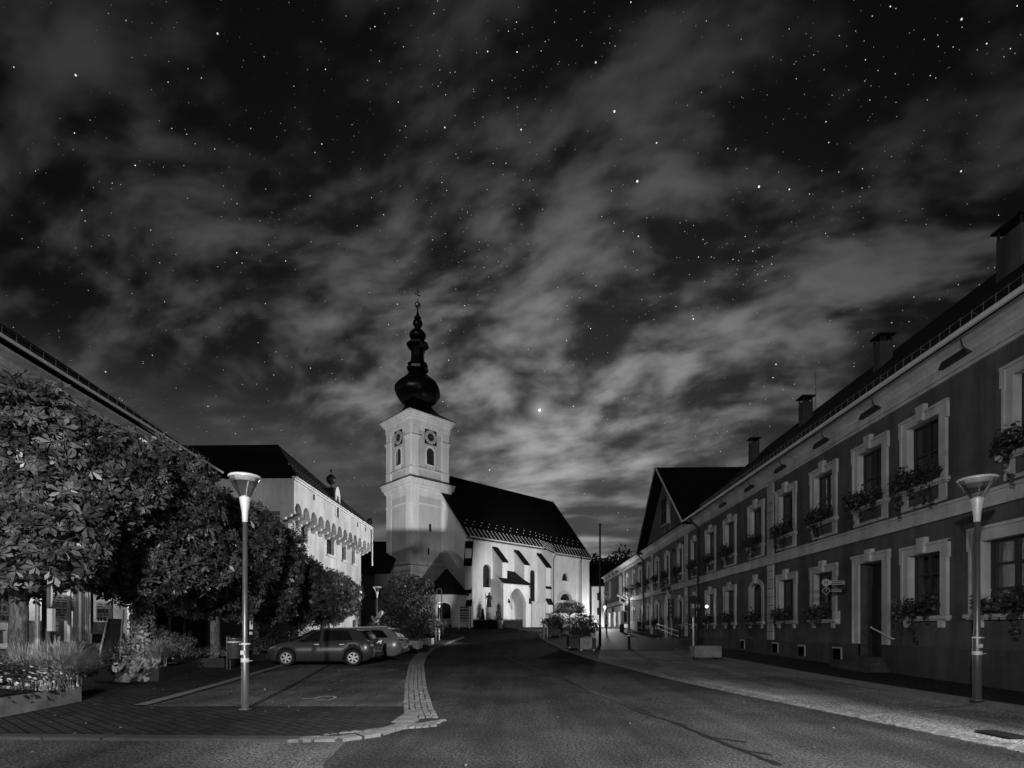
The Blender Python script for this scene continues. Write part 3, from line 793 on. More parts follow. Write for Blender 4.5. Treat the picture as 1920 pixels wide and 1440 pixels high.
def curtain_mesh(key, kind, w, h):
    if (key, kind) in _cm: return _cm[key, kind]
    m = MB(); n = 14
    def fold(x0, x1, z0, z1, y=-.42):
        for k in range(n):
            a = x0 + (x1 - x0) * k / n; b = x0 + (x1 - x0) * (k + 1) / n
            ya, yb = y - .04 * (k % 2), y - .04 * ((k + 1) % 2); m.poly([(a, ya, z0), (b, yb, z0), (b, yb, z1), (a, ya, z1)])
    if kind == 'drapes': fold(-w / 2, -w * .22, 0, h); fold(w * .24, w / 2, 0, h)
    elif kind == 'half': fold(-w / 2, w / 2, 0, h * .45)
    else: fold(-w / 2, w / 2, 0, h)
    _cm[key, kind] = mk_mesh('curtain', m, M_CURTD, recalc=False); return _cm[key, kind]
def put_window(parent, key, fr, s, z, n=0.0, **kw):
    ms = window_meshes(key, **kw)
    p = fr(s, n, z); w = link(bpy.data.objects.new('window', ms[0]), parent)
    w.location = Vector(p) - parent.location; w.rotation_euler = (0, 0, fr.theta)
    if key in CURT:
        k_ = random.choice(('drapes', 'half', 'drapes', 'net', 'none')); 
        if k_ != 'none': link(bpy.data.objects.new('curtain', curtain_mesh(key, k_, CURT[key][0], CURT[key][1])), w)
    for nm, me in zip(('pane', 'surround', 'sill'), ms[1:]):
        if me: link(bpy.data.objects.new(nm, me), w)
    return w

# ------------------------------------------------------------------ right-hand row of houses
FA = Frame(12.0, 0, .025, 1, -1, .025)
Y0, YA, YB, YC = 5.0, 36.4, 53.3, 80.0
UPZ, UPH = 6.0, 1.9
GZ, GH = 2.06, 1.86
upA = [12.3, 15.9, 18.35, 21.2, 24.26, 27.4, 30.9, 34.1]
gdA = [15.86, 21.2, 24.2, 27.4, 30.9, 34.1]
upB = [37.3, 40.8, 44.5, 48.0, 51.3]; gdB = [37.3, 40.8, 48.0, 51.3]
upC = [54.9, 58.2, 61.8]; gdC = [54.9, 58.2]
gA = FA(20, 0, 0)
A = thing('town_house', 'long two-storey house with moulded window surrounds filling the right side', 'house', (12.5, 20, G(0, 20)))
B = thing('town_house', 'gabled two-storey house with arched portal between two downpipes', 'house', (13.1, 45, G(0, 45)))
Cc = thing('town_house', 'farthest house of the right-hand row, lit from below near the church', 'house', (13.6, 66, G(0, 66)))
W_UP = dict(depth=.18, w=1.28, h=UPH, apron=.66, trim=.26, panes=(2, 2))
W_GD = dict(depth=.18, w=1.28, h=GH, apron=0, trim=.26, panes=(2, 3))
W_UPB = dict(depth=.10, w=1.0, h=1.85, apron=.66, trim=.2, panes=(2, 2)); W_GDB = dict(depth=.10, w=1.05, h=1.8, trim=.2, panes=(2, 2))
TOPZ = 8.88
def hole(s, w, z, h): return (s - w / 2, s + w / 2, z, z + h)
def pil(mb, s, z0, z1, w=.62):
    z = z0
    while z < z1 - .05:
        t = min(z + .42, z1); mb.box(s - w / 2, s + w / 2, 0, .07, z, t - .025); z = t
def house_wall(t, s0, s1, upl, gdl, wk, gk, extra, z1=TOPZ, ups=W_UP, gds=W_GD, pils=(), base_n=.03):
    holes = [hole(s, ups['w'], UPZ, ups['h']) for s in upl] + [hole(s, gds['w'], GZ, gds['h']) for s in gdl] + [e for e in extra]
    mb = MB(FA); wall_cells(mb, s0, s1, 1.12, z1, holes)
    # ends and back
    mb.poly([(s0, 0, -1), (s0, -10.6, -1), (s0, -10.6, z1 + .4), (s0, 0, z1 + .4)]); mb.poly([(s1, 0, -1), (s1, 0, z1 + .4), (s1, -10.6, z1 + .4), (s1, -10.6, -1)])
    mb.poly([(s0, -10.6, -1), (s1, -10.6, -1), (s1, -10.6, z1 + .4), (s0, -10.6, z1 + .4)])
    part('wall', mb, M_WALLA, t, recalc=False)
    mb = MB(FA); mb.box(s0 + .1, s1 - .1, -10.5, -1.0, -1, z1); part('room_core', mb, M_BLACK, t)
    bnd = MB(FA); bnd.box(s0, s1, 0, .05, 4.83, 5.24); bnd.box(s0, s1, 0, .11, 4.80, 4.88); bnd.box(s0, s1, 0, .09, 5.18, 5.26)
    for p in pils: pil(bnd, p, 1.14, 4.79); pil(bnd, p, 5.27, z1)
    part('string_course', bnd, M_TRIM, t)
    for s in upl: put_window(t, wk, FA, s, UPZ, **ups)
    for s in gdl: put_window(t, gk, FA, s, GZ, **gds)
def cornice(t, s0, s1, z=TOPZ, mats=(M_TRIM, M_COVE)):
    mb = MB(FA); mb.box(s0, s1, -.02, .08, z - .16, z - .03); mb.box(s0, s1, -.02, .13, z - .06, z + .03); mb.box(s0, s1, -.02, .06, z + .03, z + .26)
    part('cornice', mb, mats[0], t)
    mb = MB(FA); prof = [(.06, z + .26), (.10, z + .33), (.20, z + .42), (.36, z + .48), (.55, z + .51), (.55, z + .57), (.0, z + .57)]
    mb.prism(prof, 's', s0, s1); part('cove', mb, mats[1], t)
# --- house A
doorS = 18.3; doorhole = (doorS - .62, doorS + .62, .3, 3.98); shopS = 12.35
vents = [(20.2, .55), (22.8, .55), (25.2, .6), (29, .65)]
house_wall(A, Y0, YA, upA, gdA[:3] + gdA[4:], 'upA', 'gdA', [(doorhole[0], doorhole[1], 1.12, 3.98), hole(27.4, 1.28, GZ, GH + .1), hole(shopS, 3.0, 2.06, 1.9)], pils=(25.75, 9.4))
put_window(A, 'gdA_arch', FA, 27.4, GZ, w=1.28, h=GH + .1, rise=.28, trim=.24, panes=(2, 3), depth=.18)
put_window(A, 'shopA', FA, shopS, 2.06, w=3.0, h=1.9, trim=.34, panes=(4, 3), mullion=.05, depth=.22)
mb = MB(FA); wall_cells(mb, Y0, YA, -.5, 1.12, [(doorhole[0], doorhole[1], .3, 1.12)] + [(s - .28, s + .28, z - .05, z + .4) for s, z in vents], n=.06); mb.poly([(Y0, 0, 1.12), (YA, 0, 1.12), (YA, .06, 1.12), (Y0, .06, 1.12)])
pl = part('plinth', mb, M_PLINTH, A, recalc=False)
for s, z in vents:
    m = MB(FA); m.box(s - .28, s + .28, -.25, -.2, z - .05, z + .4); v = part('cellar_window', m, M_BLACK, A)
    m = MB(FA); m.box(s - .31, s - .25, -.2, .09, z - .05, z + .43); m.box(s - .31, s + .31, -.2, .09, z + .37, z + .43); part('frame', m, M_TRIM, v)
cornice(A, Y0, YA)
# door
m = MB(FA); m.box(doorS - .62, doorS + .62, -.48, -.42, .66, 3.2); m.box(doorS - .62, doorS + .62, -.48, -.44, 3.2, 3.98)
for k in (-1, 1): m.box(doorS + k * .3 - .2, doorS + k * .3 + .2, -.42, -.40, 1.0, 2.0); m.box(doorS + k * .3 - .2, doorS + k * .3 + .2, -.42, -.40, 2.15, 3.05)
d = part('door', m, M_WOODD, A)
m = MB(FA); m.tube([(doorS - .1, -.41, 1.75), (doorS - .1, -.36, 1.75), (doorS - .22, -.36, 1.75)], .015, 6); part('handle', m, M_METALL, d)
m = MB(FA)
for sg in (-1, 1):
    e = doorS + sg * .62; m.box(min(e, e + sg * .3), max(e, e + sg * .3), 0, .07, 1.14, 4.2); m.box(e + sg * .3 - .03, e + sg * .3 + .03, 0, .1, 1.14, 4.28)
m.poly([(doorS - .62, 0, 3.98), (doorS + .62, 0, 3.98), (doorS + .62, -.62, 3.98), (doorS - .62, -.62, 3.98)]); m.box(doorS - .98, doorS + .98, 0, .075, 3.98, 4.22); m.box(doorS - 1.0, doorS + 1.0, 0, .12, 4.2, 4.29)
m.prism([(doorS - .1, 4.0), (doorS + .1, 4.0), (doorS + .17, 4.42), (doorS - .17, 4.42)], 'n', 0, .16)
part('door_surround', m, M_TRIM, A, recalc=False)
m = MB(FA)
for sg in (-1, 1): e = doorS + sg * .62; m.poly([(e, .0, .3), (e, .0, 3.98), (e, -.48, 3.98), (e, -.48, .3)])
part('door_jamb', m, M_PLINTH, A, recalc=False)
m = MB(FA); z0 = G(0, 18) + .12
for k in range(3): m.box(doorS - .75 - .14 * (2 - k), doorS + .75 + .14 * (2 - k), -.6 if k == 2 else 0, .85 - .28 * k, z0 - .1 if k == 0 else z0 + .15 * k, z0 + .15 * (k + 1))
part('doorstep', m, M_PLINTH, A)
m = MB(FA); m.tube([(doorS - .15, .1, 1.74), (doorS - .2, .16, 1.72), (doorS - 1.25, .16, 1.36), (doorS - 1.25, .08, 1.34)], .022, 6)
part('handrail', m, M_METALL, A)
m = MB(FA); m.box(doorS + 2.0 - .18, doorS + 2.0 + .18, 0, .06, 1.85, 2.35); m.box(doorS + 1.85, doorS + 2.15, .06, .1, 1.9, 2.05)
solo('letter_box', m, M_METALL, 'small wall-mounted letter box between the door and the signed window', 'letter box')
# cove vents / light troughs under the eave
for k, s in enumerate([14.6, 18.2, 21.2, 24.6, 28.0, 31.8]):
    m = MB(FA); m.prism([(s - .5, 9.06), (s + .5, 9.06), (s + .38, 9.22), (s - .38, 9.22)], 'n', .05, .20); m.tube([(s - .5, .2, 9.1), (s - .56, .38, 9.2), (s - .56, .42, 9.38)], .018, 5)
    part('eave_vent', m, M_PLASTIC, A)
# roof A
def gable_roof(mb, fr, s0, s1, eave_n, eave_z, ridge_n, ridge_z, back_n, back_z, th=.14):
    prof = [(eave_n, eave_z), (ridge_n, ridge_z), (back_n, back_z), (back_n, back_z - th), (ridge_n, ridge_z - th * 1.3), (eave_n, eave_z - th)]
    mb.prism(prof, 's', s0, s1); return mb
EZ, RZ = 9.46, 14.75
m = MB(FA); gable_roof(m, FA, Y0 - .3, YA + 1.0, .62, EZ, -5.3, RZ, -11.2, EZ); rA = part('roof', m, M_ROOF, A)
m = MB(FA); m.tube([(Y0, .70, EZ - .06), (YA, .70, EZ - .06)], .075, 8); part('gutter', m, M_METALL, A)
m = MB(FA)
for dz, n in ((.38, .10), (.62, .10)):
    m.tube([(Y0, n + .06, EZ + dz), (YA - .5, n + .06, EZ + dz)], .013, 5)
for s in np.arange(Y0, YA - .5, .36): m.tube([(s, .17, EZ + .30), (s, .16, EZ + .66)], .011, 4)
for s in np.arange(Y0, YA - .5, 1.8): m.tube([(s, -.15, EZ + .5), (s, .2, EZ + .6)], .015, 4)
part('snow_guard', m, M_METAL, A)
for s, hs_, hn in ((16.25, .42, .45), (22.6, .24, .26), (28.8, .24, .26), (35.3, .24, .26)):
    nc = -3.25
    m = MB(FA); ct = 14.57 - {16.25: .45, 22.6: .42, 28.8: .3}.get(s, .2); m.box(s - hs_, s + hs_, nc - hn, nc + hn, 11.6, ct - .32)
    c = part('chimney', m, M_PLINTH, rA)
    m = MB(FA); m.box(s - hs_ - .1, s + hs_ + .1, nc - hn - .1, nc + hn + .1, ct - .06, ct)
    for e in (-1, 1):
        for e2 in (-1, 1): m.box(s + e * (hs_ - .04) - .03, s + e * (hs_ - .04) + .03, nc + e2 * (hn - .04) - .03, nc + e2 * (hn - .04) + .03, ct - .32, ct - .06)
    m.box(s - hs_ + .08, s + hs_ - .08, nc - .02, nc + .02, ct - .32, ct - .06)
    part('chimney_cap', m, M_METALD, A)
m = MB(FA); m.tube([(31.6, -5.3, RZ - .1), (31.6, -5.3, RZ + 2.2)], .03, 5); part('lightning_rod', m, M_METAL, A)
# downpipe between A and B
def downpipe(t, s, ztop, zbot, n=.12, r=.06, m_=M_METALD):
    m = MB(FA); m.tube([(s, .68, ztop), (s, .6, ztop - .25), (s, n, ztop - .75), (s, n, zbot)], r, 8); return part('downpipe', m, m_, t)
downpipe(A, YA - .1, EZ - .1, .4, r=.085)
# --- house B
arch = (44.3, 1.5)
house_wall(B, YA, YB, upB, gdB, 'upB', 'gdB', [(43.4, 45.2, 1.12, 4.55)], ups=W_UPB, gds=W_GDB, pils=(39.3, 49.9))
m = MB(FA); wall_cells(m, YA, YB, -.5, 1.12, [(43.4, 45.2, .7, 1.12)], n=.06); part('plinth', m, M_PLINTH, B, recalc=False)
w = put_window(B, 'portal', FA, 44.3, 1.0, w=1.8, h=3.55, rise=1.3, trim=.25, panes=(2, 1), depth=.22, pointed=True); w.name = 'portal'
cornice(B, YA, YB)
# cross gable above the cornice
pkS, pkZ = 45.5, 15.6
m = MB(FA); sL, sR = 38.4, 52.6; zG = TOPZ + .3
def gz_at(s): return zG + (pkZ - .35 - zG) * (1 - abs(s - pkS) / 7.1)
a0, a1, b0, b1 = 43.75, 45.25, 10.5, 12.75
m.poly([(sL, 0.02, zG), (a0, .02, zG), (a0, .02, gz_at(a0))]); m.poly([(a1, .02, zG), (sR, .02, zG), (a1, .02, gz_at(a1))])
m.poly([(a0, .02, zG), (a1, .02, zG), (a1, .02, b0), (a0, .02, b0)]); m.poly([(a0, .02, b1), (a1, .02, b1), (a1, .02, gz_at(a1)), (pkS, .02, pkZ - .35) if a0 < pkS < a1 else (a1, .02, gz_at(a1)), (a0, .02, gz_at(a0))])
part('gable', m, M_WALLA, B, recalc=False)
put_window(B, 'attic', FA, 44.5, b0, w=1.5, h=2.25, trim=.22, panes=(2, 2), apron=.8, n=.02)
m = MB(FA); th = .16
for sg, se in ((-1, 37.7), (1, 53.3)):
    
    m.prism([(pkS, pkZ), (se, 9.32), (se, 9.32 - th), (pkS, pkZ - th)], 'n', -7.0, .75)
rB = part('roof', m, M_ROOF, B)
m = MB(FA)
for se in (37.7, 53.3): m.prism([(pkS, pkZ + .02), (se, 9.34), (se, 9.34 - .22), (pkS, pkZ - .2)], 'n', .75, .80)
part('verge_board', m, M_WOODD, B)
m = MB(FA)
for se in (37.7, 53.3): m.prism([(pkS, pkZ + .05), (se, 9.37), (se, 9.32), (pkS, pkZ)], 'n', .74, .86)
part('verge_flashing', m, M_METALL, B)
m = MB(FA); gable_roof(m, FA, YA + 1.02, YC, .62, EZ + .01, -5.3, RZ - 1.2, -11.2, EZ); part('roof', m, M_ROOF, Cc)
m = MB(FA); m.tube([(40.5, -5.3, RZ), (40.5, -5.3, 17.6)], .03, 5); part('lightning_rod', m, M_METAL, B)
m = MB(FA); m.tube([(YA, .70, EZ - .06), (37.8, .70, EZ - .06)], .075, 8); part('gutter', m, M_METALL, B)
downpipe(B, YB - .1, EZ - .1, 1.2, r=.085)
# wheelchair ramp rails and ramp wall by the portal
m = MB(FA); m.box(36.8, 43.2, .06, 1.3, .3, .95); part('ramp', m, M_PLINTH, B)
m = MB(FA)
for dz in (.5, .85): m.tube([(43.1, 1.25, .95 + dz + .3), (36.8, 1.25, .9 + dz - .25)], .025, 6)
for s in (43.1, 41, 39, 36.9): m.tube([(s, 1.25, .5), (s, 1.25, 1.0 + .85 + .3 * (s - 40) / 3)], .02, 6)
part('ramp_railing', m, M_PLASTIC, B)
# --- house C
house_wall(Cc, YB, YC, upC, gdC, 'upB', 'gdB', [(66, 67, 6.2, 8.0), (74, 75, 6.2, 8.0), (61.5, 63.5, 1.9, 4.5)], ups=W_UPB, gds=W_GDB, pils=(64.2,), z1=9.05)
cornice(Cc, YB, YC)
m = MB(FA); wall_cells(m, YB, YC, -.5, 1.12, [], n=.06); part('plinth', m, M_PLINTH, Cc, recalc=False)
for s in (66.5, 74.5): put_window(Cc, 'slot', FA, s, 6.2, w=1.0, h=1.8, trim=.2, style='A', panes=(2, 2), apron=0)
m = MB(FA); m.box(61.5, 63.5, -.3, -.2, 1.9, 4.5); part('door', m, M_BLACK, Cc)
m = MB(FA)
for s in (68.5, 71.5, 74.5, 77.5): m.prism([(s - .7, 9.06), (s + .7, 9.06), (s + .5, 9.24), (s - .5, 9.24)], 'n', .05, .20)
part('eave_vent', m, M_PLASTIC, Cc)
# pale shop panels of house C, display and low wall
m = MB(FA); m.box(65.0, 77.5, .02, .10, 1.95, 4.6); part('shop_front', m, M_CREAM, Cc)
for k, s in enumerate((66.3, 70.0, 74.3)):
    m = MB(FA); m.box(s - .8, s + .8, .1, .14, 2.0, 3.9); part('shop_window', m, M_GLASSD, Cc)
me = text_mesh('lettering', 'K+Ö', .75, .02, M_BLACK)
p = FA(71.5, .14, 4.25); part('lettering', me, None, Cc, loc=Vector(p) - Cc.location, rz=FA.theta + math.pi)
m = MB(FA); m.box(54.2, 60.5, .5, .75, .8, 2.55); solo('low_wall', m, M_WHITE, 'low white terrace wall in front of the farthest house on the right', 'wall')
# lettering on the band of house B and the hanging vertical sign
me = text_mesh('lettering', 'GEMEINDEAMT', .42, .015, M_BLACK)
p = FA(44.6, .13, 5.02); part('lettering', me, None, B, loc=Vector(p) - B.location, rz=FA.theta + math.pi)
# note: facade x axis already runs along s, text faces the street
B.children[-1].rotation_euler = (0, 0, FA.theta + math.pi)
t = thing('hanging_sign', 'narrow vertical letter sign on the wall right of the arched portal', 'sign', FA(42.3, .1, 3.0))
m = MB(FA); m.box(42.27, 42.33, .1, .62, 2.6, 4.1); part('board', m, M_PLASTIC, t)
for k, ch in enumerate('CAFE'):
    me = text_mesh('letter', ch, .36, .01, M_CREAM); part('letter', me, None, t, loc=Vector(FA(42.25, .36, 3.9 - .37 * k)) - t.location, rz=0.03)
t = thing('round_sign', 'round bus stop sign with the letter H beside the downpipe', 'sign', FA(35.2, .5, 3.2))
m = MB(FA); m.lathe([(.01, -.02), (.34, -.02), (.34, .02), (.01, .02)], (0, 0, 0), 24)
# upright disc facing the camera
me = mk_mesh('disc', m, M_PLASTIC)
m = MB(); n = 24
m.prism([(.33 * math.cos(6.283 * k / n), .33 * math.sin(6.283 * k / n)) for k in range(n)], 'n', -.02, .02); part('disc', m, M_PLASTIC, t, world=False)
me = text_mesh('letter', 'H', .42, .01, M_TRIM); part('letter', me, None, t, loc=(0, -.03, 0))
m = MB(); m.tube([(.3, 0, 0), (.55, 0, 0)], .02, 6); part('bracket', m, M_METALD, t, world=False)
# bracket signs near the door of A
for z, lab, shape, ch in ((1.65 + 87.5 / 990 * 19.7, 'upper bracket sign with letter H in a round badge left of the dark door', 'round', 'H'), (1.65 + 78.5 / 990 * 19.7 - .12, 'lower bracket sign with numeral 7 in a diamond badge left of the dark door', 'diamond', '7')):
    t = thing('bracket_sign', lab, 'sign', FA(19.7, .0, z), 'bracket signs beside the house door')
    m = MB(); ww = .84
    m.box(-ww + .12, -.06, -.012, .012, -.075, .075) ; b = part('panel', m, M_CREAM if shape == 'round' else M_PLASTIC, t, world=False)
    m = MB()
    for zz in (.028, -.03): m.box(-ww + .26, -.2, -.016, -.0125, zz - .014, zz + .014)
    part('lettering_line', m, M_BLACK if shape == 'round' else M_TRIM, t, world=False)
    m = MB()
    if shape == 'round': m.prism([(-ww + .05 + .14 * math.cos(6.283 * k / 20), .14 * math.sin(6.283 * k / 20)) for k in range(20)], 'n', -.02, .02)
    else: m.prism([(-ww + .05 + .17 * c, .17 * s) for c, s in ((1, 0), (0, 1), (-1, 0), (0, -1))], 'n', -.02, .02)
    part('badge', m, M_CREAM if shape == 'round' else M_PLASTIC, t, world=False)
    if shape != 'round':
        m = MB(); c4 = [(1, 0), (0, 1), (-1, 0), (0, -1), (1, 0)]
        m.ring([(-ww + .05 + .165 * c, .165 * s) for c, s in c4], [(-ww + .05 + .14 * c, .14 * s) for c, s in c4], 'n', -.024, -.0205); part('badge_rim', m, M_CREAM, t, world=False)
    me = text_mesh('letter', ch, .2, .003, M_BLACK if shape == 'round' else M_CREAM); part('letter', me, None, t, loc=(-ww + .05, -.025, 0))
    m = MB(); m.box(-.08, .02, -.03, .03, -.1, .1); part('bracket', m, M_METALD, t, world=False)
# small lit lamp at a window of A
t = thing('wall_lamp', 'tiny glowing wall lamp in front of a ground-floor window by the downpipe', 'lamp', FA(33.6, .45, 3.1))
m = MB(); m.sphere((0, 0, 0), .09, 10, 8); part('globe', m, emit('lamp_glow', 1.0, 6.0), t, world=False)
m = MB(); m.tube([(0, 0, .08), (.1, 0, .2), (.45, 0, .2)], .015, 6); part('arm', m, M_METALD, t, world=False)
point('lamp_light', FA(33.6, .45, 3.1), 0.5, .09, t)

# flower boxes
def flower_box(s, z, w, label, dens=1.0, trail=1.0, seed=0):
    g = np.random.default_rng(seed); p = FA(s, .02, z)
    t = thing('flower_box', label, 'flower box', p, 'window boxes with trailing geraniums on the right-hand houses', rz=FA.theta)
    m = MB(); m.box(-w / 2 + .05, w / 2 - .05, .0, .2, .0, .17); part('box', m, M_PLASTIC, t, world=False)
    n = int(420 * dens); P = np.stack([g.uniform(-w / 2 - .05, w / 2 + .05, n), g.uniform(-.05, .42, n), g.normal(.22, .13, n)], 1)
    kx = g.uniform(-w / 2, w / 2, 3); lump = np.max([np.exp(-((P[:, 0] - k) / .22) ** 2) for k in kx], 0); P[:, 2] += lump * g.uniform(-.1, .22, n); P[:, 1] += lump * .12
    tr = []
    for q in range(int(5 * trail)):
        x = g.uniform(-w / 2, w / 2); L = g.uniform(.3, 1.0); mcount = int(38 * L)
        tt = g.uniform(0, 1, mcount); tr.append(np.stack([x + g.normal(0, .035, mcount) + .06 * np.sin(tt * 5), .26 + g.normal(0, .03, mcount), .1 - tt * L], 1))
    P = np.concatenate([P] + tr); N = g.normal(0, .5, P.shape) + np.array([0, .7, .5])
    part('foliage', np_mesh('foliage', leaf_quads(P, N, .11, aspect=.85), M_LEAFD), None, t, world=False)
    n = int(22 * dens); P = np.stack([g.uniform(-w / 2, w / 2, n), g.uniform(.2, .5, n), g.normal(.28, .12, n)], 1); N = g.normal(0, .4, P.shape) + np.array([0, .8, .4])
    part('blossom', np_mesh('blossom', leaf_quads(P, N, .06, aspect=.9, droop=.1), M_FLOWER if False else M_LEAFL), None, t, world=False)
k = 0
for i, s in enumerate(upA): flower_box(s, UPZ, 1.5, 'upper-window flower box of the long right-hand house, %s from the right edge' % ORD[i], 1.3, 1.4, 100 + i)
gl_ = [15.86, 21.2, 24.2, 27.4, 30.9, 34.1]
for i, s in enumerate(gl_): flower_box(s, GZ, 1.35, 'ground-floor flower box of the long right-hand house, %s narrow window from the right' % ORD[i], 1.0, .7, 130 + i)
flower_box(shopS, 2.06, 2.6, 'long flower box in front of the wide ground-floor window behind the right lamp', 2.2, .8, 150)
for i, s in enumerate(upB): flower_box(s, UPZ, 1.2, 'upper-window flower box of the gabled house, %s from its right downpipe' % ORD[i], 1.1, 1.2, 160 + i)
for i, s in enumerate(gdB): flower_box(s, GZ, 1.15, 'ground-floor flower box of the gabled house, %s from its right downpipe' % ORD[i], .8, .5, 170 + i)
for i, s in enumerate(upC): flower_box(s, UPZ, 1.2, 'upper-window flower box of the farthest right-hand house, %s from the gabled house' % ORD[i], 1.1, 1.2, 180 + i)
for i, s in enumerate(gdC): flower_box(s, GZ, 1.2, 'ground-floor flower box of the farthest right-hand house, %s from the gabled house' % ORD[i], .8, .5, 190 + i)

# ------------------------------------------------------------------ left house with the shop
FL = Frame(-14.0, 0, -.07, 1, 1, .07)
L = thing('shop_house', 'plain grey house with large shop windows behind the chestnut row', 'house', FL(20, 0, G(0, 20)))
def YLp(px): return 14.0 / (-(px - 960) / FPX - .07)
shopw = [(YLp(-60), YLp(50)), (YLp(56), YLp(80)), (YLp(100), YLp(172)), (YLp(177), YLp(250)), (YLp(292), YLp(352))]
SZ = 1.15
sh = [(a, b, SZ if i != 1 and i != 3 else .1, 3.1) for i, (a, b) in enumerate(shopw)]
sh.append((YLp(362), YLp(392), .2, 2.9))
uph = [hole(s, 1.1, 4.4, 1.7) for s in (10.5, 14, 17.5, 21, 24.5)]
m = MB(FL); wall_cells(m, 11.6, 27.6, -.3, 9.7, sh + uph); m.poly([(27.6, 0, -.3), (27.6, -14, -.3), (27.6, -14, 9.8), (27.6, 0, 9.8)]); m.poly([(27.6, 0, 9.8), (27.6, -6.9, 14.9), (27.6, -14, 9.8)])
m.poly([(11.6, 0, -.3), (11.6, -14, -.3), (11.6, -14, 9.8), (11.6, 0, 9.8)]); m.poly([(11.6, 0, 9.8), (11.6, -6.9, 14.9), (11.6, -14, 9.8)]); m.poly([(11.6, -14, -.3), (27.6, -14, -.3), (27.6, -14, 9.8), (11.6, -14, 9.8)])
m.poly([(11.6, -.02, 3.6), (27.6, -.02, 3.6), (27.6, -14, 3.6), (11.6, -14, 3.6)])
part('wall', m, M_LWALL, L, recalc=False)
for s in (10.5, 14, 17.5, 21, 24.5):
    if s > 12.3: put_window(L, 'upL', FL, s, 4.4, w=1.1, h=1.7, style='B', panes=(2, 2))
m = MB(FL); m.box(11.6, 27.6, -.02, .10, 9.42, 9.66); m.box(11.6, 27.6, -.02, .04, 9.25, 9.42); m.prism([(.0, 9.66), (.1, 9.66), (.4, 9.76), (.4, 9.84), (0, 9.84)], 's', 11.6, 27.6); part('cornice', m, M_TRIM, L)
m = MB(FL); gable_roof(m, FL, 11.2, 27.9, .62, 9.98, -6.9, 15.15, -14.3, 10.0); part('roof', m, M_ROOF, L)
m = MB(FL); m.tube([(11.4, .68, 9.93), (27.9, .68, 9.93)], .055, 8); part('gutter', m, M_METALL, L)
m = MB(FL)
for s in np.arange(12, 27.6, .5): m.tube([(s, .12, 10.2), (s, .14, 10.55)], .010, 4)
for z in (10.4, 10.54): m.tube([(12, .13, z), (27.6, .13, z)], .010, 4)
part('snow_guard', m, M_METAL, L)
for i, (a, b, z0, z1) in enumerate(sh):
    m = MB(FL); fw = .07
    m.box(a, b, -.16, -.06, z0, z0 + fw); m.box(a, b, -.16, -.06, z1 - fw, z1); m.box(a, a + fw, -.15, -.05, z0, z1); m.box(b - fw, b, -.15, -.05, z0, z1)
    if b - a > 1.6: m.box((a + b) / 2 - .03, (a + b) / 2 + .03, -.15, -.05, z0, z1)
    if i == 3: m.box(a, b, -.15, -.07, .1, 1.1)
    w = part('door' if i in (1, 3, 5) else 'shop_window', m, M_METALL if i < 5 else M_METAL, L)
    m = MB(FL); m.poly([(a, -.12, z0), (b, -.12, z0), (b, -.12, z1), (a, -.12, z1)]); part('pane', m, M_SHOPG if i < 5 else M_GLASSD, w, recalc=False)
    if i in (0, 2, 4): m = MB(FL); m.box(a - .06, b + .06, -.2, .14, z0 - .07, z0); part('sill', m, M_METALL, w)
# stone base panel under the windows
m = MB(FL); m.box(YLp(100), YLp(178), .02, .07, -.1, SZ - .09); part('plinth', m, M_SANDST, L)
# interior: back wall, counter, shelves, posters
m = MB(FL); m.box(11.7, 22.5, -4.0, -3.9, -.1, 3.5); m.box(11.7, 22.5, -3.9, -.2, 3.35, 3.5); m.box(22.4, 22.5, -4, -.2, -.1, 3.5); m.box(11.7, 22.5, -3.9, -.2, -.1, .02); m.box(YLp(175) - .05, YLp(175) + .05, -3.9, -.25, 0, 3.4); part('shop_interior', m, mat('shop_wall', .16, .9, .35, 1.2), L)
m = MB(FL)
for a, b, z0, z1 in ((YLp(104), YLp(118), SZ, 1.9), (YLp(120), YLp(135), SZ, 1.75), (YLp(140), YLp(150), SZ, 2.0), (YLp(205), YLp(225), .1, 1.9), (YLp(300), YLp(318), SZ, 2.2), (YLp(330), YLp(345), SZ, 1.8), (YLp(20), YLp(40), SZ, 1.6)):
    m.box(a, b, -.9, -.5, z0, z1); m.box(a - .05, b + .05, -.95, -.45, z1, z1 + .04)
part_split('display_shelf', m, M_WOODP, L)
m = MB(FL)
for a, b, z0, z1 in ((YLp(12), YLp(42), 1.85, 2.9), (YLp(103), YLp(146), 1.95, 2.85), (YLp(150), YLp(160), 2.3, 2.8), (YLp(180), YLp(190), 1.9, 2.5), (YLp(198), YLp(222), 2.0, 2.7), (YLp(334), YLp(346), 1.8, 2.6), (YLp(300), YLp(322), 2.4, 2.9)):
    m.box(a, b, -.32, -.30, z0, z1)
part_split('poster', m, M_PAPER, L)
m = MB(FL); g_ = random.Random(3)
for a, b, z0, z1 in ((YLp(12), YLp(42), 1.85, 2.9), (YLp(103), YLp(146), 1.95, 2.85), (YLp(150), YLp(160), 2.3, 2.8), (YLp(180), YLp(190), 1.9, 2.5), (YLp(198), YLp(222), 2.0, 2.7), (YLp(334), YLp(346), 1.8, 2.6), (YLp(300), YLp(322), 2.4, 2.9)):
    z = z1 - .08
    while z > z0 + .1:
        h_ = g_.choice((.03, .03, .05, .16)); x_ = a + (b - a) * .08
        while x_ < b - (b - a) * .15:
            w_ = min((b - a) * g_.uniform(.1, .4), b - .05 - x_); m.box(x_, x_ + w_, -.299, -.296, z - h_, z); x_ += w_ + (b - a) * g_.uniform(.04, .12)
        z -= h_ + g_.uniform(.03, .07)
part('poster_print', m, M_METALD, L)['kind'] = 'stuff'
m = MB(FL)
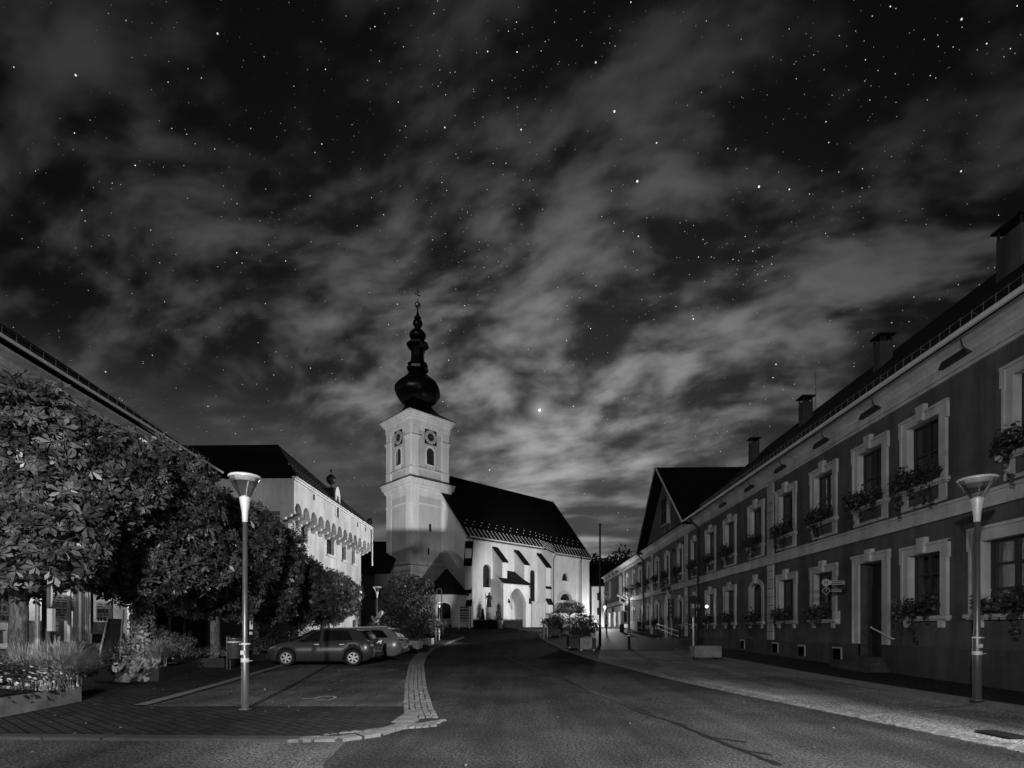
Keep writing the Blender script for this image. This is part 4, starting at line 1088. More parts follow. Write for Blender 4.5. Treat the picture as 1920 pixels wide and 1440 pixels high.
for a, b in ((YLp(44), YLp(50)), (YLp(8), YLp(-20)), (YLp(160), YLp(171)), (YLp(182), YLp(190)), (YLp(293), YLp(299))):
    a, b = min(a, b), max(a, b); n = 10
    for k in range(n): q0 = a + (b - a) * k / n; q1 = a + (b - a) * (k + 1) / n; m.poly([(q0, -.4 - .05 * (k % 2), SZ), (q1, -.4 - .05 * ((k + 1) % 2), SZ), (q1, -.4 - .05 * ((k + 1) % 2), 3.1), (q0, -.4 - .05 * (k % 2), 3.1)])
part_split('curtain', m, M_CURT, L, recalc=False)
for s in (13.2, 18.0, 23.4 - 3.2):
    t = thing('ceiling_lamp', 'round ceiling lamp glowing inside the shop, %s of three' % {13.2: 'leftmost', 18.0: 'middle'}.get(s, 'rightmost'), 'lamp', FL(s, -1.9, 3.3), 'ceiling lamps inside the shop')
    m = MB(); m.lathe([(.02, -.06), (.16, -.05), (.18, 0), (.18, .04)], seg=16); part('globe', m, emit('shop_lamp_glow', .9, 1.5), t, world=False)
    point('lamp_light', FL(s, -1.9, 3.1), 280, .15, t)
# ------------------------------------------------------------------ town hall
FT = Frame(-13.0, 0, .025, 1, 1, -.025)
T = thing('town_hall', 'floodlit pale town hall with overhanging arcaded top storey and hipped roof', 'town hall', FT(37, 0, G(0, 37)))
TX = -.8; y0, y1 = 29.7, 44.4; ly0, ly1 = 30.75, 44.35
gt = .4
whole = [(33.0, 1.0, 7.0, 1.2), (37.4, 1.4, 6.9, 1.2), (40.2, .9, 6.9, 1.15), (42.4, .8, 6.9, 1.15), (42.6, .8, 3.9, 1.1), (33.0, 1.0, 3.6, 1.2), (37.5, 1.1, 3.6, 1.2), (42.6, .8, 1.3, 1.1), (39.5, .9, 3.7, 1.1)]
m = MB(FT); wall_cells(m, ly0, ly1, gt - .5, 9.0, [hole(s, w, z, h) for s, w, z, h in whole], n=TX)
m.poly([(ly0, TX, 0), (ly0, -24, 0), (ly0, -24, 9), (ly0, TX, 9)]); m.poly([(ly1, TX, 0), (ly1, -24, 0), (ly1, -24, 10), (ly1, TX, 10)])
part('wall', m, M_THALL, T, recalc=False)
for s, w, z, h in whole: put_window(T, 'th%.1f' % w, FT, s, z, n=TX, w=w, h=1.15 if h < 1.15 else h, style='B', depth=.22, panes=(2, 2), trimmat=M_TRIM) if 0 else None
for s, w, z, h in whole: put_window(T, 'th%.1f_%.2f' % (w, h), FT, s, z, n=TX, w=w, h=h, style='B', depth=.22, panes=(2, 2), trimmat=M_WHITE)
# overhanging storey: arcade of 13 round arches on corbels
zA0, zA1, zT = 8.12, 8.32, 10.15; NA = 13; pitch = (y1 - y0) / NA
m = MB(FT)
for k in range(NA):
    c = y0 + pitch * (k + .5); rw = pitch * .40
    ap = [(c + x, zA1 + .02 + z) for x, z in arc_pts(2 * rw, .52, 10)]
    top = 9.05
    m.poly([(c + rw, 0, zA0 + .1), (c + pitch / 2, 0, zA0 + .1), (c + pitch / 2, 0, top), (c + rw, 0, top)]); m.poly([(c - pitch / 2, 0, zA0 + .1), (c - rw, 0, zA0 + .1), (c - rw, 0, top), (c - pitch / 2, 0, top)])
    for p, q in zip(ap, ap[1:]):
        m.poly([(p[0], 0, p[1]), (p[0], 0, top), (q[0], 0, top), (q[0], 0, q[1])]); m.poly([(p[0], 0, p[1]), (q[0], 0, q[1]), (q[0], TX, q[1]), (p[0], TX, p[1])])
oc = [32.5, 42.4 - 1.0, 43.0]
wall_cells(m, y0, y1, 9.05, zT, [(s - .13, s + .13, 9.6, 9.95) for s in (32.5, 41.0, 43.0)] + [(36.1, 36.9, 9.4, zT)])
m.poly([(y0, 0, 8.3), (y0, -26, 8.3), (y0, -26, zT), (y0, 0, zT)]); m.poly([(y0, -.0, 8.3), (y0, -26, 8.3), (ly0, -26, 8.3), (ly0, -.0, 8.3)]); m.poly([(y1, 0, 8.2), (y1, -24, 8.2), (y1, -24, zT), (y1, 0, zT)])
part('overhanging_storey', m, M_THALL, T, recalc=False)
for k in range(NA + 1):
    c = y0 + pitch * k; c = min(max(c, y0 + .14), y1 - .14)
    m = MB(FT); m.prism([(0, 8.34), (0, 8.2), (-.18, 8.16), (-.22, 8.04), (-.5, 8.0), (-.55, 7.88), (TX, 7.84), (TX, 8.34)], 's', c - .13, c + .13); part('corbel', m, M_THALL, T)
for s in (32.5, 41.0, 43.0):
    m = MB(FT); n = 16
    m.prism([(s + .16 * math.cos(6.283 * k / n), 9.775 + .17 * math.sin(6.283 * k / n)) for k in range(n)], 'n', -.12, -.06); part('oculus', m, M_BLACK, T)
m = MB(FT); m.box(y0 - .1, y1 + .1, 0, .10, zT - .1, zT); m.box(y0 - .15, y1 + .15, -.05, .2, zT, zT + .08); part('eaves_moulding', m, M_WHITE, T)
m = MB(FT); m.box(ly0, ly1, TX, TX + .05, 5.75, 5.87); m.box(ly0 - .05, ly0 + .25, TX, TX + .06, .4, 7.3); part('string_course', m, M_THALL, T)
# hipped roof, ridge across
m = MB(FT); e = .28; zz = zT + .08; rs = 37.05
P0, P1, P2, P3 = (y0 - e, e, zz), (y1 + e, e, zz), (y1 + e, -26, zz), (y0 - e, -26, zz); Q0, Q1 = (rs, -4.4, 14.65), (rs, -24, 14.65)
m.add([P0, P1, P2, P3, Q0, Q1], [(0, 1, 4), (1, 2, 5, 4), (3, 0, 4, 5), (2, 3, 5), (0, 3, 2, 1)]); rT = part('roof', m, M_ROOF, T)
m = MB(FT)
for row in range(3):
    for s in np.arange(y0 + 1, y1 - 1, .45): 
        n_ = .1 - row * .5; z_ = zz + (e - n_) / (e + 4.4) * (14.65 - zz); m.box(s + row * .15, s + row * .15 + .05, n_ - .03, n_ + .03, z_ - .02, z_ + .07)
part('snow_hook', m, M_METAL, T)['kind'] = 'stuff'
# stone dormer with ball finial
m = MB(FT); m.ring([(36.06, 9.4), (36.06, 11.0), (36.12, 11.2), (36.3, 11.42), (36.5, 11.5), (36.7, 11.42), (36.88, 11.2), (36.94, 11.0), (36.94, 9.4)], [(36.26, 9.4), (36.26, 10.6), (36.32, 10.75), (36.4, 10.85), (36.5, 10.9), (36.6, 10.85), (36.68, 10.75), (36.74, 10.6), (36.74, 9.4)], 'n', -1.0, .06)
d = part('dormer', m, M_WHITE, T)
m = MB(FT); m.box(36.2, 36.8, -.3, -.2, 9.4, 10.9); part('pane', m, M_GLASSD, d)
m = MB(FT); m.box(35.9, 36.06, -1.5, .0, 10.2, 11.3); m.box(36.94, 37.1, -1.5, 0, 10.2, 11.3); part_split('dormer_cheek', m, M_METALD, T)
m = MB(FT); m.lathe([(.05, 11.3), (.05, 11.62), (.1, 11.66), (.04, 11.7)], (36.5, -.4, 0), 10); m.sphere((36.5, -.4, 12.0), .34, 18, 12); m.lathe([(.03, 12.3), (.03, 12.5), (.09, 12.55), (.1, 12.6), (.06, 12.68), (.01, 12.7)], (36.5, -.4, 0), 10)
part('ball_finial', m, M_BRONZE, T, smooth=True)
m = MB(FT); m.tube([(y1 + .15, .1, zT), (y1 + .15, .1, 7.0)], .06, 8); part('downpipe', m, M_METALL, T)

# ------------------------------------------------------------------ church
CH = Frame(-12.6, 66.0, .7207, .6934, .6931, -.7208)     # s along the nave, n = south (outwards)
CW = Frame(-12.6, 66.0, -.6931, .7208, -.7207, -.6934)   # west faces: s to the north, n = west
K = thing('church', 'floodlit white church with onion-domed clock tower and steep dark roof', 'church', (-1, 74, 2.0))
g0 = 1.7
S_ = 5.8
def tower_sec(mb, z0, z1, e=0.0): mb.box(-e, S_ + e, -S_ - e, e, z0, z1)
BZ, BH, BW_ = 22.8, 2.15, 1.17          # belfry opening
# tower shaft with real openings on the S and W faces
m = MB(CH); tower_sec(m, g0 - .5, 8.65, .14); part('tower_base', m, M_WHITE, K)
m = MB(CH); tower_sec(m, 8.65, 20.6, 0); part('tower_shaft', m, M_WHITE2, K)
m = MB(CH)
bh = [(2.9 - .585, 2.9 + .585, BZ, BZ + BH)]
wall_cells(m, 0, S_, 20.6, 28.2, bh, n=0); m.poly([(S_, 0, 20.6), (S_, -S_, 20.6), (S_, -S_, 28.2), (S_, 0, 28.2)]); m.poly([(0, -S_, 20.6), (S_, -S_, 20.6), (S_, -S_, 28.2), (0, -S_, 28.2)])
m.box(.6, S_ - .6, -S_ + .6, -.6, 20.6, 28.2)
mw = MB(CW); wall_cells(mw, 0, S_, 20.6, 28.2, bh, n=0); k_ = len(m.v); m.v += mw.v; m.f += [tuple(i + k_ for i in f) for f in mw.f]
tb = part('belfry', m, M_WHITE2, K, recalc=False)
m = MB(CH)
def belt(z0, z1, e): tower_sec(m, z0, z1, e)
belt(8.65, 8.85, .30); belt(8.85, 9.6, .12); belt(9.6, 9.72, .2)
belt(17.5, 17.75, .12); belt(19.35, 19.5, .18); belt(19.5, 19.85, .3); belt(19.85, 20.2, .52); belt(20.2, 20.45, .60); belt(20.45, 20.58, .68)
belt(20.9, 21.1, .05); belt(21.95, 22.15, .13); 
belt(27.3, 27.45, .1); belt(27.45, 28.2, .16); belt(28.2, 28.5, .35); belt(28.5, 28.8, .52); belt(28.8, 28.98, .70)
part_split("tower_moulding", m, M_WHITE, K)
m = MB(CH); tower_sec(m, 20.58, 20.68, .70)
mm = MB(CH); tower_sec(mm, 9.72, 9.76, .21); k_ = len(m.v); m.v += mm.v; m.f += [tuple(i + k_ for i in f) for f in mm.f]
tower_sec(m, 22.15, 22.2, .14); part_split('flashing', m, M_METALD, K)
# corner pilasters on the two visible faces, each stage; the recessed field stays the darker plaster
m = MB(CH)
for fr in (CH, CW):
    q = MB(fr)
    for z0, z1, e in ((9.72, 19.35, .10), (20.7, 21.95, .16), (22.15, 26.0, .14)):
        for s0, s1 in ((-.0, 1.15), (S_ - 1.15, S_)):
            q.box(s0 + .02, s1 - .02, -.02, e, z0, z1)
            if z1 == 26.0:
                q.box(s0 - .04, s1 + .04, -.02, e + .10, 25.75, 25.95); q.box(s0 - .08, s1 + .08, -.02, e + .18, 25.95, 26.1); q.box(s0 + .02, s1 - .02, -.02, e, 26.1, 27.3)
    q.box(1.15, S_ - 1.15, -.02, .06, 18.6, 19.35); q.box(1.15, S_ - 1.15, -.02, .06, 9.72, 10.3)
    q.box(1.15, S_ - 1.15, -.02, .05, 26.9, 27.3)
    # arched hood over the belfry opening
    o = [(2.9 + x * 1.32, BZ + BH - .5 + z) for x, z in arc_pts(BW_, .62 * 1.3, 12)]; i_ = [(2.9 + x, BZ + BH - .5 + z) for x, z in arc_pts(BW_, .5, 12)]
    q.ring(o, i_, 'n', -.02, .10); q.box(2.9 - .80, 2.9 - .6, -.02, .08, BZ, BZ + BH - .5); q.box(2.9 + .6, 2.9 + .8, -.02, .08, BZ, BZ + BH - .5)
    ap = [(2.9 + x, BZ + BH - .5 + z) for x, z in arc_pts(BW_, .5, 12)]
    for p_, q_ in zip(ap, ap[1:]): q.poly([(p_[0], .003, p_[1]), (p_[0], .003, BZ + BH), (q_[0], .003, BZ + BH), (q_[0], .003, q_[1])])
    k_ = len(m.v); m.v += q.v; m.f += [tuple(i + k_ for i in f) for f in q.f]
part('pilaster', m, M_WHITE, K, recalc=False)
for fr in (CH, CW):
    q = MB(fr)
    for k in range(8): q.box(2.9 - .57, 2.9 + .57, -.35, -.2, BZ + .1 + k * .26, BZ + .26 + k * .26)
    part_split('louvre', q, M_WOODD, tb)
    q = MB(fr); q.box(2.2, 3.6, -.02, .12, 22.2, 22.3); q.box(2.2, 3.6, -.02, .14, 22.7, 22.8)
    for k in range(6): q.box(2.28 + k * .235, 2.38 + k * .235, 0, .1, 22.3, 22.7)
    part('balustrade', q, M_WHITE, K); q = MB(fr); q.poly([(2.2, .01, 22.3), (3.6, .01, 22.3), (3.6, .01, 22.7), (2.2, .01, 22.7)]); part('balustrade_painted_shade', q, M_BLACK, K, recalc=False)  # black sheet painted as the shade behind the balusters
    # clock
    q = MB(fr); q.box(2.9 - .9, 2.9 + .9, 0, .08, 25.4, 27.4 - .12); c = part('clock', q, M_CLOCK, K)
    cz = 26.35; n = 36; q = MB(fr)
    o = [(2.9 + .88 * math.cos(6.2832 * k / n), cz + .88 * math.sin(6.2832 * k / n)) for k in range(n + 1)]; i_ = [(2.9 + .50 * math.cos(6.2832 * k / n), cz + .50 * math.sin(6.2832 * k / n)) for k in range(n + 1)]
    q.ring(o, i_, 'n', .08, .10); part('numeral_ring', q, M_CREAM, c)
    q = MB(fr)
    for k in range(12):
        a = k * math.pi / 6; ca, sa = math.cos(a), math.sin(a); f2 = lambda r, t: (2.9 + ca * r - sa * t, cz + sa * r + ca * t)
        q.prism([f2(.56, -.035), f2(.82, -.035), f2(.82, .035), f2(.56, .035)], 'n', .10, .115)
    part('numeral', q, M_BLACK, c)
    q = MB(fr)
    for a, l, w_ in ((R(70), .75, .04), (R(20), .5, .055)):
        ca, sa = math.cos(a), math.sin(a); f2 = lambda r, t: (2.9 + ca * r - sa * t, cz + sa * r + ca * t)
        q.prism([f2(-.15, -w_), f2(l, -w_ * .5), f2(l, w_ * .5), f2(-.15, w_)], 'n', .115, .13)
    part('clock_hand', q, M_GOLD, c)
q = MB(CH); q.box(2.85 - .17, 2.85 + .17, -.1, .02, 14.2, 15.2); q.box(2.6 - .12, 2.6 + .12, -.1, .02, 11.2, 12.1); part_split('slit_window', q, M_BLACK, K)
q = MB(CH); q.box(2.9 - .1, 2.9 + .1, 0, .05, 18.9, 19.1)
# spire
tc = CH(2.9, -2.9, 0)
sp = K
def lathe_part(name, prof, seg, mat_, smooth=True, rot=0.0):
    m = MB(); m.lathe(prof, (tc[0], tc[1], 0), seg, rot); return part(name, m, mat_, K, smooth)
def pz(y): return 1.65 + (1180 - y) / 14.12
# concave skirt roof (square)
rot0 = math.atan2(.6934, .7207) + math.pi / 4
lathe_part('tower_roof', [(5.15, 28.98), (5.1, 29.06), (4.0, 29.55), (2.9, 30.1), (2.1, 30.75), (1.75, 31.3)], 4, M_COPPER, False, rot0)
drum = [(1.40, 30.2), (1.40, pz(765)), (1.55, pz(763)), (1.5, pz(760)), (1.77, pz(758.8))]
lathe_part('spire_drum', drum, 8, M_COPPER, False, rot0 + R(22.5))
onion = [(1.77, pz(758.8)), (2.2, pz(754.5)), (2.55, pz(749)), (2.86, pz(742)), (2.98, pz(736)), (2.93, pz(729)), (2.7, pz(723)), (2.3, pz(717)), (1.85, pz(712)), (1.45, pz(707)), (1.22, pz(702))]
m = MB()
# ribbed onion: standing seams
seg = 48; k_ = len(onion); pts = []; fs = []
for r, z in onion:
    for j in range(seg):
        a = rot0 + R(22.5) + 6.28318 * j / seg; oct_ = math.cos(math.pi / 8) / math.cos(((6.28318 * j / seg) % (math.pi / 4)) - math.pi / 8)
        rr = r * (.35 + .65 * oct_) * (1.03 if j % 2 == 0 else .985); pts.append((tc[0] + rr * math.cos(a), tc[1] + rr * math.sin(a), z))
for i in range(k_ - 1):
    for j in range(seg): j2 = (j + 1) % seg; fs.append((i * seg + j, i * seg + j2, (i + 1) * seg + j2, (i + 1) * seg + j))
m.add(pts, fs); part('onion_dome', m, M_COPPER, K, smooth=True)
lathe_part('lantern', [(1.22, pz(702)), (1.05, pz(699)), (1.42, pz(695.5)), (1.48, pz(691)), (1.12, pz(688)), (1.38, pz(685.5)), (1.38, pz(684)), (.98, pz(681)), (.88, pz(672)), (.88, pz(661)), (1.0, pz(658)), (1.0, pz(656)), (1.5, pz(650)), (1.52, pz(647)), (1.0, pz(643)), (.5, pz(641))], 8, M_COPPER, False, rot0 + R(22.5))
lathe_part('small_onion', [(.5, pz(641)), (.9, pz(637)), (1.12, pz(631.5)), (1.1, pz(627)), (.75, pz(621)), (.3, pz(616.5)), (.42, pz(614)), (.68, pz(608)), (.6, pz(603)), (.3, pz(599)), (.5, pz(596.5)), (.22, pz(592)), (.12, pz(586)), (.07, pz(578))], 16, M_COPPER)
m = MB(); m.sphere((tc[0], tc[1], pz(572)), .40, 16, 10); 
m.tube([(tc[0], tc[1], pz(568)), (tc[0], tc[1], pz(541))], .045, 6)
fx = Frame(tc[0], tc[1], .72, .69, .69, -.72)
q = MB(fx); q.box(-.36, .36, -.05, .05, pz(553) - .05, pz(553) + .05); q.box(-.24, .24, -.05, .05, pz(547) - .05, pz(547) + .05)
for sx_ in (-.36, .36): q.sphere((sx_, 0, pz(553)), .09, 8, 6)
k_ = len(m.v); m.v += q.v; m.f += [tuple(i + k_ for i in f) for f in q.f]
part('cross', m, M_GOLD, K, smooth=True)
# nave
NE = 13.1; NS = 5.5; NW = 4.85
wN1 = (7.1, 8.4, 7.0, 9.95); wN2 = (15.65, 16.8, 5.5, 9.9)
m = MB(CH); wall_cells(m, NW, 18.0, g0, NE + .2, [wN1, wN2], n=NS)
m.poly([(18.0, NS, g0), (22.8, 3.3, g0), (22.8, 3.3, NE + .2), (18.0, NS, NE + .2)])
lun = (25.0, 26.5, 9.1, 10.35); lun2 = (24.4, 27.1, 6.1, 7.2)
wall_cells(m, 22.8, 31.7, g0, NE + .2, [lun, lun2], n=3.3)
m.poly([(31.7, 3.3, g0), (31.7, -9.1, g0), (31.7, -9.1, NE + .2), (31.7, 3.3, NE + .2)])
m.poly([(NW, -11.3, g0), (31.7, -11.3, g0), (31.7, -11.3, NE), (NW, -11.3, NE)])
# west gable wall
m.poly([(NW, NS, g0), (NW, -11.3, g0), (NW, -11.3, NE), (NW, -2.9, 22.9), (NW, NS, NE)])
part('wall', m, M_WHITE, K, recalc=False)
m = MB(CH)
for s0, s1, z0, z1, n_ in ((5.2, 6.6, 3.2, 11.8, NS), (24.0, 28.2, 3.2, 12.0, 3.3), (29.6, 31.2, 3.2, 12.0, 3.3), (14.0, 15.2, 6.5, 11.8, NS)):
    pass
# recessed-looking panels: slightly proud frames of whiter plaster around each field
for s0, s1, n_ in ((NW, 8.9, NS), (9.4, 12.7, NS), (13.3, 17.1, NS), (23.0, 28.8, 3.3), (29.2, 31.5, 3.3)):
    o = [(s0 + .1, 2.2), (s0 + .1, 12.6), (s1 - .1, 12.6), (s1 - .1, 2.2)]; i_ = [(s0 + .55, 2.2), (s0 + .55, 11.9), (s1 - .55, 11.9), (s1 - .55, 2.2)]
    m.ring(o, i_, 'n', n_ + .0, n_ + .045)
part_split('panel_frame', m, M_WHITE, K)
m = MB(CH); m.box(NW - .1, 18.05, NS, NS + .2, NE - .35, NE - .1); m.box(NW - .15, 18.1, NS, NS + .38, NE - .1, NE + .08)
m.box(22.7, 31.9, 3.3, 3.5, NE - .35, NE - .1); m.box(22.7, 32.0, 3.3, 3.7, NE - .1, NE + .08)
m.box(29.0, 29.25, 3.3, 3.42, g0, NE - .1)
part('eaves_moulding', m, M_WHITE, K)
def church_win(fr, w_, rise, n_, key, panes, pointed=False):
    w = w_[1] - w_[0]; return put_window(K, key, fr, (w_[0] + w_[1]) / 2, w_[2], n=n_, w=w, h=w_[3] - w_[2], rise=rise, style='B', depth=.35, panes=panes, mullion=.025, trimmat=M_WHITE)
church_win(CH, wN1, .62, NS, 'ch1', (3, 6)); church_win(CH, wN2, .55, NS, 'ch2', (3, 8)); church_win(CH, lun, .9, 3.3, 'ch3', (3, 2)); church_win(CH, lun2, 1.05, 3.3, 'ch4', (4, 1))
# decorated blind arch around lower lunette
m = MB(CH); o = [(25.75 + x * 1.22, 6.1 + z * 1.3) for x, z in arc_pts(2.7, 1.05, 14)]; i_ = [(25.75 + x * 1.0, 6.1 + z) for x, z in arc_pts(2.7, 1.05, 14)]; m.ring(o, i_, 'n', 3.3, 3.46); part('window_hood', m, M_SANDST, K)
# roof: nave slope, splay, chancel slope, hip, north slope
e = .45; r0 = (4.4, -2.9, 23.1); r1 = (30.0, -2.9, 23.1); rm = (18.4, -2.9, 23.1); rn = (23.2, -2.9, 23.1)
E0 = (4.4, NS + e, NE - .15); E1 = (18.2, NS + e, NE - .15); E2 = (23.0, 3.3 + e, NE - .15); E3 = (32.2, 3.3 + e, NE - .15); E4 = (32.2, -9.4, NE - .15); E5 = (4.4, -11.8, NE - .15)
m = MB(CH); m.add([r0, rm, rn, r1, E0, E1, E2, E3, E4, E5], [(0, 4, 5, 1), (1, 5, 6, 2), (2, 6, 7, 3), (3, 7, 8), (0, 1, 2, 3, 8, 9)]); rC = part('roof', m, M_ROOFC, K, recalc=False)
m = MB(CH)
def on_slope(s, t):    # t metres up the slope from the eave on nave / chancel
    if s <= 18.2: n0 = NS + e
    elif s < 23: n0 = NS + e + (3.3 - NS) * (s - 18.2) / 4.8
    else: n0 = 3.3 + e
    run = n0 + 2.9; rise = 10.15; Lg = math.hypot(run, rise); return (n0 - run * t / Lg, NE - .15 + rise * t / Lg)
for s in np.arange(4.9, 31.6, .70):
    for row in range(7):
        n_, z_ = on_slope(s, .2 + row * .27); m.box(s, s + .10, n_ - .02, n_ + .05, z_ + .02, z_ + .13)
for s in np.arange(5.2, 30.5, 1.3):
    for t_ in (2.7, 3.4): n_, z_ = on_slope(s + (t_ > 3) * .6, t_); m.box(s + (t_ > 3) * .6, s + (t_ > 3) * .6 + .1, n_, n_ + .06, z_ + .03, z_ + .13)
so = part('snow_hook', m, M_METALL, rC); so['kind'] = 'stuff'
# verge of the west gable, white
m = MB(CH); W0 = 4.25
for (n0, z0), (n1, z1) in ((((NS + e + .05), NE - .2), (-2.9, 23.2)), ((-2.9, 23.2), (-11.9, NE - .2))):
    m.add([(W0, n0, z0 + .05), (W0, n1, z1 + .05), (W0, n1, z1 - .45), (W0, n0, z0 - .35), (NW, n0, z0 + .05), (NW, n1, z1 + .05), (NW, n1, z1 - .45), (NW, n0, z0 - .35)], [(0, 1, 2, 3), (3, 2, 6, 7), (0, 3, 7, 4)])
part('verge', m, M_WHITE2, K, recalc=False)
m = MB(CH); m.tube([(4.0, NS + e + .05, NE - .25), (18.2, NS + e + .05, NE - .25)], .07, 6); m.tube([(23, 3.3 + e + .05, NE - .25), (32.2, 3.3 + e + .05, NE - .25)], .07, 6); part('gutter', m, M_METALD, K)
for s, n_ in ((5.15, NS), (22.9, 3.3), (29.1, 3.3)):
    m = MB(CH); m.tube([(s, n_ + .5, NE - .3), (s, n_ + .1, NE - .9), (s, n_ + .1, g0)], .055, 6); part('downpipe', m, M_METALD, K)
# buttresses
for s0, s1, zf, zt, out in ((8.7, 9.5, 10.4, 12.4, 1.9), (12.6, 13.4, 10.4, 12.4, 1.9), (17.0, 17.85, 10.4, 12.4, 1.8)):
    m = MB(CH); m.prism([(NS, g0), (NS + out, g0), (NS + out, zf - .2), (NS, zt - .2)], 's', s0, s1); m.prism([(NS + out, g0), (NS + out + .4, g0), (NS + out + .4, 5.0), (NS + out, 5.7)], 's', s0 - .04, s1 + .04); b = part('buttress', m, M_WHITE, K)
    m = MB(CH); m.prism([(NS, zt - .05), (NS, zt - .2), (NS + out + .15, zf - .30), (NS + out + .15, zf - .12)], 's', s0 - .1, s1 + .1); m.prism([(NS + out, 5.9), (NS + out, 5.72), (NS + out + .5, 5.0), (NS + out + .5, 5.15)], 's', s0 - .12, s1 + .12); m.prism([(NS + out - .02, 7.6), (NS + out - .02, 7.3), (NS + out + .2, 7.2), (NS + out + .2, 7.35)], 's', s0 - .08, s1 + .08)
    part_split('buttress_cap', m, M_ROOFC, K)
# diagonal corner buttress at the south-west corner
CD = Frame(*CH(NW, NS, 0)[:2], .9999, .02, -.02, -.9999)
m = MB(CD); m.box(-.38, .38, -.3, 1.5, g0, 9.4); m.prism([(0, 9.4), (1.5, 9.4), (1.1, 11.2), (0, 12.0)], 's', -.38, .38); m.box(-.45, .45, -.3, 2.0, g0, 4.5); part('buttress', m, M_WHITE, K)
m = MB(CD); m.prism([(0, 12.6), (0, 12.2), (1.6, 9.3), (1.75, 9.5)], 's', -.5, .5); m.prism([(1.4, 6.6), (1.4, 6.3), (1.7, 5.95), (1.7, 6.15)], 's', -.46, .46); m.prism([(1.4, 5.3), (1.4, 5.0), (2.15, 4.4), (2.15, 4.6)], 's', -.52, .52); part_split('buttress_cap', m, M_ROOFC, K)
# porch
pf = 8.0; pa, pb = 8.3, 12.85; m = MB(CH)
ac, aw, ah, arise = 10.6, 3.25, 6.9, 1.8
wall_cells(m, pa, pb, g0, 7.5, [(ac - aw / 2, ac + aw / 2, g0, ah)], n=pf)
ap = [(ac + x, ah - arise + z) for x, z in arc_pts(aw, arise, 16, True)]
for p_, q_ in zip(ap, ap[1:]):
    m.poly([(p_[0], pf, p_[1]), (p_[0], pf, ah), (q_[0], pf, ah), (q_[0], pf, q_[1])]); m.poly([(p_[0], pf, p_[1]), (q_[0], pf, q_[1]), (q_[0], pf - .5, q_[1]), (p_[0], pf - .5, p_[1])])
for s in (ac - aw / 2, ac + aw / 2): m.poly([(s, pf, g0), (s, pf, ah - arise), (s, pf - .5, ah - arise), (s, pf - .5, g0)])
m.poly([(pa, pf, g0), (pa, 7.3, g0), (pa, 7.3, 7.5), (pa, pf, 7.5)]); m.poly([(pa, 7.3, g0), (8.75, 7.3, g0), (8.75, 7.3, 7.5), (pa, 7.3, 7.5)]); m.poly([(pb, pf, g0), (pb, NS, g0), (pb, NS, 7.5), (pb, pf, 7.5)])
m.poly([(pa + .5, pf - .4, 6.95), (pb - .5, pf - .4, 6.95), (pb - .5, NS, 6.95), (pa + .5, NS, 6.95)])
P_ = part('porch', m, M_WHITE, K, recalc=False)
m = MB(CH); o = [(ac + x * 1.16, ah - arise + z * 1.1) for x, z in arc_pts(aw, arise, 16, True)]; i_ = ap; m.ring(o, i_, 'n', pf, pf + .07); m.box(ac - aw / 2 - .25, ac - aw / 2, pf, pf + .07, g0, ah - arise); m.box(ac + aw / 2, ac + aw / 2 + .25, pf, pf + .07, g0, ah - arise); part('arch_moulding', m, M_WHITE, P_)
# rib vault lines inside
m = MB(CH)
for s0, s1 in ((ac - 1.5, ac + 1.2), (ac + 1.5, ac - 1.2)): m.tube([(s0, NS + .15, 4.4), (s0 * .6 + s1 * .4, NS + 1.0, 6.3), ((s0 + s1) / 2, NS + 1.3, 6.85)], .06, 5)
part_split('vault_rib', m, M_SANDST, P_)
m = MB(CH); m.box(9.9, 11.2, NS + .05, NS + .12, g0, 5.0); d = part('door', m, M_WOODD, P_)
m = MB(CH); m.box(9.6, 9.9, NS, NS + .22, g0, 5.3); m.box(11.2, 11.5, NS, NS + .22, g0, 5.3); m.box(9.6, 11.5, NS, NS + .22, 5.0, 5.35); part('door_surround', m, M_SANDST, d)
m = MB(CH); rz_ = lambda n: 7.5 + (pf + .4 - n) * .66
rp = [(7.95, pf + .4), (pb + .2, pf + .4), (12.62, 7.3), (12.62, NS - .02), (9.48, NS - .02), (9.48, 7.42), (8.0, 7.42)]
m.add([(a_, n_, rz_(n_)) for a_, n_ in rp] + [(a_, n_, rz_(n_) - .12) for a_, n_ in rp], [(0, 1, 2, 3, 4, 5, 6), (7, 8, 9, 10, 11, 12, 13)] + [(i, (i + 1) % 7, 7 + (i + 1) % 7, 7 + i) for i in range(7)]); part('porch_roof', m, M_ROOFC, P_)
# small bay between buttresses (with figures)
m = MB(CH); m.prism([(14.0, NS), (14.3, 7.2), (16.9, 7.2), (17.0, NS)], 'z', g0, 5.0); m.prism([(13.9, NS), (14.2, 7.35), (17.0, 7.35), (17.0, NS)], 'z', 5.0, 5.25); part('bay', m, M_SANDST, K)
m = MB(CH)
for s in (14.7, 15.6, 16.5): m.box(s - .22, s + .22, 7.2, 7.24, 2.9, 4.6)
part_split('bay_panel', m, M_WHITE2, K)
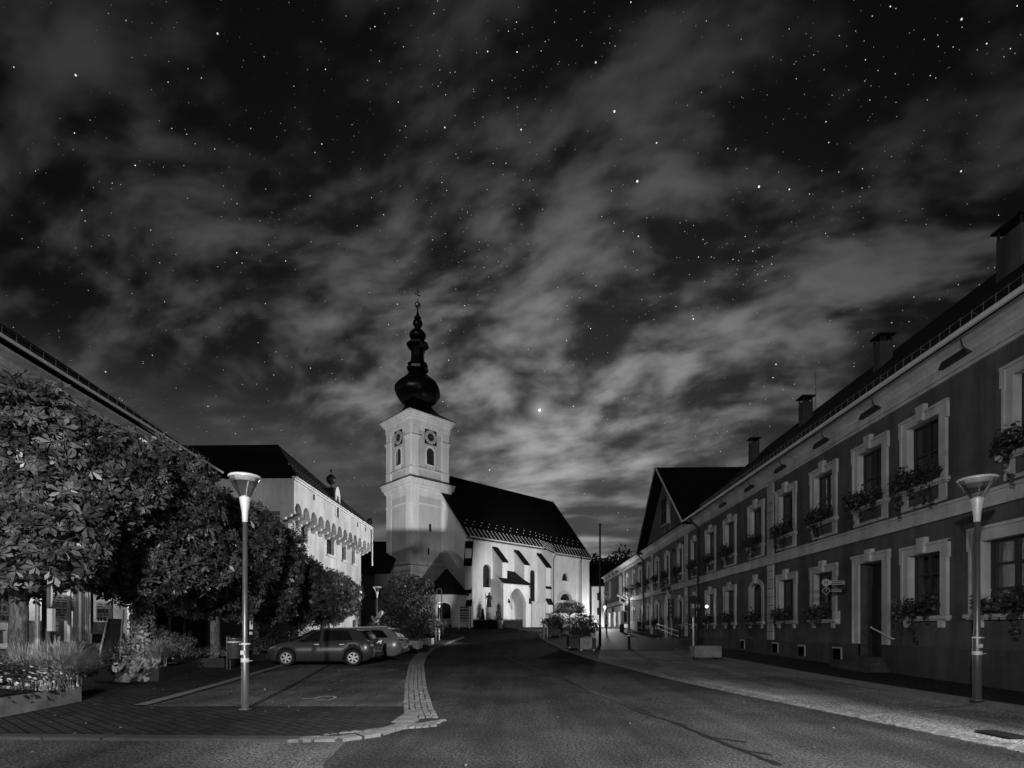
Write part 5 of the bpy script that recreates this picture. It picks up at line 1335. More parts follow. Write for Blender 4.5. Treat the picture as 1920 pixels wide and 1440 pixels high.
# west chapel (octagonal) with dark pyramid roof
cc_ = (-7.9, 63.9)
m = MB(); m.lathe([(2.55, g0 - .5), (2.55, 5.75)], (cc_[0], cc_[1], 0), 8, R(22.5)); m.lathe([(2.72, 5.45), (2.72, 5.78)], (cc_[0], cc_[1], 0), 8, R(22.5)); part('chapel', m, M_WHITE2, K)
m = MB(); m.lathe([(3.0, 5.7), (2.95, 5.85), (.05, 9.0)], (cc_[0], cc_[1], 0), 8, R(22.5)); part('chapel_roof', m, M_ROOFC, K)
FCp = Frame(cc_[0], cc_[1] - 2.356, 1, 0, 0, -1)
m = MB(FCp); o = [(-.75, 2.9), (-.75, 4.3)] + [(-x, 4.3 + z) for x, z in arc_pts(1.5, .45, 8)][1:-1] + [(.75, 4.3), (.75, 2.9)]
m.prism(o, 'n', .0, .03); part('chapel_window', m, M_GLASSD, K)
m = MB(FCp); oo = [(x * 1.25, 4.3 + (z - 4.3) * 1.3 if z > 4.3 else z) for x, z in o]; m.ring(oo, o, 'n', 0, .08); m.box(-.95, .95, 0, .15, 2.8, 2.9); part('chapel_window_surround', m, M_WHITE, K)

# ------------------------------------------------------------------ distant background
def plain_house(label, x0, x1, y0, y1, z0, ze, zr, axis='x', wall=M_WHITE, name='house', rd=None):
    t = thing(name, label, 'house', ((x0 + x1) / 2, (y0 + y1) / 2, z0))
    m = MB(); m.box(x0, x1, y0, y1, z0 - 1, ze)
    if axis == 'x': m.prism([(y0, ze), (y1, ze), ((y0 + y1) / 2, zr)], 's', x0, x1)
    else: m.prism([(x0, ze), (x1, ze), ((x0 + x1) / 2, zr)], 'n', y0, y1)
    part('wall', m, wall, t)
    m = MB(); o = .5
    if axis == 'x': yc = (y0 + y1) / 2; m.prism([(y0 - o, ze - .25), (yc, zr + .2), (y1 + o, ze - .25), (y1 + o, ze - .45), (yc, zr), (y0 - o, ze - .45)], 's', x0 - .3, x1 + .3)
    else: xc = (x0 + x1) / 2; m.prism([(x0 - o, ze - .25), (xc, zr + .2), (x1 + o, ze - .25), (x1 + o, ze - .45), (xc, zr), (x0 - o, ze - .45)], 'n', y0 - .3, y1 + .3)
    part('roof', m, M_ROOF, t)
    return t
W1 = plain_house('brightly lit white house squeezed between church and right-hand row', 13.3, 22, 88, 98, 2, 9.2, 13.0)
m = MB(); m.box(14.2, 14.7, 87.9, 88.0, 4, 5.2); m.box(14.2, 14.7, 87.9, 88.0, 6.5, 7.7); part('window', m, M_GLASSD, W1)
W2 = plain_house('dark house with steep roof between town hall and church tower', -34, -15.4, 66, 80, 1.9, 9.0, 13.6, wall=M_LWALL)
for x in (-17, -19.5, -22): m = MB(); m.box(x - .5, x + .5, 65.9, 66.02, 5.4, 7.0); part('window', m, M_GLASSD, W2)
# wooded hill
m = MB(); nx_, ny_ = 40, 12; pts = []
for j in range(ny_):
    for i in range(nx_):
        x = -220 + 440 * i / (nx_ - 1); y = 115 + 130 * j / (ny_ - 1); pts.append((x, y, 1.5 + 15 * (1 - math.cos(min(1, j / (ny_ - 1)) * math.pi)) / 2 * (.35 + .65 * math.exp(-((x - 60) / 90) ** 2)) + 1.2 * math.sin(x * .07) * j / ny_))
fs = [(j * nx_ + i, j * nx_ + i + 1, (j + 1) * nx_ + i + 1, (j + 1) * nx_ + i) for j in range(ny_ - 1) for i in range(nx_ - 1)]
m.add(pts, fs); struct('hill', m, M_GROUND, True)
def big_tree(x, y, top, r, label, base=None, n=2600, leaf=.5, mat_=M_LEAFD, bot=None, seed=0, group=None, name='tree', trunk=.25):
    gz = G(x, y) if base is None else base; bot = gz + 1.5 if bot is None else bot
    t = thing(name, label, 'tree', (x, y, gz), group)
    m = MB(); tree_trunk(m, (x, y, gz), max(.8, (bot - gz) + .6), trunk, trunk * .6, limbs=6, spread=r * .6, top=(top - bot) * .6, seed=seed); part('trunk', m, M_BARK, t, smooth=True)
    P, N = crown_points(n, (x, y, (top + bot) / 2), (r, r, (top - bot) / 2), .5, seed + 500, shell=.35)
    part('crown', np_mesh('crown', leaf_quads(P, N, leaf, aspect=.6), mat_), None, t)
    return t
for k, (px_, top_, r_, lab) in enumerate([(1112, 15.5, 3.0, 'dark tree beyond the church roof, leftmost of the far trees'), (1128, 17.0, 3.2, 'far dark tree directly behind the tall flagpole'), (1148, 16.2, 3.4, 'far dark tree between flagpole and the end of the right-hand roofs'), (1164, 18.5, 3.6, 'tallest far dark tree, above the roof end of the right-hand row'), (1184, 18.0, 3.6, 'far dark tree behind the eaves of the right-hand row')]):
    Y = 108 + k * 2; big_tree((px_ - 960) / FPX * Y, Y, top_, r_, lab, base=2.0, leaf=.8, seed=k + 10, group='far trees beyond the church', bot=5)
# dark leafy tree in front of the tower
big_tree(-8.75, 44.5, 6.2, 1.9, 'dense dark tree in front of the church tower above the oleander planters', n=5200, leaf=.24, bot=1.3, seed=3)

# ------------------------------------------------------------------ street lamps
def lamp_proto(label, loc, group='funnel-shaped street lamps', full=True):
    t = thing('street_lamp', label, 'street lamp', loc, group); Hh = 4.8
    m = MB(); m.lathe([(.12, 0), (.12, .02), (.072, .03), (.072, 1.33), (.05, 1.46), (.044, 3.85)], seg=20); part('pole', m, M_METAL, t, True, world=False)
    m = MB(); m.lathe([(.068, 1.31), (.082, 1.32), (.082, 1.345), (.068, 1.355)], seg=20); m.tube([(.07, 0, 1.33), (.115, -.02, 1.335)], .010, 5); m.tube([(-.07, 0, 1.33), (-.11, -.02, 1.33)], .009, 5); m.tube([(.07, -.02, 1.0), (.11, -.03, .99), (.16, -.03, 1.0)], .006, 5); m.lathe([(.070, .96), (.080, .97), (.080, 1.04), (.070, 1.05)], seg=20); m.box(-.05, .03, -.09, -.07, 1.12, 1.2); part('clamp_ring', m, M_METALL, t, world=False)
    m = MB(); m.lathe([(.046, 3.80), (.050, 3.81), (.062, 4.0), (.108, 4.28), (.108, 4.30), (.095, 4.30), (.05, 3.95)], seg=24, cap=False); part('socket_cone', m, M_METALL, t, True, world=False)
    m = MB(); m.lathe([(.102, 4.29), (.13, 4.36), (.295, 4.67), (.30, 4.70)], seg=28, cap=False); part('glass_cone', m, M_LAMPG, t, True, world=False)
    m = MB(); m.lathe([(.305, 4.68), (.315, 4.71), (.295, 4.735), (.19, 4.74), (.19, 4.72), (.275, 4.685), (.245, 4.60), (.25, 4.60), (.29, 4.68)], seg=28, cap=False); m.lathe([(.02, 4.775), (.2, 4.755), (.26, 4.738), (.02, 4.745)], seg=24); part('lid', m, M_METALL, t, True, world=False)
    m = MB(); m.lathe([(.04, 4.715), (.188, 4.715), (.188, 4.73), (.04, 4.73)], seg=20)
    for r in (.06, .1, .14, .17): m.lathe([(r, 4.70), (r + .01, 4.70), (r + .01, 4.715), (r, 4.715)], seg=20)
    part('louvre_disc', m, M_METALD, t, world=False)
    m = MB(); m.tube([(.05, -.05, 4.28), (.08, -.09, 4.45), (.15, -.15, 4.62), (.17, -.17, 4.7)], .011, 6); m.lathe([(.03, 4.28), (.09, 4.31), (.03, 4.35)], seg=14); part('strut', m, M_METALL, t, True, world=False)
    return t
lamp = lamp_proto('unlit funnel-topped lamp post standing at the left in front of the parking lot', (-5.41, 10.7, 0.02))
def lamp_at(x, y, sc, lab, z=None, sx=1.0):
    o = copy_tree(lamp); o.location = (x, y, G(x, y) + .02 if z is None else z); o.scale = (sx, sx, sc); o['label'] = lab; return o
lamp_at(9.92, 11.26, 1.0, 'unlit funnel-topped lamp post standing at the kerb in front of the right-hand house', .14, 1.12); 
lamp_at((707 - 960) / FPX * 38.6, 38.6, .87, 'distant left lamp post above the white sculpture, leftmost of the far lamps')
lamp_at((762 - 960) / FPX * 44, 44, .84, 'distant lamp post rising out of the oleander planters')
lamp_at((824 - 960) / FPX * 56, 56, .60, 'small distant lamp post in front of the chapel, beside the hooked pipe')
lamp_at((1137 - 960) / FPX * 52, 52, .84, 'distant lamp post silhouetted against the bright house near the church')
lamp_at((1183 - 960) / FPX * 32, 32.5, .80, 'mid-distance lamp post with silhouette-dark paint in front of the lit shop on the right', sx=1.25)

for o_ in bpy.data.objects:  # darker metal paints the far right poles as silhouettes
    if o_.name.startswith('pole') and o_.parent and o_.parent.name.startswith('street_lamp') and o_.parent.location.x > 5 and o_.parent.location.y > 20:
        o_.material_slots[0].link = 'OBJECT'; o_.material_slots[0].material = M_METALD
# lamps that light the scene, some of them added -------------------------------------------------
def flood_fixture(label, loc, target, power, cone, blend=.5, size=.1, pole=None, name='floodlight', shutter=None):
    t = thing(name, label, 'floodlight', loc)
    d = (Vector(target) - Vector(loc)).normalized(); rz = math.atan2(d.y, d.x) - math.pi / 2
    c, s = math.cos(rz), math.sin(rz); F = Frame(loc[0], loc[1], c, s, -s, c)
    m = MB(F); m.box(-.16, .16, -.28, -.06, loc[2] - .12, loc[2] + .12); part('housing', m, M_METALD, t)
    m = MB(F); m.tube([(0, -.16, loc[2] - .12), (0, -.16, loc[2] - .3)], .02, 6)
    if pole: m.tube([(0, -.16, loc[2] - .3), (0, -.16, pole)], .05, 8)
    part('bracket', m, M_METALD, t)
    spot('lamp_light', loc, target, power, cone, blend, size, t)
    if shutter:      # four blocker plates added in front of the lamp to square off its beam
        L_ = .45; w_, h_ = math.tan(R(shutter[0])) * L_, math.tan(R(shutter[1])) * L_
        sd = Vector((c, s, 0)); up = sd.cross(d).normalized(); O_ = Vector(loc); m = MB()
        for a_, b_ in (((-1, -1), (1, -1)), ((1, -1), (1, 1)), ((1, 1), (-1, 1)), ((-1, 1), (-1, -1))):
            far = [O_ + d * L_ + sd * (w_ * q[0]) + up * (h_ * q[1]) for q in (a_, b_)]; near = [O_ + d * .12 + sd * (.10 * q[0]) + up * (.10 * q[1]) for q in (b_, a_)]
            out_ = [p + (p - O_ - d * L_) * .05 for p in far]
            big = [O_ + d * L_ + sd * (w_ * q[0] + .12 * q[0]) + up * (h_ * q[1] + .12 * q[1]) for q in (b_, a_)]
            m.poly([tuple(p) for p in far + big]); m.poly([tuple(p) for p in far + near])
        part('beam_blocker', m, M_METALD, t, recalc=False)
    return t
# street lamp behind the viewer: the bright pool on the road
t = thing('unseen_street_light', 'tall road light standing behind the viewpoint, its beam on the near road', 'street light', (8.9, -3.0, .12))
m = MB(); m.tube([(8.9, -3, .1), (8.9, -3, 7.6), (8.5, -2.9, 8.1), (7.4, -2.6, 8.25)], [.09, .06, .05, .045], 8); part('pole', m, M_METAL, t)
m = MB(); m.box(6.6, 7.4, -2.75, -2.45, 8.2, 8.32); part('lamp_head', m, M_METALD, t)
POOL = [spot('lamp_light', (7.0, -2.6, 8.15), (3.1, 6.1, 0), 18500, 53, .6, .12, t)]
t = thing('unseen_street_light', 'unseen second road light added behind the viewpoint to light the chestnut row', 'street light', (-1.5, -4.0, .0))  # added lamp out of view, brightens the trees and left foreground
m = MB(); m.tube([(-1.5, -4, 0), (-1.5, -4, 5.6), (-1.8, -3.9, 6.0), (-2.4, -3.6, 6.1)], [.09, .06, .05, .045], 8); part('pole', m, M_METAL, t)
m = MB(); m.box(-3.2, -2.4, -3.75, -3.45, 6.08, 6.2); part('lamp_head', m, M_METALD, t)
spot('lamp_light', (-2.8, -3.6, 6.03), (-11.0, 14.5, 2.9), 9000, 46, .8, .12, t)
point('lamp_light', (-2.8, -3.6, 5.9), 3700, .15, t)  # added spill light that brightens the right-hand facade and its cove
flood_fixture('floodlight on the wall of the gabled house aimed at the nave', (12.35, 51.5, 8.0), (1.5, 76, 6.5), 11500, 58, .5, .5)
flood_fixture('fill floodlight added on a low post at the plaza edge for the buttresses', (2.9, 49.5, 2.3), (1.4, 66, 6.0), 3400, 52, .4, pole=1.2)  # added lamp filling the west faces of the buttresses
flood_fixture('small ground floodlight added on the left peninsula to brighten the tower foot', (-6.2, 52.5, 2.0), (-11.8, 68, 9.0), 1900, 36, .6, .2, pole=1.3)  # added lamp that lifts the lower tower walls
flood_fixture('narrow floodlight on the roof edge of the town hall aimed at the upper tower', (-12.0, 44.2, 10.6), (-12.75, 68, 21.9), 17000, 60, .1, .008, shutter=(9.6, 16.0))
flood_fixture('floodlight high on the gabled house wall aimed at the town hall front', (12.0, 40.0, 7.6), (-13.5, 38.0, 6.6), 22000, 46, .35)
# lit lantern at the white house
t = thing('wall_lamp', 'brightly burning lamp on the white house near the church', 'lamp', (15.4, 84.0, 3.8))
m = MB(); m.sphere((0, 0, 0), .22, 12, 8); part('globe', m, emit('bright_lamp_glow', 1, 3), t, world=False)
m = MB(); m.tube([(0, 0, .2), (0, .6, .6), (0.3, 4.0, .7)], .03, 6); part('arm', m, M_METALD, t, world=False)
point('lamp_light', (15.4, 83.5, 3.6), 1300, .2, t)
t = thing('post_lamp', 'low lamp glowing on the plaza in front of the farthest right-hand house', 'lamp', (10.9, 62.0, 1.9))
m = MB(); m.tube([(0, 0, 0), (0, 0, 2.2)], .05, 8); part('pole', m, M_METALD, t, world=False)
m = MB(); m.sphere((0, 0, 2.35), .16, 12, 8); part('globe', m, emit('bright_lamp_glow', 1, 3), t, world=False)
point('lamp_light', (10.9, 61.7, 4.25), 700, .15, t)
spot('lamp_light', (10.9, 61.6, 4.3), (5.5, 46, .8), 2200, 66, .5, .3, t)

# ------------------------------------------------------------------ cars
def build_car(name, label, loc, rz, P, paint):
    t = thing(name, label, 'car', loc, None, rz)
    Ln = P['len']; W = P['w'] / 2; top = P['top']; belt = P['belt']; wx = P['wheels']; wr = .315
    def ztop(x): return interp(top, x)
    def zbelt(x): return min(interp(belt, x), ztop(x) - .015)
    def wid(x):
        f = 1.0; a = x / .55; b = (Ln - x) / .45
        if a < 1: f *= 1 - .22 * (1 - a) ** 2
        if b < 1: f *= 1 - .14 * (1 - b) ** 2
        return W * f
    def zbot(x):
        z = .20
        for c in wx:
            dx = abs(x - c)
            if dx < .385: z = max(z, .30 + math.sqrt(.385 ** 2 - dx * dx))
        if x < .25: z = max(z, .20 + .1 * (1 - x / .25))
        if x > Ln - .3: z = max(z, .22 + .14 * (x - Ln + .3) / .3)
        return z
    def sec(x):
        w = wid(x); zb = zbot(x); zt = ztop(x); bz = zbelt(x); gh = zt - bz
        rw = w - .03 - gh * .42; zm = min(.62, bz - .02) if zb < .6 else max(zb + .01, .70); 
        shoulder = w * 1.0
        return [(0, zb), (w * .96, zb), (w, min(zb + .05, zm)), (shoulder * 1.012, zm), (w * .985, bz - .01), (w * .97, bz + .005), (rw + .04, zt - min(.09, gh * .4)), (rw - .06, zt - min(.025, gh * .15)), (rw * .5, zt + .012), (0, zt + .018)]
    xs = sorted(set([round(x, 3) for x in np.linspace(0.02, Ln - .02, 60)] + [round(c + s * d, 3) for c in wx for s in (-1, 1) for d in (.384, .37, .34, .28, .2, .1)] + [0.0, Ln]))
    body = MB(); ns = 10; pts = []; fs = []
    for x in xs:
        s = sec(x); half = [(x, y, z) for y, z in s]; pts += half + [(x, -y, z) for y, z in s[1:-1]][::-1]
    n = 2 * ns - 2
    for i in range(len(xs) - 1):
        for j in range(n): j2 = (j + 1) % n; fs.append((i * n + j, i * n + j2, (i + 1) * n + j2, (i + 1) * n + j))
    fs.append(tuple(range(n))); fs.append(tuple((len(xs) - 1) * n + j for j in range(n))[::-1])
    body.add(pts, fs); bo = part('body', body, paint, t, smooth=True, world=False)
    def side(x, f, off=.008):       # point on greenhouse side at height fraction f between belt and roof edge
        s = sec(x); a, b = s[5], s[6]; y = a[0] + (b[0] - a[0]) * f; z = a[1] + (b[1] - a[1]) * f; return (x, y + off * .9, z + off * .45)
    for sg in (1, -1):
        for (xa, xb, xt0, xt1) in P['sidewin']:
            m = MB(); nn = 10; pp = []
            for i in range(nn + 1):
                for j in range(4):
                    f = .05 + .92 * j / 3; x0_ = xa + (xt0 - xa) * f; x1_ = xb + (xt1 - xb) * f; x = x0_ + (x1_ - x0_) * i / nn; q = side(x, f); pp.append((q[0], q[1] * sg, q[2]))
            m.add(pp, [(i * 4 + j, i * 4 + j + 1, (i + 1) * 4 + j + 1, (i + 1) * 4 + j) for i in range(nn) for j in range(3)])
            part('side_window', m, M_GLASSD, t, world=False, recalc=False)
    def cap(xa, xb, f0, name_, mat_, off=.01):
        m = MB(); nn = 6; pp = []
        for i in range(nn + 1):
            x = xa + (xb - xa) * i / nn; s = sec(x); ww = s[7][0] * f0; z = ztop(x) + .02
            for k in range(7): yy = -ww + 2 * ww * k / 6; pp.append((x + (off if xa > Ln / 2 else -off), yy, z + off - .01 * (abs(yy) / ww) ** 2))
        m.add(pp, [(i * 7 + j, i * 7 + j + 1, (i + 1) * 7 + j + 1, (i + 1) * 7 + j) for i in range(nn) for j in range(6)]); return part(name_, m, mat_, t, world=False, recalc=False)
    cap(*P['wind'], .97, 'windscreen', M_GLASSD); cap(*P['rear'], .97, 'rear_window', M_GLASSD)
    # wheels
    for c in wx:
        for sg in (1, -1):
            m = MB(); prof = [(.19, -.09), (.29, -.10), (wr, -.07), (wr, .07), (.29, .10), (.215, .10), (.205, .06)]
            for_ = []
            seg = 28; pts = []; fs = []
            for r, y in prof:
                for j in range(seg): a = 6.28318 * j / seg; pts.append((c + r * math.cos(a), sg * (wid(c) - .105 + y), .315 + r * math.sin(a)))
            for i in range(len(prof) - 1):
                for j in range(seg): j2 = (j + 1) % seg; fs.append((i * seg + j, i * seg + j2, (i + 1) * seg + j2, (i + 1) * seg + j))
            m.add(pts, fs); wo = part('wheel', m, M_TYRE, t, smooth=True, world=False)
            m = MB(); y1_ = sg * (wid(c) - .105 + .085); y0_ = sg * (wid(c) - .105 + .05)
            for k in range(P.get('spokes', 6)):
                a = 6.28318 * k / P.get('spokes', 6) + .3; ca, sa = math.cos(a), math.sin(a); f2 = lambda r, q: (c + ca * r - sa * q, .315 + sa * r + ca * q)
                m.prism([f2(.03, -.022), f2(.205, -.032), f2(.205, .032), f2(.03, .022)], 'n', min(y0_, y1_), max(y0_, y1_))
            rr = [(c + .215 * math.cos(6.28318 * k / 24), .315 + .215 * math.sin(6.28318 * k / 24)) for k in range(25)]; ri = [(c + .190 * math.cos(6.28318 * k / 24), .315 + .190 * math.sin(6.28318 * k / 24)) for k in range(25)]
            m.ring(rr, ri, 'n', min(y0_, y1_), max(y0_, y1_) ); m.prism([(c + .05 * math.cos(6.28 * k / 10), .315 + .05 * math.sin(6.28 * k / 10)) for k in range(10)], 'n', min(y0_, y1_) , max(y0_, y1_) + .01 * (sg > 0)); part('rim', m, M_RIM, wo, world=False)
            m = MB(); m.prism([(c + .2 * math.cos(6.28 * k / 20), .315 + .2 * math.sin(6.28 * k / 20)) for k in range(20)], 'n', sg * (wid(c) - .1) - .01, sg * (wid(c) - .1) + .01); part('brake_disc', m, M_BLACK, wo, world=False)
    # wheel-house darks
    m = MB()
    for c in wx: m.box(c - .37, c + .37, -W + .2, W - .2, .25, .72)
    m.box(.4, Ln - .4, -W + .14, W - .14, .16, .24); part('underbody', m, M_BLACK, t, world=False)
    # seams, handles, mirrors
    def seam_line(pts_, name_, mat_, wd=.006):
        for sg in (1, -1):
            pass
    m = MB()
    for sg in (1, -1):
        for xd in P['seams']:
            for (za, zb_) in ((.30, .62), (.62, 1.0)):
                bz = zbelt(xd); za2, zb2 = za, min(zb_, bz - .01)
                if zb2 <= za2: continue
                y_ = wid(xd) * 1.012 + .002; m.add([(xd - .006, sg * y_, za2), (xd + .006, sg * y_, za2), (xd + .006, sg * (wid(xd) * (1.0) + .004), zb2), (xd - .006, sg * (wid(xd) * 1.0 + .004), zb2)], [(0, 1, 2, 3)])
    part('door_seam', m, M_BLACK, t, world=False, recalc=False)
    for sg in (1, -1):
        for xh in P['handles']:
            m = MB(); yb = wid(xh); m.box(xh - .09, xh + .09, min(sg * yb, sg * (yb + .035)), max(sg * yb, sg * (yb + .035)), .83, .86); part('door_handle', m, paint if paint is M_CAR2 else M_METALL, t, world=False)
        m = MB(); xm = P['wind'][0] + .28; yb = wid(xm); m.sphere((xm, sg * (yb + .07), zbelt(xm) + .1), .09, 10, 8, .7, 1.1, .8); part('wing_mirror', m, M_PLASTIC, t, smooth=True, world=False)
        # lamps
        m = MB(); pp = []
        for i in range(5):
            x = .06 + .36 * i / 4; s = sec(x); f = (.30, .12)
            ya, za = s[4]; pp += [(x, sg * (ya + .006), za - .17 + .05 * i / 4), (x, sg * (ya + .006), za - .01)]
        m.add(pp, [(2 * i, 2 * i + 1, 2 * i + 3, 2 * i + 2) for i in range(4)]); part('headlight', m, M_LENS, t, world=False, recalc=False)
        m = MB(); xr = Ln; y_ = wid(Ln - .05); zt_ = P['tail']
        m.box(xr - .30, xr + .012, min(sg * (y_ - .22), sg * (y_ + .028)), max(sg * (y_ - .22), sg * (y_ + .028)), zt_[0], zt_[1]); part('tail_light', m, M_LENSD, t, world=False)
        m = MB(); m.box(xr - .12, xr + .02, min(sg * (y_ - .15), sg * (y_ + .035)), max(sg * (y_ - .15), sg * (y_ + .035)), zt_[0] + .05, zt_[0] + .12); m.box(xr - .08, xr + .022, min(sg * (y_ - .3), sg * (y_ - .1)), max(sg * (y_ - .3), sg * (y_ - .1)), zt_[0] - .22, zt_[0] - .17); part('reflector', m, M_LENS, t, world=False)
    m = MB(); m.box(Ln - .06, Ln + .05, -W + .1, W - .1, .36, .50); m.box(-.04, .05, -W + .22, W - .22, .28, .44); part('bumper', m, M_PLASTIC, t, world=False)
    m = MB(); m.box(Ln + .015, Ln + .03, -.26, .26, .62, .73); part('number_plate', m, M_CREAM, t, world=False)
    if P.get('spoiler'):
        xs_ = P['spoiler']; m = MB(); m.prism([(xs_ - .25, ztop(xs_ - .25) + .02), (xs_ + .1, ztop(xs_ - .2) - .01), (xs_ + .1, ztop(xs_ - .2) - .04), (xs_ - .2, ztop(xs_ - .2) - .02)], 'n', -.52, .52); part('spoiler', m, paint, t, world=False)
    if P.get('rails'):
        m = MB()
        for sg in (1, -1): m.tube([(1.7, sg * .52, ztop(1.7) + .04), (1.9, sg * .52, ztop(1.9) + .07), (3.6, sg * .52, ztop(3.6) + .07), (3.8, sg * .52, ztop(3.8) + .03)], .015, 6)
        part('roof_rail', m, M_METALL, t, world=False)
    return t
hatch = dict(len=4.2, w=1.76, wheels=(.82, 3.42), top=[(0, .52), (.04, .66), (.2, .76), (.6, .88), (1.02, .97), (1.15, 1.03), (1.5, 1.24), (1.85, 1.41), (2.2, 1.475), (2.8, 1.485), (3.3, 1.45), (3.68, 1.37), (3.85, 1.20), (4.02, .99), (4.12, .9), (4.17, .75), (4.2, .45)],
             belt=[(0, .7), (1.0, .90), (2.0, .93), (3.2, .985), (4.2, 1.0)], sidewin=[(1.22, 2.12, 1.78, 2.10), (2.24, 3.42, 2.24, 3.20)], wind=(1.12, 1.80), rear=(3.72, 4.0), seams=(1.14, 2.18, 3.02), handles=(2.02, 3.0), tail=(.72, .98), spoiler=3.68, spokes=6)
HY = 20.9; build_car('hatchback_car', 'dark grey hatchback parked side-on with alloy wheels', (-9.62, HY + .5, G(0, HY + .2) + .01), R(0.5), hatch, M_CAR1)
est = dict(len=4.6, w=1.8, wheels=(.88, 3.55), top=[(0, .52), (.04, .66), (.2, .76), (.6, .88), (1.1, .97), (1.25, 1.04), (1.6, 1.25), (1.95, 1.40), (2.3, 1.46), (3.2, 1.465), (3.9, 1.42), (4.1, 1.36), (4.3, 1.15), (4.44, .98), (4.52, .9), (4.57, .72), (4.6, .45)],
           belt=[(0, .7), (1.0, .88), (2.0, .92), (3.4, .97), (4.6, 1.0)], sidewin=[(1.32, 2.2, 1.86, 2.18), (2.3, 3.1, 2.3, 3.06), (3.2, 4.02, 3.16, 3.70)], wind=(1.2, 1.9), rear=(4.13, 4.42), seams=(1.2, 2.25, 3.12), handles=(2.1, 3.0), tail=(.74, .95), spoiler=4.12, spokes=10, rails=True)
EY = 23.5; build_car('estate_car', 'silver estate car parked behind the dark hatchback, its tail showing', (-9.45, EY + .5, G(0, EY + .2) + .01), R(1.0), est, M_CAR2)

# ------------------------------------------------------------------ planters and plants, left foreground
def planter_poly(name, label, pts, z0, h, mat_, group=None, th=.04, cat='planter'):
    t = thing(name, label, cat, (pts[0][0], pts[0][1], z0), group); m = MB(); n = len(pts)
    cx = sum(p[0] for p in pts) / n; cy = sum(p[1] for p in pts) / n
    inn = [(cx + (p[0] - cx) * .96, cy + (p[1] - cy) * .97) for p in pts]
    m.ring(pts + [pts[0]], inn + [inn[0]], 'z', z0 - .05, z0 + h); part('panel', m, mat_, t)
    m = MB(); m.poly([(p[0], p[1], z0 + h - .06) for p in inn]); part('soil', m, M_SOIL, t, recalc=False); return t
planter_poly('steel_planter', 'large pale steel planter full of flowers at the bottom left edge', [(-9.2, 7.0), (-9.62, 11.8), (-12.6, 12.0), (-12.6, 7.0)], .0, .38, M_CORTEN)
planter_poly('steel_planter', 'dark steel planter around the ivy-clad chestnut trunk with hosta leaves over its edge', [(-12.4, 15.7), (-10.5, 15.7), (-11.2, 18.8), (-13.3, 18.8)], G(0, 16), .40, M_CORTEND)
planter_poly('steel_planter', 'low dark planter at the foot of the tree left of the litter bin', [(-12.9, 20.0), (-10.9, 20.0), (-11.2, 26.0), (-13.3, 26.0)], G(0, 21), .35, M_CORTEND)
def grass_clump(label, x, y, z, r, h, n, seed, group='fountain grass clumps'):
    g = np.random.default_rng(seed); a = g.uniform(0, 6.28, n); lean = g.uniform(.1, 1.0, n) ** .8; L = h * g.uniform(.7, 1.15, n); w = .007 + .005 * g.uniform(0, 1, n)
    B0 = np.stack([x + g.normal(0, r * .15, n), y + g.normal(0, r * .15, n), np.full(n, z)], 1); D = np.stack([np.cos(a), np.sin(a), 0 * a], 1); S = np.stack([-np.sin(a), np.cos(a), 0 * a], 1)
    V = []; prev = B0; pw = w
    for k in range(1, 6):
        t_ = k / 5; pos = B0 + D * (lean * r * 1.7 * t_ ** 1.8)[:, None]; pos[:, 2] = z + L * (t_ - .45 * lean * t_ ** 2.4) * 1.15
        nw = w * (1 - t_ * .85)
        V.append(np.stack([prev - S * pw[:, None], prev + S * pw[:, None], pos + S * nw[:, None], pos - S * nw[:, None]], 1)); prev = pos; pw = nw
    V = np.concatenate(V).reshape(-1, 3)
    return solo('fountain_grass', np_mesh('fountain_grass', V, M_GRASS), None, label, 'ornamental grass', group)
grass_clump('large fountain grass arching over the corner of the pale steel planter', -9.95, 11.6, .33, .75, 1.0, 1500, 1)
grass_clump('fountain grass clump left of the corner one, beside the sign post', -10.7, 11.7, .33, .6, .95, 900, 2)
grass_clump('smaller fountain grass at the right end of the dark planter', -11.0, 16.4, .5, .5, .8, 800, 3)
def shrub(name, label, cat, c, r, n, leaf, mat_, seed, group=None, flower=0, box=2.0, lo=-.4, fm=None, aspect=.6, lump=.4):
    t = thing(name, label, cat, (c[0], c[1], c[2] - r[2]), group)
    P, N = crown_points(n, c, r, lump, seed, box=box, shell=.3, lo=lo)
    part('foliage', np_mesh('foliage', leaf_quads(P, N, leaf, aspect=aspect), mat_), None, t)
    if flower:
        P, N = crown_points(flower, c, (r[0] * 1.03, r[1] * 1.03, r[2] * 1.03), lump, seed, box=box, shell=.92, lo=-.1); part('blossom', np_mesh('blossom', leaf_quads(P, N, leaf * .9, aspect=.95, droop=.05), fm or M_FLOWER), None, t)
    return t
shrub('flowering_shrub', 'mass of small white flowers in the pale steel planter at the left edge', 'flowers', (-10.3, 9.9, .62), (1.1, 1.7, .35), 3000, .07, M_LEAFD, 5, flower=520, lo=0, box=3)
shrub('flowering_shrub', 'taller leafy flowers behind the white ones at the left edge', 'flowers', (-11.6, 11.0, .72), (.9, 1.3, .45), 2000, .08, M_LEAFD, 6, flower=160, lo=0)
shrub('flowering_shrub', 'patch of white flowers at the left end of the dark planter', 'flowers', (-12.2, 16.1, .65), (.5, .45, .3), 800, .07, M_LEAFD, 7, flower=150, lo=0)
shrub('leafy_shrub', 'feathery bush around the ivy-clad chestnut trunk', 'shrub', (-11.9, 17.6, .95), (1.1, 1.0, .75), 4200, .075, M_LEAFL, 8, lo=-.3)
shrub('leafy_shrub', 'low bush at the right end of the dark planter behind the small grass', 'shrub', (-12.0, 18.6, .8), (.8, .8, .45), 1800, .08, M_LEAFL, 18, lo=-.3)
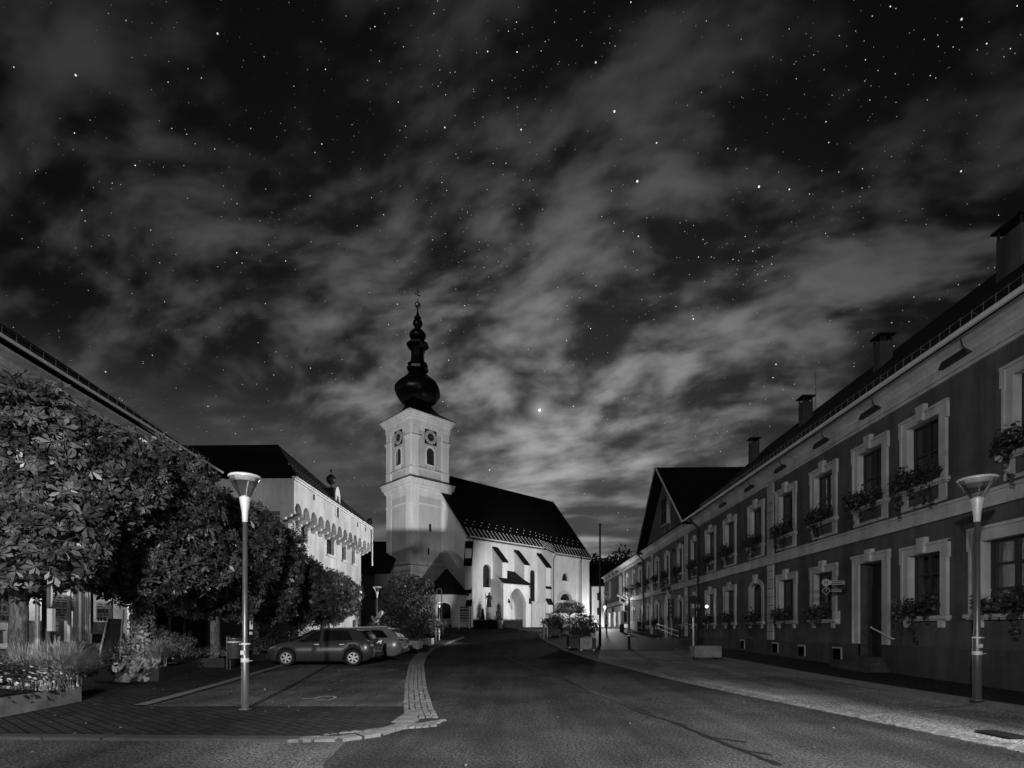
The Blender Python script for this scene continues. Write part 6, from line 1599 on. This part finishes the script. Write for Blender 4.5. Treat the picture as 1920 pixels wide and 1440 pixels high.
shrub('leafy_shrub', 'low dark ground-cover bush under the tree left of the litter bin', 'shrub', (-11.9, 21.5, .65), (.9, 1.4, .35), 2200, .08, M_LEAFL, 9, lo=-.1)
shrub('leafy_shrub', 'dark bush between the litter bin and the hatchback bonnet', 'shrub', (-11.6, 24.6, .85), (1.2, 1.5, .75), 2600, .10, M_LEAFD, 10, lo=-.2)
shrub('leafy_shrub', 'dark bush behind the hatchback in front of the town hall', 'shrub', (-11.6, 29.0, 1.0), (1.2, 2.0, .8), 2200, .12, M_LEAFD, 19, lo=-.2)
# hosta with big drooping leaves
g = np.random.default_rng(4); n = 110; P = np.stack([g.uniform(-11.9, -10.7, n), g.uniform(15.45, 16.1, n), g.uniform(.25, .75, n)], 1); P[:, 2] -= (15.9 - P[:, 1]).clip(0, 1) * .5
N = np.stack([g.normal(0, .35, n), -1 + 0 * g.normal(0, .3, n), g.uniform(.2, 1.2, n)], 1); V = leaf_quads(P, N, .27, spin=np.where(g.uniform(size=n) < 2, g.normal(-1.57, .6, n), 0), aspect=.62, droop=.15)
solo('hosta', np_mesh('hosta', V, M_LEAFL), None, 'hosta with broad pale leaves hanging over the dark planter edge', 'plant')
# bench / dark tilted seat
t = thing('bench', 'dark high-backed bench between the two steel planters', 'bench', (-11.6, 13.8, 0))
m = MB(); m.box(-12.4, -11.0, 13.5, 14.0, .42, .48); part('seat', m, M_WOODD, t)
m = MB(); m.add([(-12.4, 14.0, .48), (-11.0, 14.0, .48), (-11.25, 14.35, 1.1), (-12.4, 14.35, 1.12), (-12.4, 14.05, .46), (-11.0, 14.05, .46), (-11.25, 14.4, 1.1), (-12.4, 14.4, 1.12)], [(0, 1, 2, 3), (4, 5, 6, 7), (0, 1, 5, 4), (1, 2, 6, 5), (2, 3, 7, 6), (3, 0, 4, 7)]); part('backrest', m, M_WOODD, t)
for x in (-12.35, -11.1):
    m = MB(); m.box(x, x + .06, 13.55, 13.95, 0, .42); part('leg', m, M_METALL, t)
# chalkboard easels
t = thing('chalkboard', 'wooden framed chalkboard easel leaning beside the chestnut trunk', 'chalkboard', (-13.1, 17.0, .1))
m = MB(); m.add([(-13.45, 17.1, .35), (-12.75, 17.1, .35), (-12.78, 17.35, 2.0), (-13.25, 17.35, 2.0)], [(0, 1, 2, 3)]); part('board', m, M_BLACK, t, recalc=False)
for a, b in (((-13.5, 17.05, .1), (-13.25, 17.33, 2.05)), ((-12.7, 17.05, .1), (-12.75, 17.33, 2.3))):
    m = MB(); m.tube([a, b], .03, 6); part('leg', m, M_CREAM if a[0] > -13 else M_TRIM, t)
m = MB(); m.tube([(-13.4, 17.08, .5), (-12.72, 17.08, .5)], .02, 6); m.tube([(-13.27, 17.3, 1.85), (-12.76, 17.3, 1.85)], .03, 6); part('rail', m, M_WOODD, t)
# name board on the shop sill
t = thing('sign_board', 'small pale framed sign board under the right shop window', 'sign', FL(19.9, .3, 1.2)); m = MB(FL); m.box(18.9, 20.7, .25, .3, 1.15, 1.5); part('board', m, M_CREAM, t); m = MB(FL); m.box(18.95, 20.65, .3, .31, 1.19, 1.46); part('field', m, M_METALD, t)
m = MB(FL)
for k in range(9): m.box(19.1 + k * .16, 19.2 + k * .16, .31, .32, 1.25, 1.4)
part_split('ornament', m, M_CREAM, t)
# sign post at the left edge
t = thing('sign_post', 'grey steel sign post with a white box rising from the pale planter', 'sign post', (-10.28, 11.7, .33))
m = MB(); m.tube([(0, 0, 0), (0, 0, 1.35)], .045, 12); m.tube([(0, 0, 1.35), (0, 0, 3.6)], .03, 10); part('pole', m, M_METAL, t, smooth=True, world=False)
m = MB(); m.box(.02, .13, -.05, .04, 1.28, 1.78); part('white_box', m, M_CREAM, t, world=False)
m = MB(); m.lathe([(.30, -.012), (.31, 0), (.30, .012)], seg=20); me = mk_mesh('round_plate', m, M_METALL); me.transform(Matrix.Rotation(R(90), 4, 'Y')); part('round_plate', me, None, t, loc=(.07, 0, 2.12), rz=R(44))
m = MB(); m.box(.02, .09, -.06, -.05, 2.45, 2.75); part('tag_plate', m, M_CREAM, t, world=False)
# litter bin
bx, by = (437 - 960) / FPX * 19.2, 19.2; bz = G(0, by)
t = thing('litter_bin', 'metal litter bin on a post left of the near lamp post', 'litter bin', (bx, by, bz), None)
m = MB(); m.lathe([(.20, .42), (.215, .44), (.235, 1.12), (.245, 1.14), (.245, 1.17), (.22, 1.17), (.2, .46)], seg=24, c=(.04, 0, 0)); part('bucket', m, M_METAL, t, True, world=False)
m = MB(); m.lathe([(.236, 1.0), (.243, 1.01), (.243, 1.04), (.236, 1.05)], seg=24, c=(.04, 0, 0)); part('band', m, M_METALL, t, world=False)
m = MB(); m.tube([(-.22, 0, -.02), (-.22, 0, 1.22)], .022, 8); m.tube([(-.10, .0, -.02), (-.10, 0, .44)], .018, 8); m.tube([(-.22, 0, 1.2), (-.1, 0, 1.2)], .02, 6); part('post', m, M_METAL, t, world=False)
# info sign behind the bin
t = thing('info_sign', 'narrow pale information sign standing behind the litter bin', 'sign', (-10.9, 22.0, G(0, 22))); m = MB(); m.tube([(0, 0, 0), (0, 0, 2.0)], .02, 6); part('post', m, M_METALD, t, world=False)
m = MB(); m.box(-.03, .10, -.02, .02, 1.42, 1.98); m.box(-.03, .08, -.02, .02, 1.2, 1.32); part('panel', m, M_METALL, t, world=False)

# ------------------------------------------------------------------ middle-distance things, left peninsula
def box_planter(label, x0, x1, y0, y1, h, group, mats=(M_CORTEN, M_CREAM), plate=True, bush=None, seed=0, bl=None):
    z0 = G(0, y0); t = thing('box_planter', label, 'planter', ((x0 + x1) / 2, (y0 + y1) / 2, z0), group)
    m = MB(); z0 += .12
    for a in ((x0, x1, y0, y0 + .05), (x0, x1, y1 - .05, y1), (x0, x0 + .05, y0, y1), (x1 - .05, x1, y0, y1)): m.box(*a, z0, z0 + h)
    part('box', m, mats[0], t); m = MB(); m.box(x0 + .05, x1 - .05, y0 + .05, y1 - .05, z0, z0 + h - .06); part('soil', m, M_SOIL, t)
    for xx in (x0 + .08, x1 - .16):
        for yy in (y0 + .06, y1 - .14): m = MB(); m.box(xx, xx + .08, yy, yy + .08, z0 - .14, z0); part('foot', m, M_METALL, t)
    if plate: m = MB(); m.box(x1 - .22, x1 + .01, y0 - .02, y0, z0 - .02, z0 + h + .01); part('end_plate', m, mats[1], t)
    if bush:
        r, hh, n, leaf = bush; c = ((x0 + x1) / 2, (y0 + y1) / 2, z0 + h + hh * .45)
        shrub('oleander_bush', bl, 'shrub', c, (r, r * .8, hh / 2), n, leaf, M_LEAFD, seed, 'oleander bushes in the box planters', flower=int(n * .06), lo=-.8, aspect=.35, lump=.6, fm=M_LEAFL)
    return t
PG = 'steel box planters at the road edge'
box_planter('left box planter of the pair on the left peninsula, right behind the silver estate', -7.4, -5.45, 31.0, 32.2, .42, PG, bush=(1.35, 1.75, 2200, .16), seed=31, bl='wide oleander bush in the left planter behind the silver estate')
box_planter('right box planter of the pair on the left peninsula, at its kerb', -6.5, -5.35, 35.0, 36.2, .42, PG, bush=(1.1, 1.7, 1700, .16), seed=32, bl='oleander bush in the planter at the kerb left of the hooked pipe')
shrub('oleander_bush', 'oleander bush at the left, beside the white sculpture', 'shrub', (-8.2, 34.0, 1.5), (1.1, 1.0, 1.0), 1700, .16, M_LEAFD, 33, 'oleander bushes in the box planters', flower=80, aspect=.35, fm=M_LEAFL)
# white stone sculpture
sx_, sy_ = (711 - 960) / FPX * 37.5, 37.5; z0 = G(0, sy_)
t = thing('stone_sculpture', 'pale twisted stone sculpture beside the far left lamp post', 'sculpture', (sx_, sy_, z0))
m = MB(); m.box(-.55, .55, -.4, .4, 0, .5); part('pedestal', m, M_SANDST, t, world=False)
m = MB(); pth = [(.25 * math.sin(k * .7), .15 * math.cos(k * .9), .5 + k * .17) for k in range(12)]; m.tube(pth, [.30, .26, .2, .18, .22, .17, .15, .19, .16, .13, .16, .09], 9)
m.tube([(-.4, 0, .5), (-.5, .05, 1.1), (-.32, 0, 1.6), (-.5, 0, 2.0)], [.16, .1, .13, .08], 7); m.tube([(.3, 0, .6), (.5, .0, 1.0), (.35, 0, 1.5)], [.14, .09, .06], 7); part('figure', m, M_SANDST, t, smooth=True, world=False)
# hooked pipe post and leaning poles
hx, hy = (828 - 960) / FPX * 47.5, 47.5; z0 = G(0, hy)
m = MB(); zt_ = 1.65 + (1180 - 1108) / 990 * hy; pth = [(hx, hy, z0)] + [(hx, hy, zt_)] + [(hx - .21 + .21 * math.cos(a), hy, zt_ + .21 * math.sin(a)) for a in np.linspace(.3, math.pi, 7)] + [(hx - .42, hy, zt_ - .25)]
m.tube(pth, .045, 8); solo('hooked_pipe', m, M_METALL, 'pale pipe post with a hooked top in front of the chapel', 'pipe post', smooth=True)
t = thing('pole_frame', 'frame of leaning pale poles left of the hooked pipe', 'pole frame', (hx - .9, hy - .5, z0)); 
for a, b in (((hx - 1.25, hy - .6, z0 + .3), (hx - .45, hy - .2, zt_ - .1)), ((hx - 1.2, hy - .3, z0 + .3), (hx - .3, hy, zt_ - .5)), ((hx - .85, hy - .5, z0), (hx - .8, hy - .5, zt_ - .9))): m = MB(); m.tube([a, b], .035, 6); part('pole', m, M_METALL, t)
m = MB(); m.box(hx - .75, hx + .2, hy - 1.0, hy + .1, z0, z0 + .95); t = solo('utility_cabinet', m, M_METALD, 'dark cabinet at the foot of the hooked pipe', 'cabinet')
m = MB(); m.add([(hx - .8, hy - 1.05, z0 + .95), (hx + .25, hy - 1.05, z0 + .95), (hx + .25, hy + .15, z0 + 1.1), (hx - .8, hy + .15, z0 + 1.1), (hx - .8, hy - 1.05, z0 + 1.0), (hx + .25, hy - 1.05, z0 + 1.0), (hx + .25, hy + .15, z0 + 1.15), (hx - .8, hy + .15, z0 + 1.15)], [(0, 1, 2, 3), (4, 5, 6, 7), (0, 1, 5, 4), (1, 2, 6, 5), (2, 3, 7, 6), (3, 0, 4, 7)]); me = mk_mesh('lid', m, M_METAL); o = link(bpy.data.objects.new('lid', me), t)
for k, (px_, lab) in enumerate(((817, 'left one of two pale bollards on the left peninsula'), (823, 'right one of two pale bollards on the left peninsula'))):
    yb = 41.5; xb = (px_ - 960) / FPX * yb; m = MB(); m.lathe([(.07, 0), (.07, .85), (.05, .95), (.01, .97)], (xb, yb, G(0, yb) + .06), 10); solo('bollard', m, M_METALL, lab, 'bollard', 'pale bollards', True)
# notice board
nx0, ny0 = (870.5 - 960) / FPX * 57, 57.0; z0 = G(0, ny0)
t = thing('notice_board', 'pale framed notice board on two posts left of the hedge', 'notice board', (nx0, ny0, z0))
for s in (-.55, .55): m = MB(); m.box(s - .05, s + .05, -.05, .05, 0, 2.45); part('post', m, M_METALL, t, world=False)
m = MB(); m.box(-.5, .5, -.03, .03, .75, 2.4); part('panel', m, M_METALD, t, world=False)
for zz in (2.2, 1.85, 1.6, 1.3, 1.0): m = MB(); m.box(-.46, .46, -.05, -.03, zz - .1, zz + .07); part('notice', m, M_TRIM, t, world=False)
m = MB(); m.box(-.45, .45, -.25, .0, .70, .78); part('shelf', m, M_METALL, t, world=False)
# hedges
for k, (a, b, lab) in enumerate(((887, 933, 'left half of the low clipped hedge in front of the church'), (940, 980, 'right half of the low clipped hedge in front of the church porch'))):
    yb = 58.5; x0, x1 = (a - 960) / FPX * yb, (b - 960) / FPX * yb; z0 = G(0, yb); t = thing('hedge', lab, 'hedge', ((x0 + x1) / 2, yb, z0), 'clipped hedges in front of the church')
    m = MB(); m.box(x0 + .05, x1 - .05, yb - .3, yb + .3, z0, z0 + .85); part('core', m, M_BLACK, t)
    g = np.random.default_rng(60 + k); n = 2600; P = np.stack([g.uniform(x0, x1, n), g.uniform(yb - .42, yb + .35, n), z0 + g.uniform(0, .98, n)], 1); P[: n // 2, 1] = yb - .36 + g.normal(0, .04, n // 2); N = g.normal(0, .5, P.shape) + np.array([0, -1, .4]); part('foliage', np_mesh('foliage', leaf_quads(P, N, .09), M_HEDGE), None, t)
# statue on pedestal
stx, sty = (917 - 960) / FPX * 60.0, 60.0; z0 = G(0, sty)
t = thing('monument', 'dark standing figure on a pale inscribed pedestal between two cypresses', 'statue', (stx, sty, z0))
m = MB(); m.box(-.55, .55, -.45, .45, 0, .6); m.box(-.36, .40, -.32, .32, .6, 2.15); m.box(-.45, .48, -.4, .4, 2.15, 2.3); part('pedestal', m, M_SANDST, t, world=False)
m = MB()
for zz in (1.0, 1.15, 1.3, 1.45, 1.6): m.box(-.22, .24, -.33, -.325, zz, zz + .05)
part('inscription', m, M_BLACK, t, world=False)
m = MB(); m.lathe([(.30, 2.3), (.27, 2.6), (.24, 3.0), (.20, 3.3), (.23, 3.55), (.24, 3.62), (.10, 3.72), (.07, 3.76)], seg=12, sx=1, sy=.75); m.sphere((.02, -.02, 3.87), .125, 10, 8, .85, .95, 1.15); m.tube([(.2, 0, 3.6), (.33, -.05, 3.3), (.3, -.2, 3.1)], [.07, .06, .045], 7); m.tube([(-.2, 0, 3.6), (-.33, -.03, 3.3), (-.38, -.12, 3.65), (-.38, -.12, 3.8)], [.07, .06, .05, .04], 7); m.tube([(-.38, -.12, 2.4), (-.38, -.12, 4.0)], .02, 5)
part('figure', m, M_BRONZE, t, smooth=True, world=False)
for k, (px_, lab, w_, hh) in enumerate(((899, 'cypress left of the dark statue', .45, 2.75), (935, 'cypress right of the dark statue', .42, 2.75), (905.5, 'slimmer cypress directly beside the statue pedestal', .22, 2.1))):
    yb = 60.6; xb = (px_ - 960) / FPX * yb; z0 = G(0, yb); t = thing('cypress', lab, 'tree', (xb, yb, z0), 'cypresses around the statue'); m = MB(); m.tube([(xb, yb, z0), (xb, yb, z0 + hh * .8)], [.06, .02], 6); part('trunk', m, M_BARK, t)
    P, N = crown_points(2000, (xb, yb, z0 + .1 + hh / 2), (w_, w_, hh / 2), .3, 70 + k, shell=.3, box=2.4); P[:, 0] = xb + (P[:, 0] - xb) * (1.15 - .35 * ((P[:, 2] - z0) / hh) + .18 * np.sin(P[:, 2] * 0 + np.arctan2(P[:, 1] - yb, P[:, 0] - xb) * 3)); part('crown', np_mesh('crown', leaf_quads(P, N, .12, aspect=.35), M_HEDGE), None, t)
for k, px_ in enumerate((936, 941)):
    yb = 57.6; xb = (px_ - 960) / FPX * yb; m = MB(); m.lathe([(.11, 0), (.13, .08), (.06, .2), (.05, .45), (.12, .6), (.15, .85), (.02, .9)], (xb, yb, G(0, yb)), 10); solo('stone_urn', m, M_SANDST, 'small pale stone urn post in the hedge gap, %s one' % ('left', 'right')[k], 'stone post', 'pale stone posts in the hedge gap', True)

# ------------------------------------------------------------------ middle distance, right plaza
def ob_bush(lab, px_, Y, r, hh, zb, seed, n=2400, leaf=.16):
    x = (px_ - 960) / FPX * Y; shrub('oleander_bush', lab, 'shrub', (x, Y + .5, zb + hh / 2), (r, r * .85, hh / 2), n, leaf, M_LEAFD, seed, 'oleander bushes in the box planters', flower=int(n * .10), lo=-.9, aspect=.35, lump=.6, fm=M_LEAFL)
x0, x1 = (1077 - 960) / FPX * 30.5, (1116 - 960) / FPX * 30.5
box_planter('wide box planter with feet at the plaza edge, nearest right of the road', x0 + .3, x1 + .05, 30.6, 31.6, .62, PG, mats=(M_CORTEN, M_CORTEND), plate=True)
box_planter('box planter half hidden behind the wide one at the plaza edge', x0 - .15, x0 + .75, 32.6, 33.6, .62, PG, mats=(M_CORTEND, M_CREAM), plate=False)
ob_bush('big round oleander bush in the planter right of the road', 1095, 31, .88, 1.45, G(0, 31) + .65, 81, 3000, .15)
xa = (1041 - 960) / FPX * 47
box_planter('planked planter right of the road bend', xa - .55, xa + .55, 47.0, 48.0, .55, PG, mats=(M_WOODP, M_CREAM), plate=False)
ob_bush('rounded oleander bush in the planked planter by the road bend', 1042, 47, 1.05, 1.5, G(0, 47) + .55, 82, 2200, .2)
box_planter('pale planked planter behind the ball tree', xa + .7, xa + 1.5, 48.6, 49.6, .55, PG, mats=(M_TRIM, M_CREAM), plate=False)
# mushroom-shaped tree
tx, ty = (1068 - 960) / FPX * 47.5, 47.5; z0 = G(0, ty)
t = thing('standard_tree', 'slim-stemmed tree with flat mushroom crown in front of the chancel', 'tree', (tx, ty, z0)); m = MB(); m.tube([(tx, ty, z0), (tx, ty, 3.1)], [.06, .045], 8); 
for k in range(6): a = k * 1.05; m.tube([(tx, ty, 2.9), (tx + math.cos(a) * .9, ty + math.sin(a) * .9, 3.5)], [.03, .01], 5)
part('trunk', m, M_BARK, t)
P, N = crown_points(3000, (tx, ty, 3.15), (1.38, 1.38, 1.1), .35, 90, shell=.5, lo=-.02); part('crown', np_mesh('crown', leaf_quads(P, N, .15), M_LEAFL), None, t)
# little white rail
m = MB(); xr, yr = (1020 - 960) / FPX * 44, 44.0; z0 = G(0, yr)
for dx in (0, .3): m.tube([(xr + dx, yr + dx, z0), (xr + dx, yr + dx, z0 + 1.0)], .03, 6)
m.tube([(xr, yr, z0 + 1.0), (xr + .3, yr + .3, z0 + 1.0)], .03, 6); solo('bicycle_rail', m, M_METALL, 'small pale rail hoop at the road bend beside the planked planter', 'rail')
# flagpoles
m = MB(); fx_, fy_ = (1125 - 960) / FPX * 36, 36.0; m.lathe([(.10, 0), (.10, 1.0), (.075, 1.2), (.06, 8.2), (.09, 8.22), (.09, 8.3), (.01, 8.34)], (fx_, fy_, G(0, fy_)), 12); solo('flagpole', m, M_METALD, 'tall dark flagpole rising above the far trees', 'flagpole', smooth=True)
t = thing('flagpole', 'flagpole with short cross arm in front of the chancel', 'flagpole', ((1089.5 - 960) / FPX * 50, 50, G(0, 50))); zt_ = 1.65 + 152 / 990 * 50 - G(0, 50)
m = MB(); m.tube([(0, 0, 0), (0, 0, zt_)], [.055, .04], 8); part('pole', m, M_METALD, t, world=False)
m = MB(); m.tube([(0, 0, zt_ - .1), (-1.35, 0, zt_ - .02)], .03, 6); part('cross_arm', m, M_METALL, t, world=False)
# round café sign with diagonal bar
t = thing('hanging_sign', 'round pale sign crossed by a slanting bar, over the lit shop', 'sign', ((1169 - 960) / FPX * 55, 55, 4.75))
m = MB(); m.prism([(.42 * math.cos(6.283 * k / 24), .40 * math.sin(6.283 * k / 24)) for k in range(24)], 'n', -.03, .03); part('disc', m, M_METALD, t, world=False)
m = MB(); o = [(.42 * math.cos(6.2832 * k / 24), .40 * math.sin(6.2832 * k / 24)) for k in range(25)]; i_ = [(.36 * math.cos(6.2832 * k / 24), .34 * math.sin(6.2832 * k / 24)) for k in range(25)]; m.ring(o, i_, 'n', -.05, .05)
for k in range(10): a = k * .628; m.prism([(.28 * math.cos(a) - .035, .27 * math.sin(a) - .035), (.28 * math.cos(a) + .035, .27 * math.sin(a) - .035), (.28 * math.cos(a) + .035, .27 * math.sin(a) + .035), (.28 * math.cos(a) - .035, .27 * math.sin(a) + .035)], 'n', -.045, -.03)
part('rim', m, emit('sign_added_glow', 1, .42), t, world=False)  # glow added to rim and bar, which no lamp reaches
m = MB(); m.prism([(-.72, .40), (-.66, .50), (.78, -.22), (.72, -.34)], 'n', -.08, -.05); part('bar', m, emit('sign_added_glow', 1, .42), t, world=False)
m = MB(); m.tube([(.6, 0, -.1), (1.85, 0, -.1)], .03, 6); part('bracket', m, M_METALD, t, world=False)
# banner stand, bin and cream display boards near the lit shop
t = thing('display_board', 'bright standing display board beside the farthest right-hand house', 'display board', ((1172 - 960) / FPX * 55, 55, G(0, 55) + .03)); m = MB(); m.box(-.4, .4, -.05, .05, .6, 2.0); part('panel', m, M_CREAM, t, world=False); m = MB(); m.box(-.12, .16, -.06, -.05, .8, 1.85); part('print', m, M_BLACK, t, world=False)
for s in (-.35, .3): m = MB(); m.box(s, s + .05, -.04, .04, 0, .6); part('leg', m, M_METALD, t, world=False)
m = MB(); m.lathe([(.2, 0), (.24, .75), (.2, .8)], ((1166 - 960) / FPX * 52, 52, G(0, 52) + .03), 14); solo('waste_bin', m, M_METALD, 'small dark waste bin under the display board', 'waste bin', smooth=True)
# pale steel planter and bus-stop post on the right
x0, x1 = (1303 - 960) / FPX * 23.5, (1353 - 960) / FPX * 23.5; z0 = G(0, 23.5) + .02
t = thing('box_planter', 'low pale steel box planter beside the bus stop post on the right', 'planter', ((x0 + x1) / 2, 23.5, z0)); m = MB()
for a in ((x0, x1, 23.5, 23.53), (x0, x1, 24.17, 24.2), (x0, x0 + .03, 23.53, 24.17), (x1 - .03, x1, 23.53, 24.17)): m.box(*a, z0 + .12, z0 + .62)
part('box', m, M_CORTEN, t); m = MB(); m.box(x0 + .03, x1 - .03, 23.53, 24.17, z0 + .3, z0 + .56); part('soil', m, M_SOIL, t)
m = MB(); m.box(x0 + .1, x0 + .16, 23.6, 23.7, z0, z0 + .12); m.box(x1 - .16, x1 - .1, 23.6, 23.7, z0, z0 + .12); m.box(x0 + .1, x0 + .16, 24.0, 24.1, z0, z0 + .12); m.box(x1 - .16, x1 - .1, 24.0, 24.1, z0, z0 + .12); part('foot', m, M_METALD, t)
bx_, by_ = (1300 - 960) / FPX * 24.6, 24.6
t = thing('bus_stop_post', 'pale bus stop post with a small sign box behind the steel planter', 'bus stop sign', (bx_, by_, G(0, by_)))
m = MB(); m.tube([(0, 0, 0), (0, 0, 2.75)], .04, 10); part('pole', m, M_METALL, t, smooth=True, world=False)
m = MB(); m.box(-.14, .03, -.06, -.035, 1.95, 2.35); m.box(-.14, .03, -.07, -.05, 1.98, 2.08); part('timetable', m, M_METAL, t, world=False)
m = MB(); n = 20; m.prism([(-.03 + .2 * math.cos(6.283 * k / n), 2.75 + .2 * math.sin(6.283 * k / n)) for k in range(n)], 'n', -.06, -.04); part('disc', m, M_PLASTIC, t, world=False)
# small debris on the ground: fallen leaves
g = np.random.default_rng(99); n = 420; P = np.stack([g.uniform(-11, 9, n), g.uniform(5.5, 24, n), np.zeros(n)], 1); P[: n * 2 // 3, 0] = g.uniform(-11, -4, n * 2 // 3)
P[:, 2] = [G(0, y) + (.135 if x > 9.9 else .03) for x, y in P[:, :2]]; N = g.normal(0, .2, P.shape) + np.array([0, 0, 1]); o = struct('fallen_leaves', np_mesh('fallen_leaves', leaf_quads(P, N, .07), M_LEAFL), None, kind='stuff')
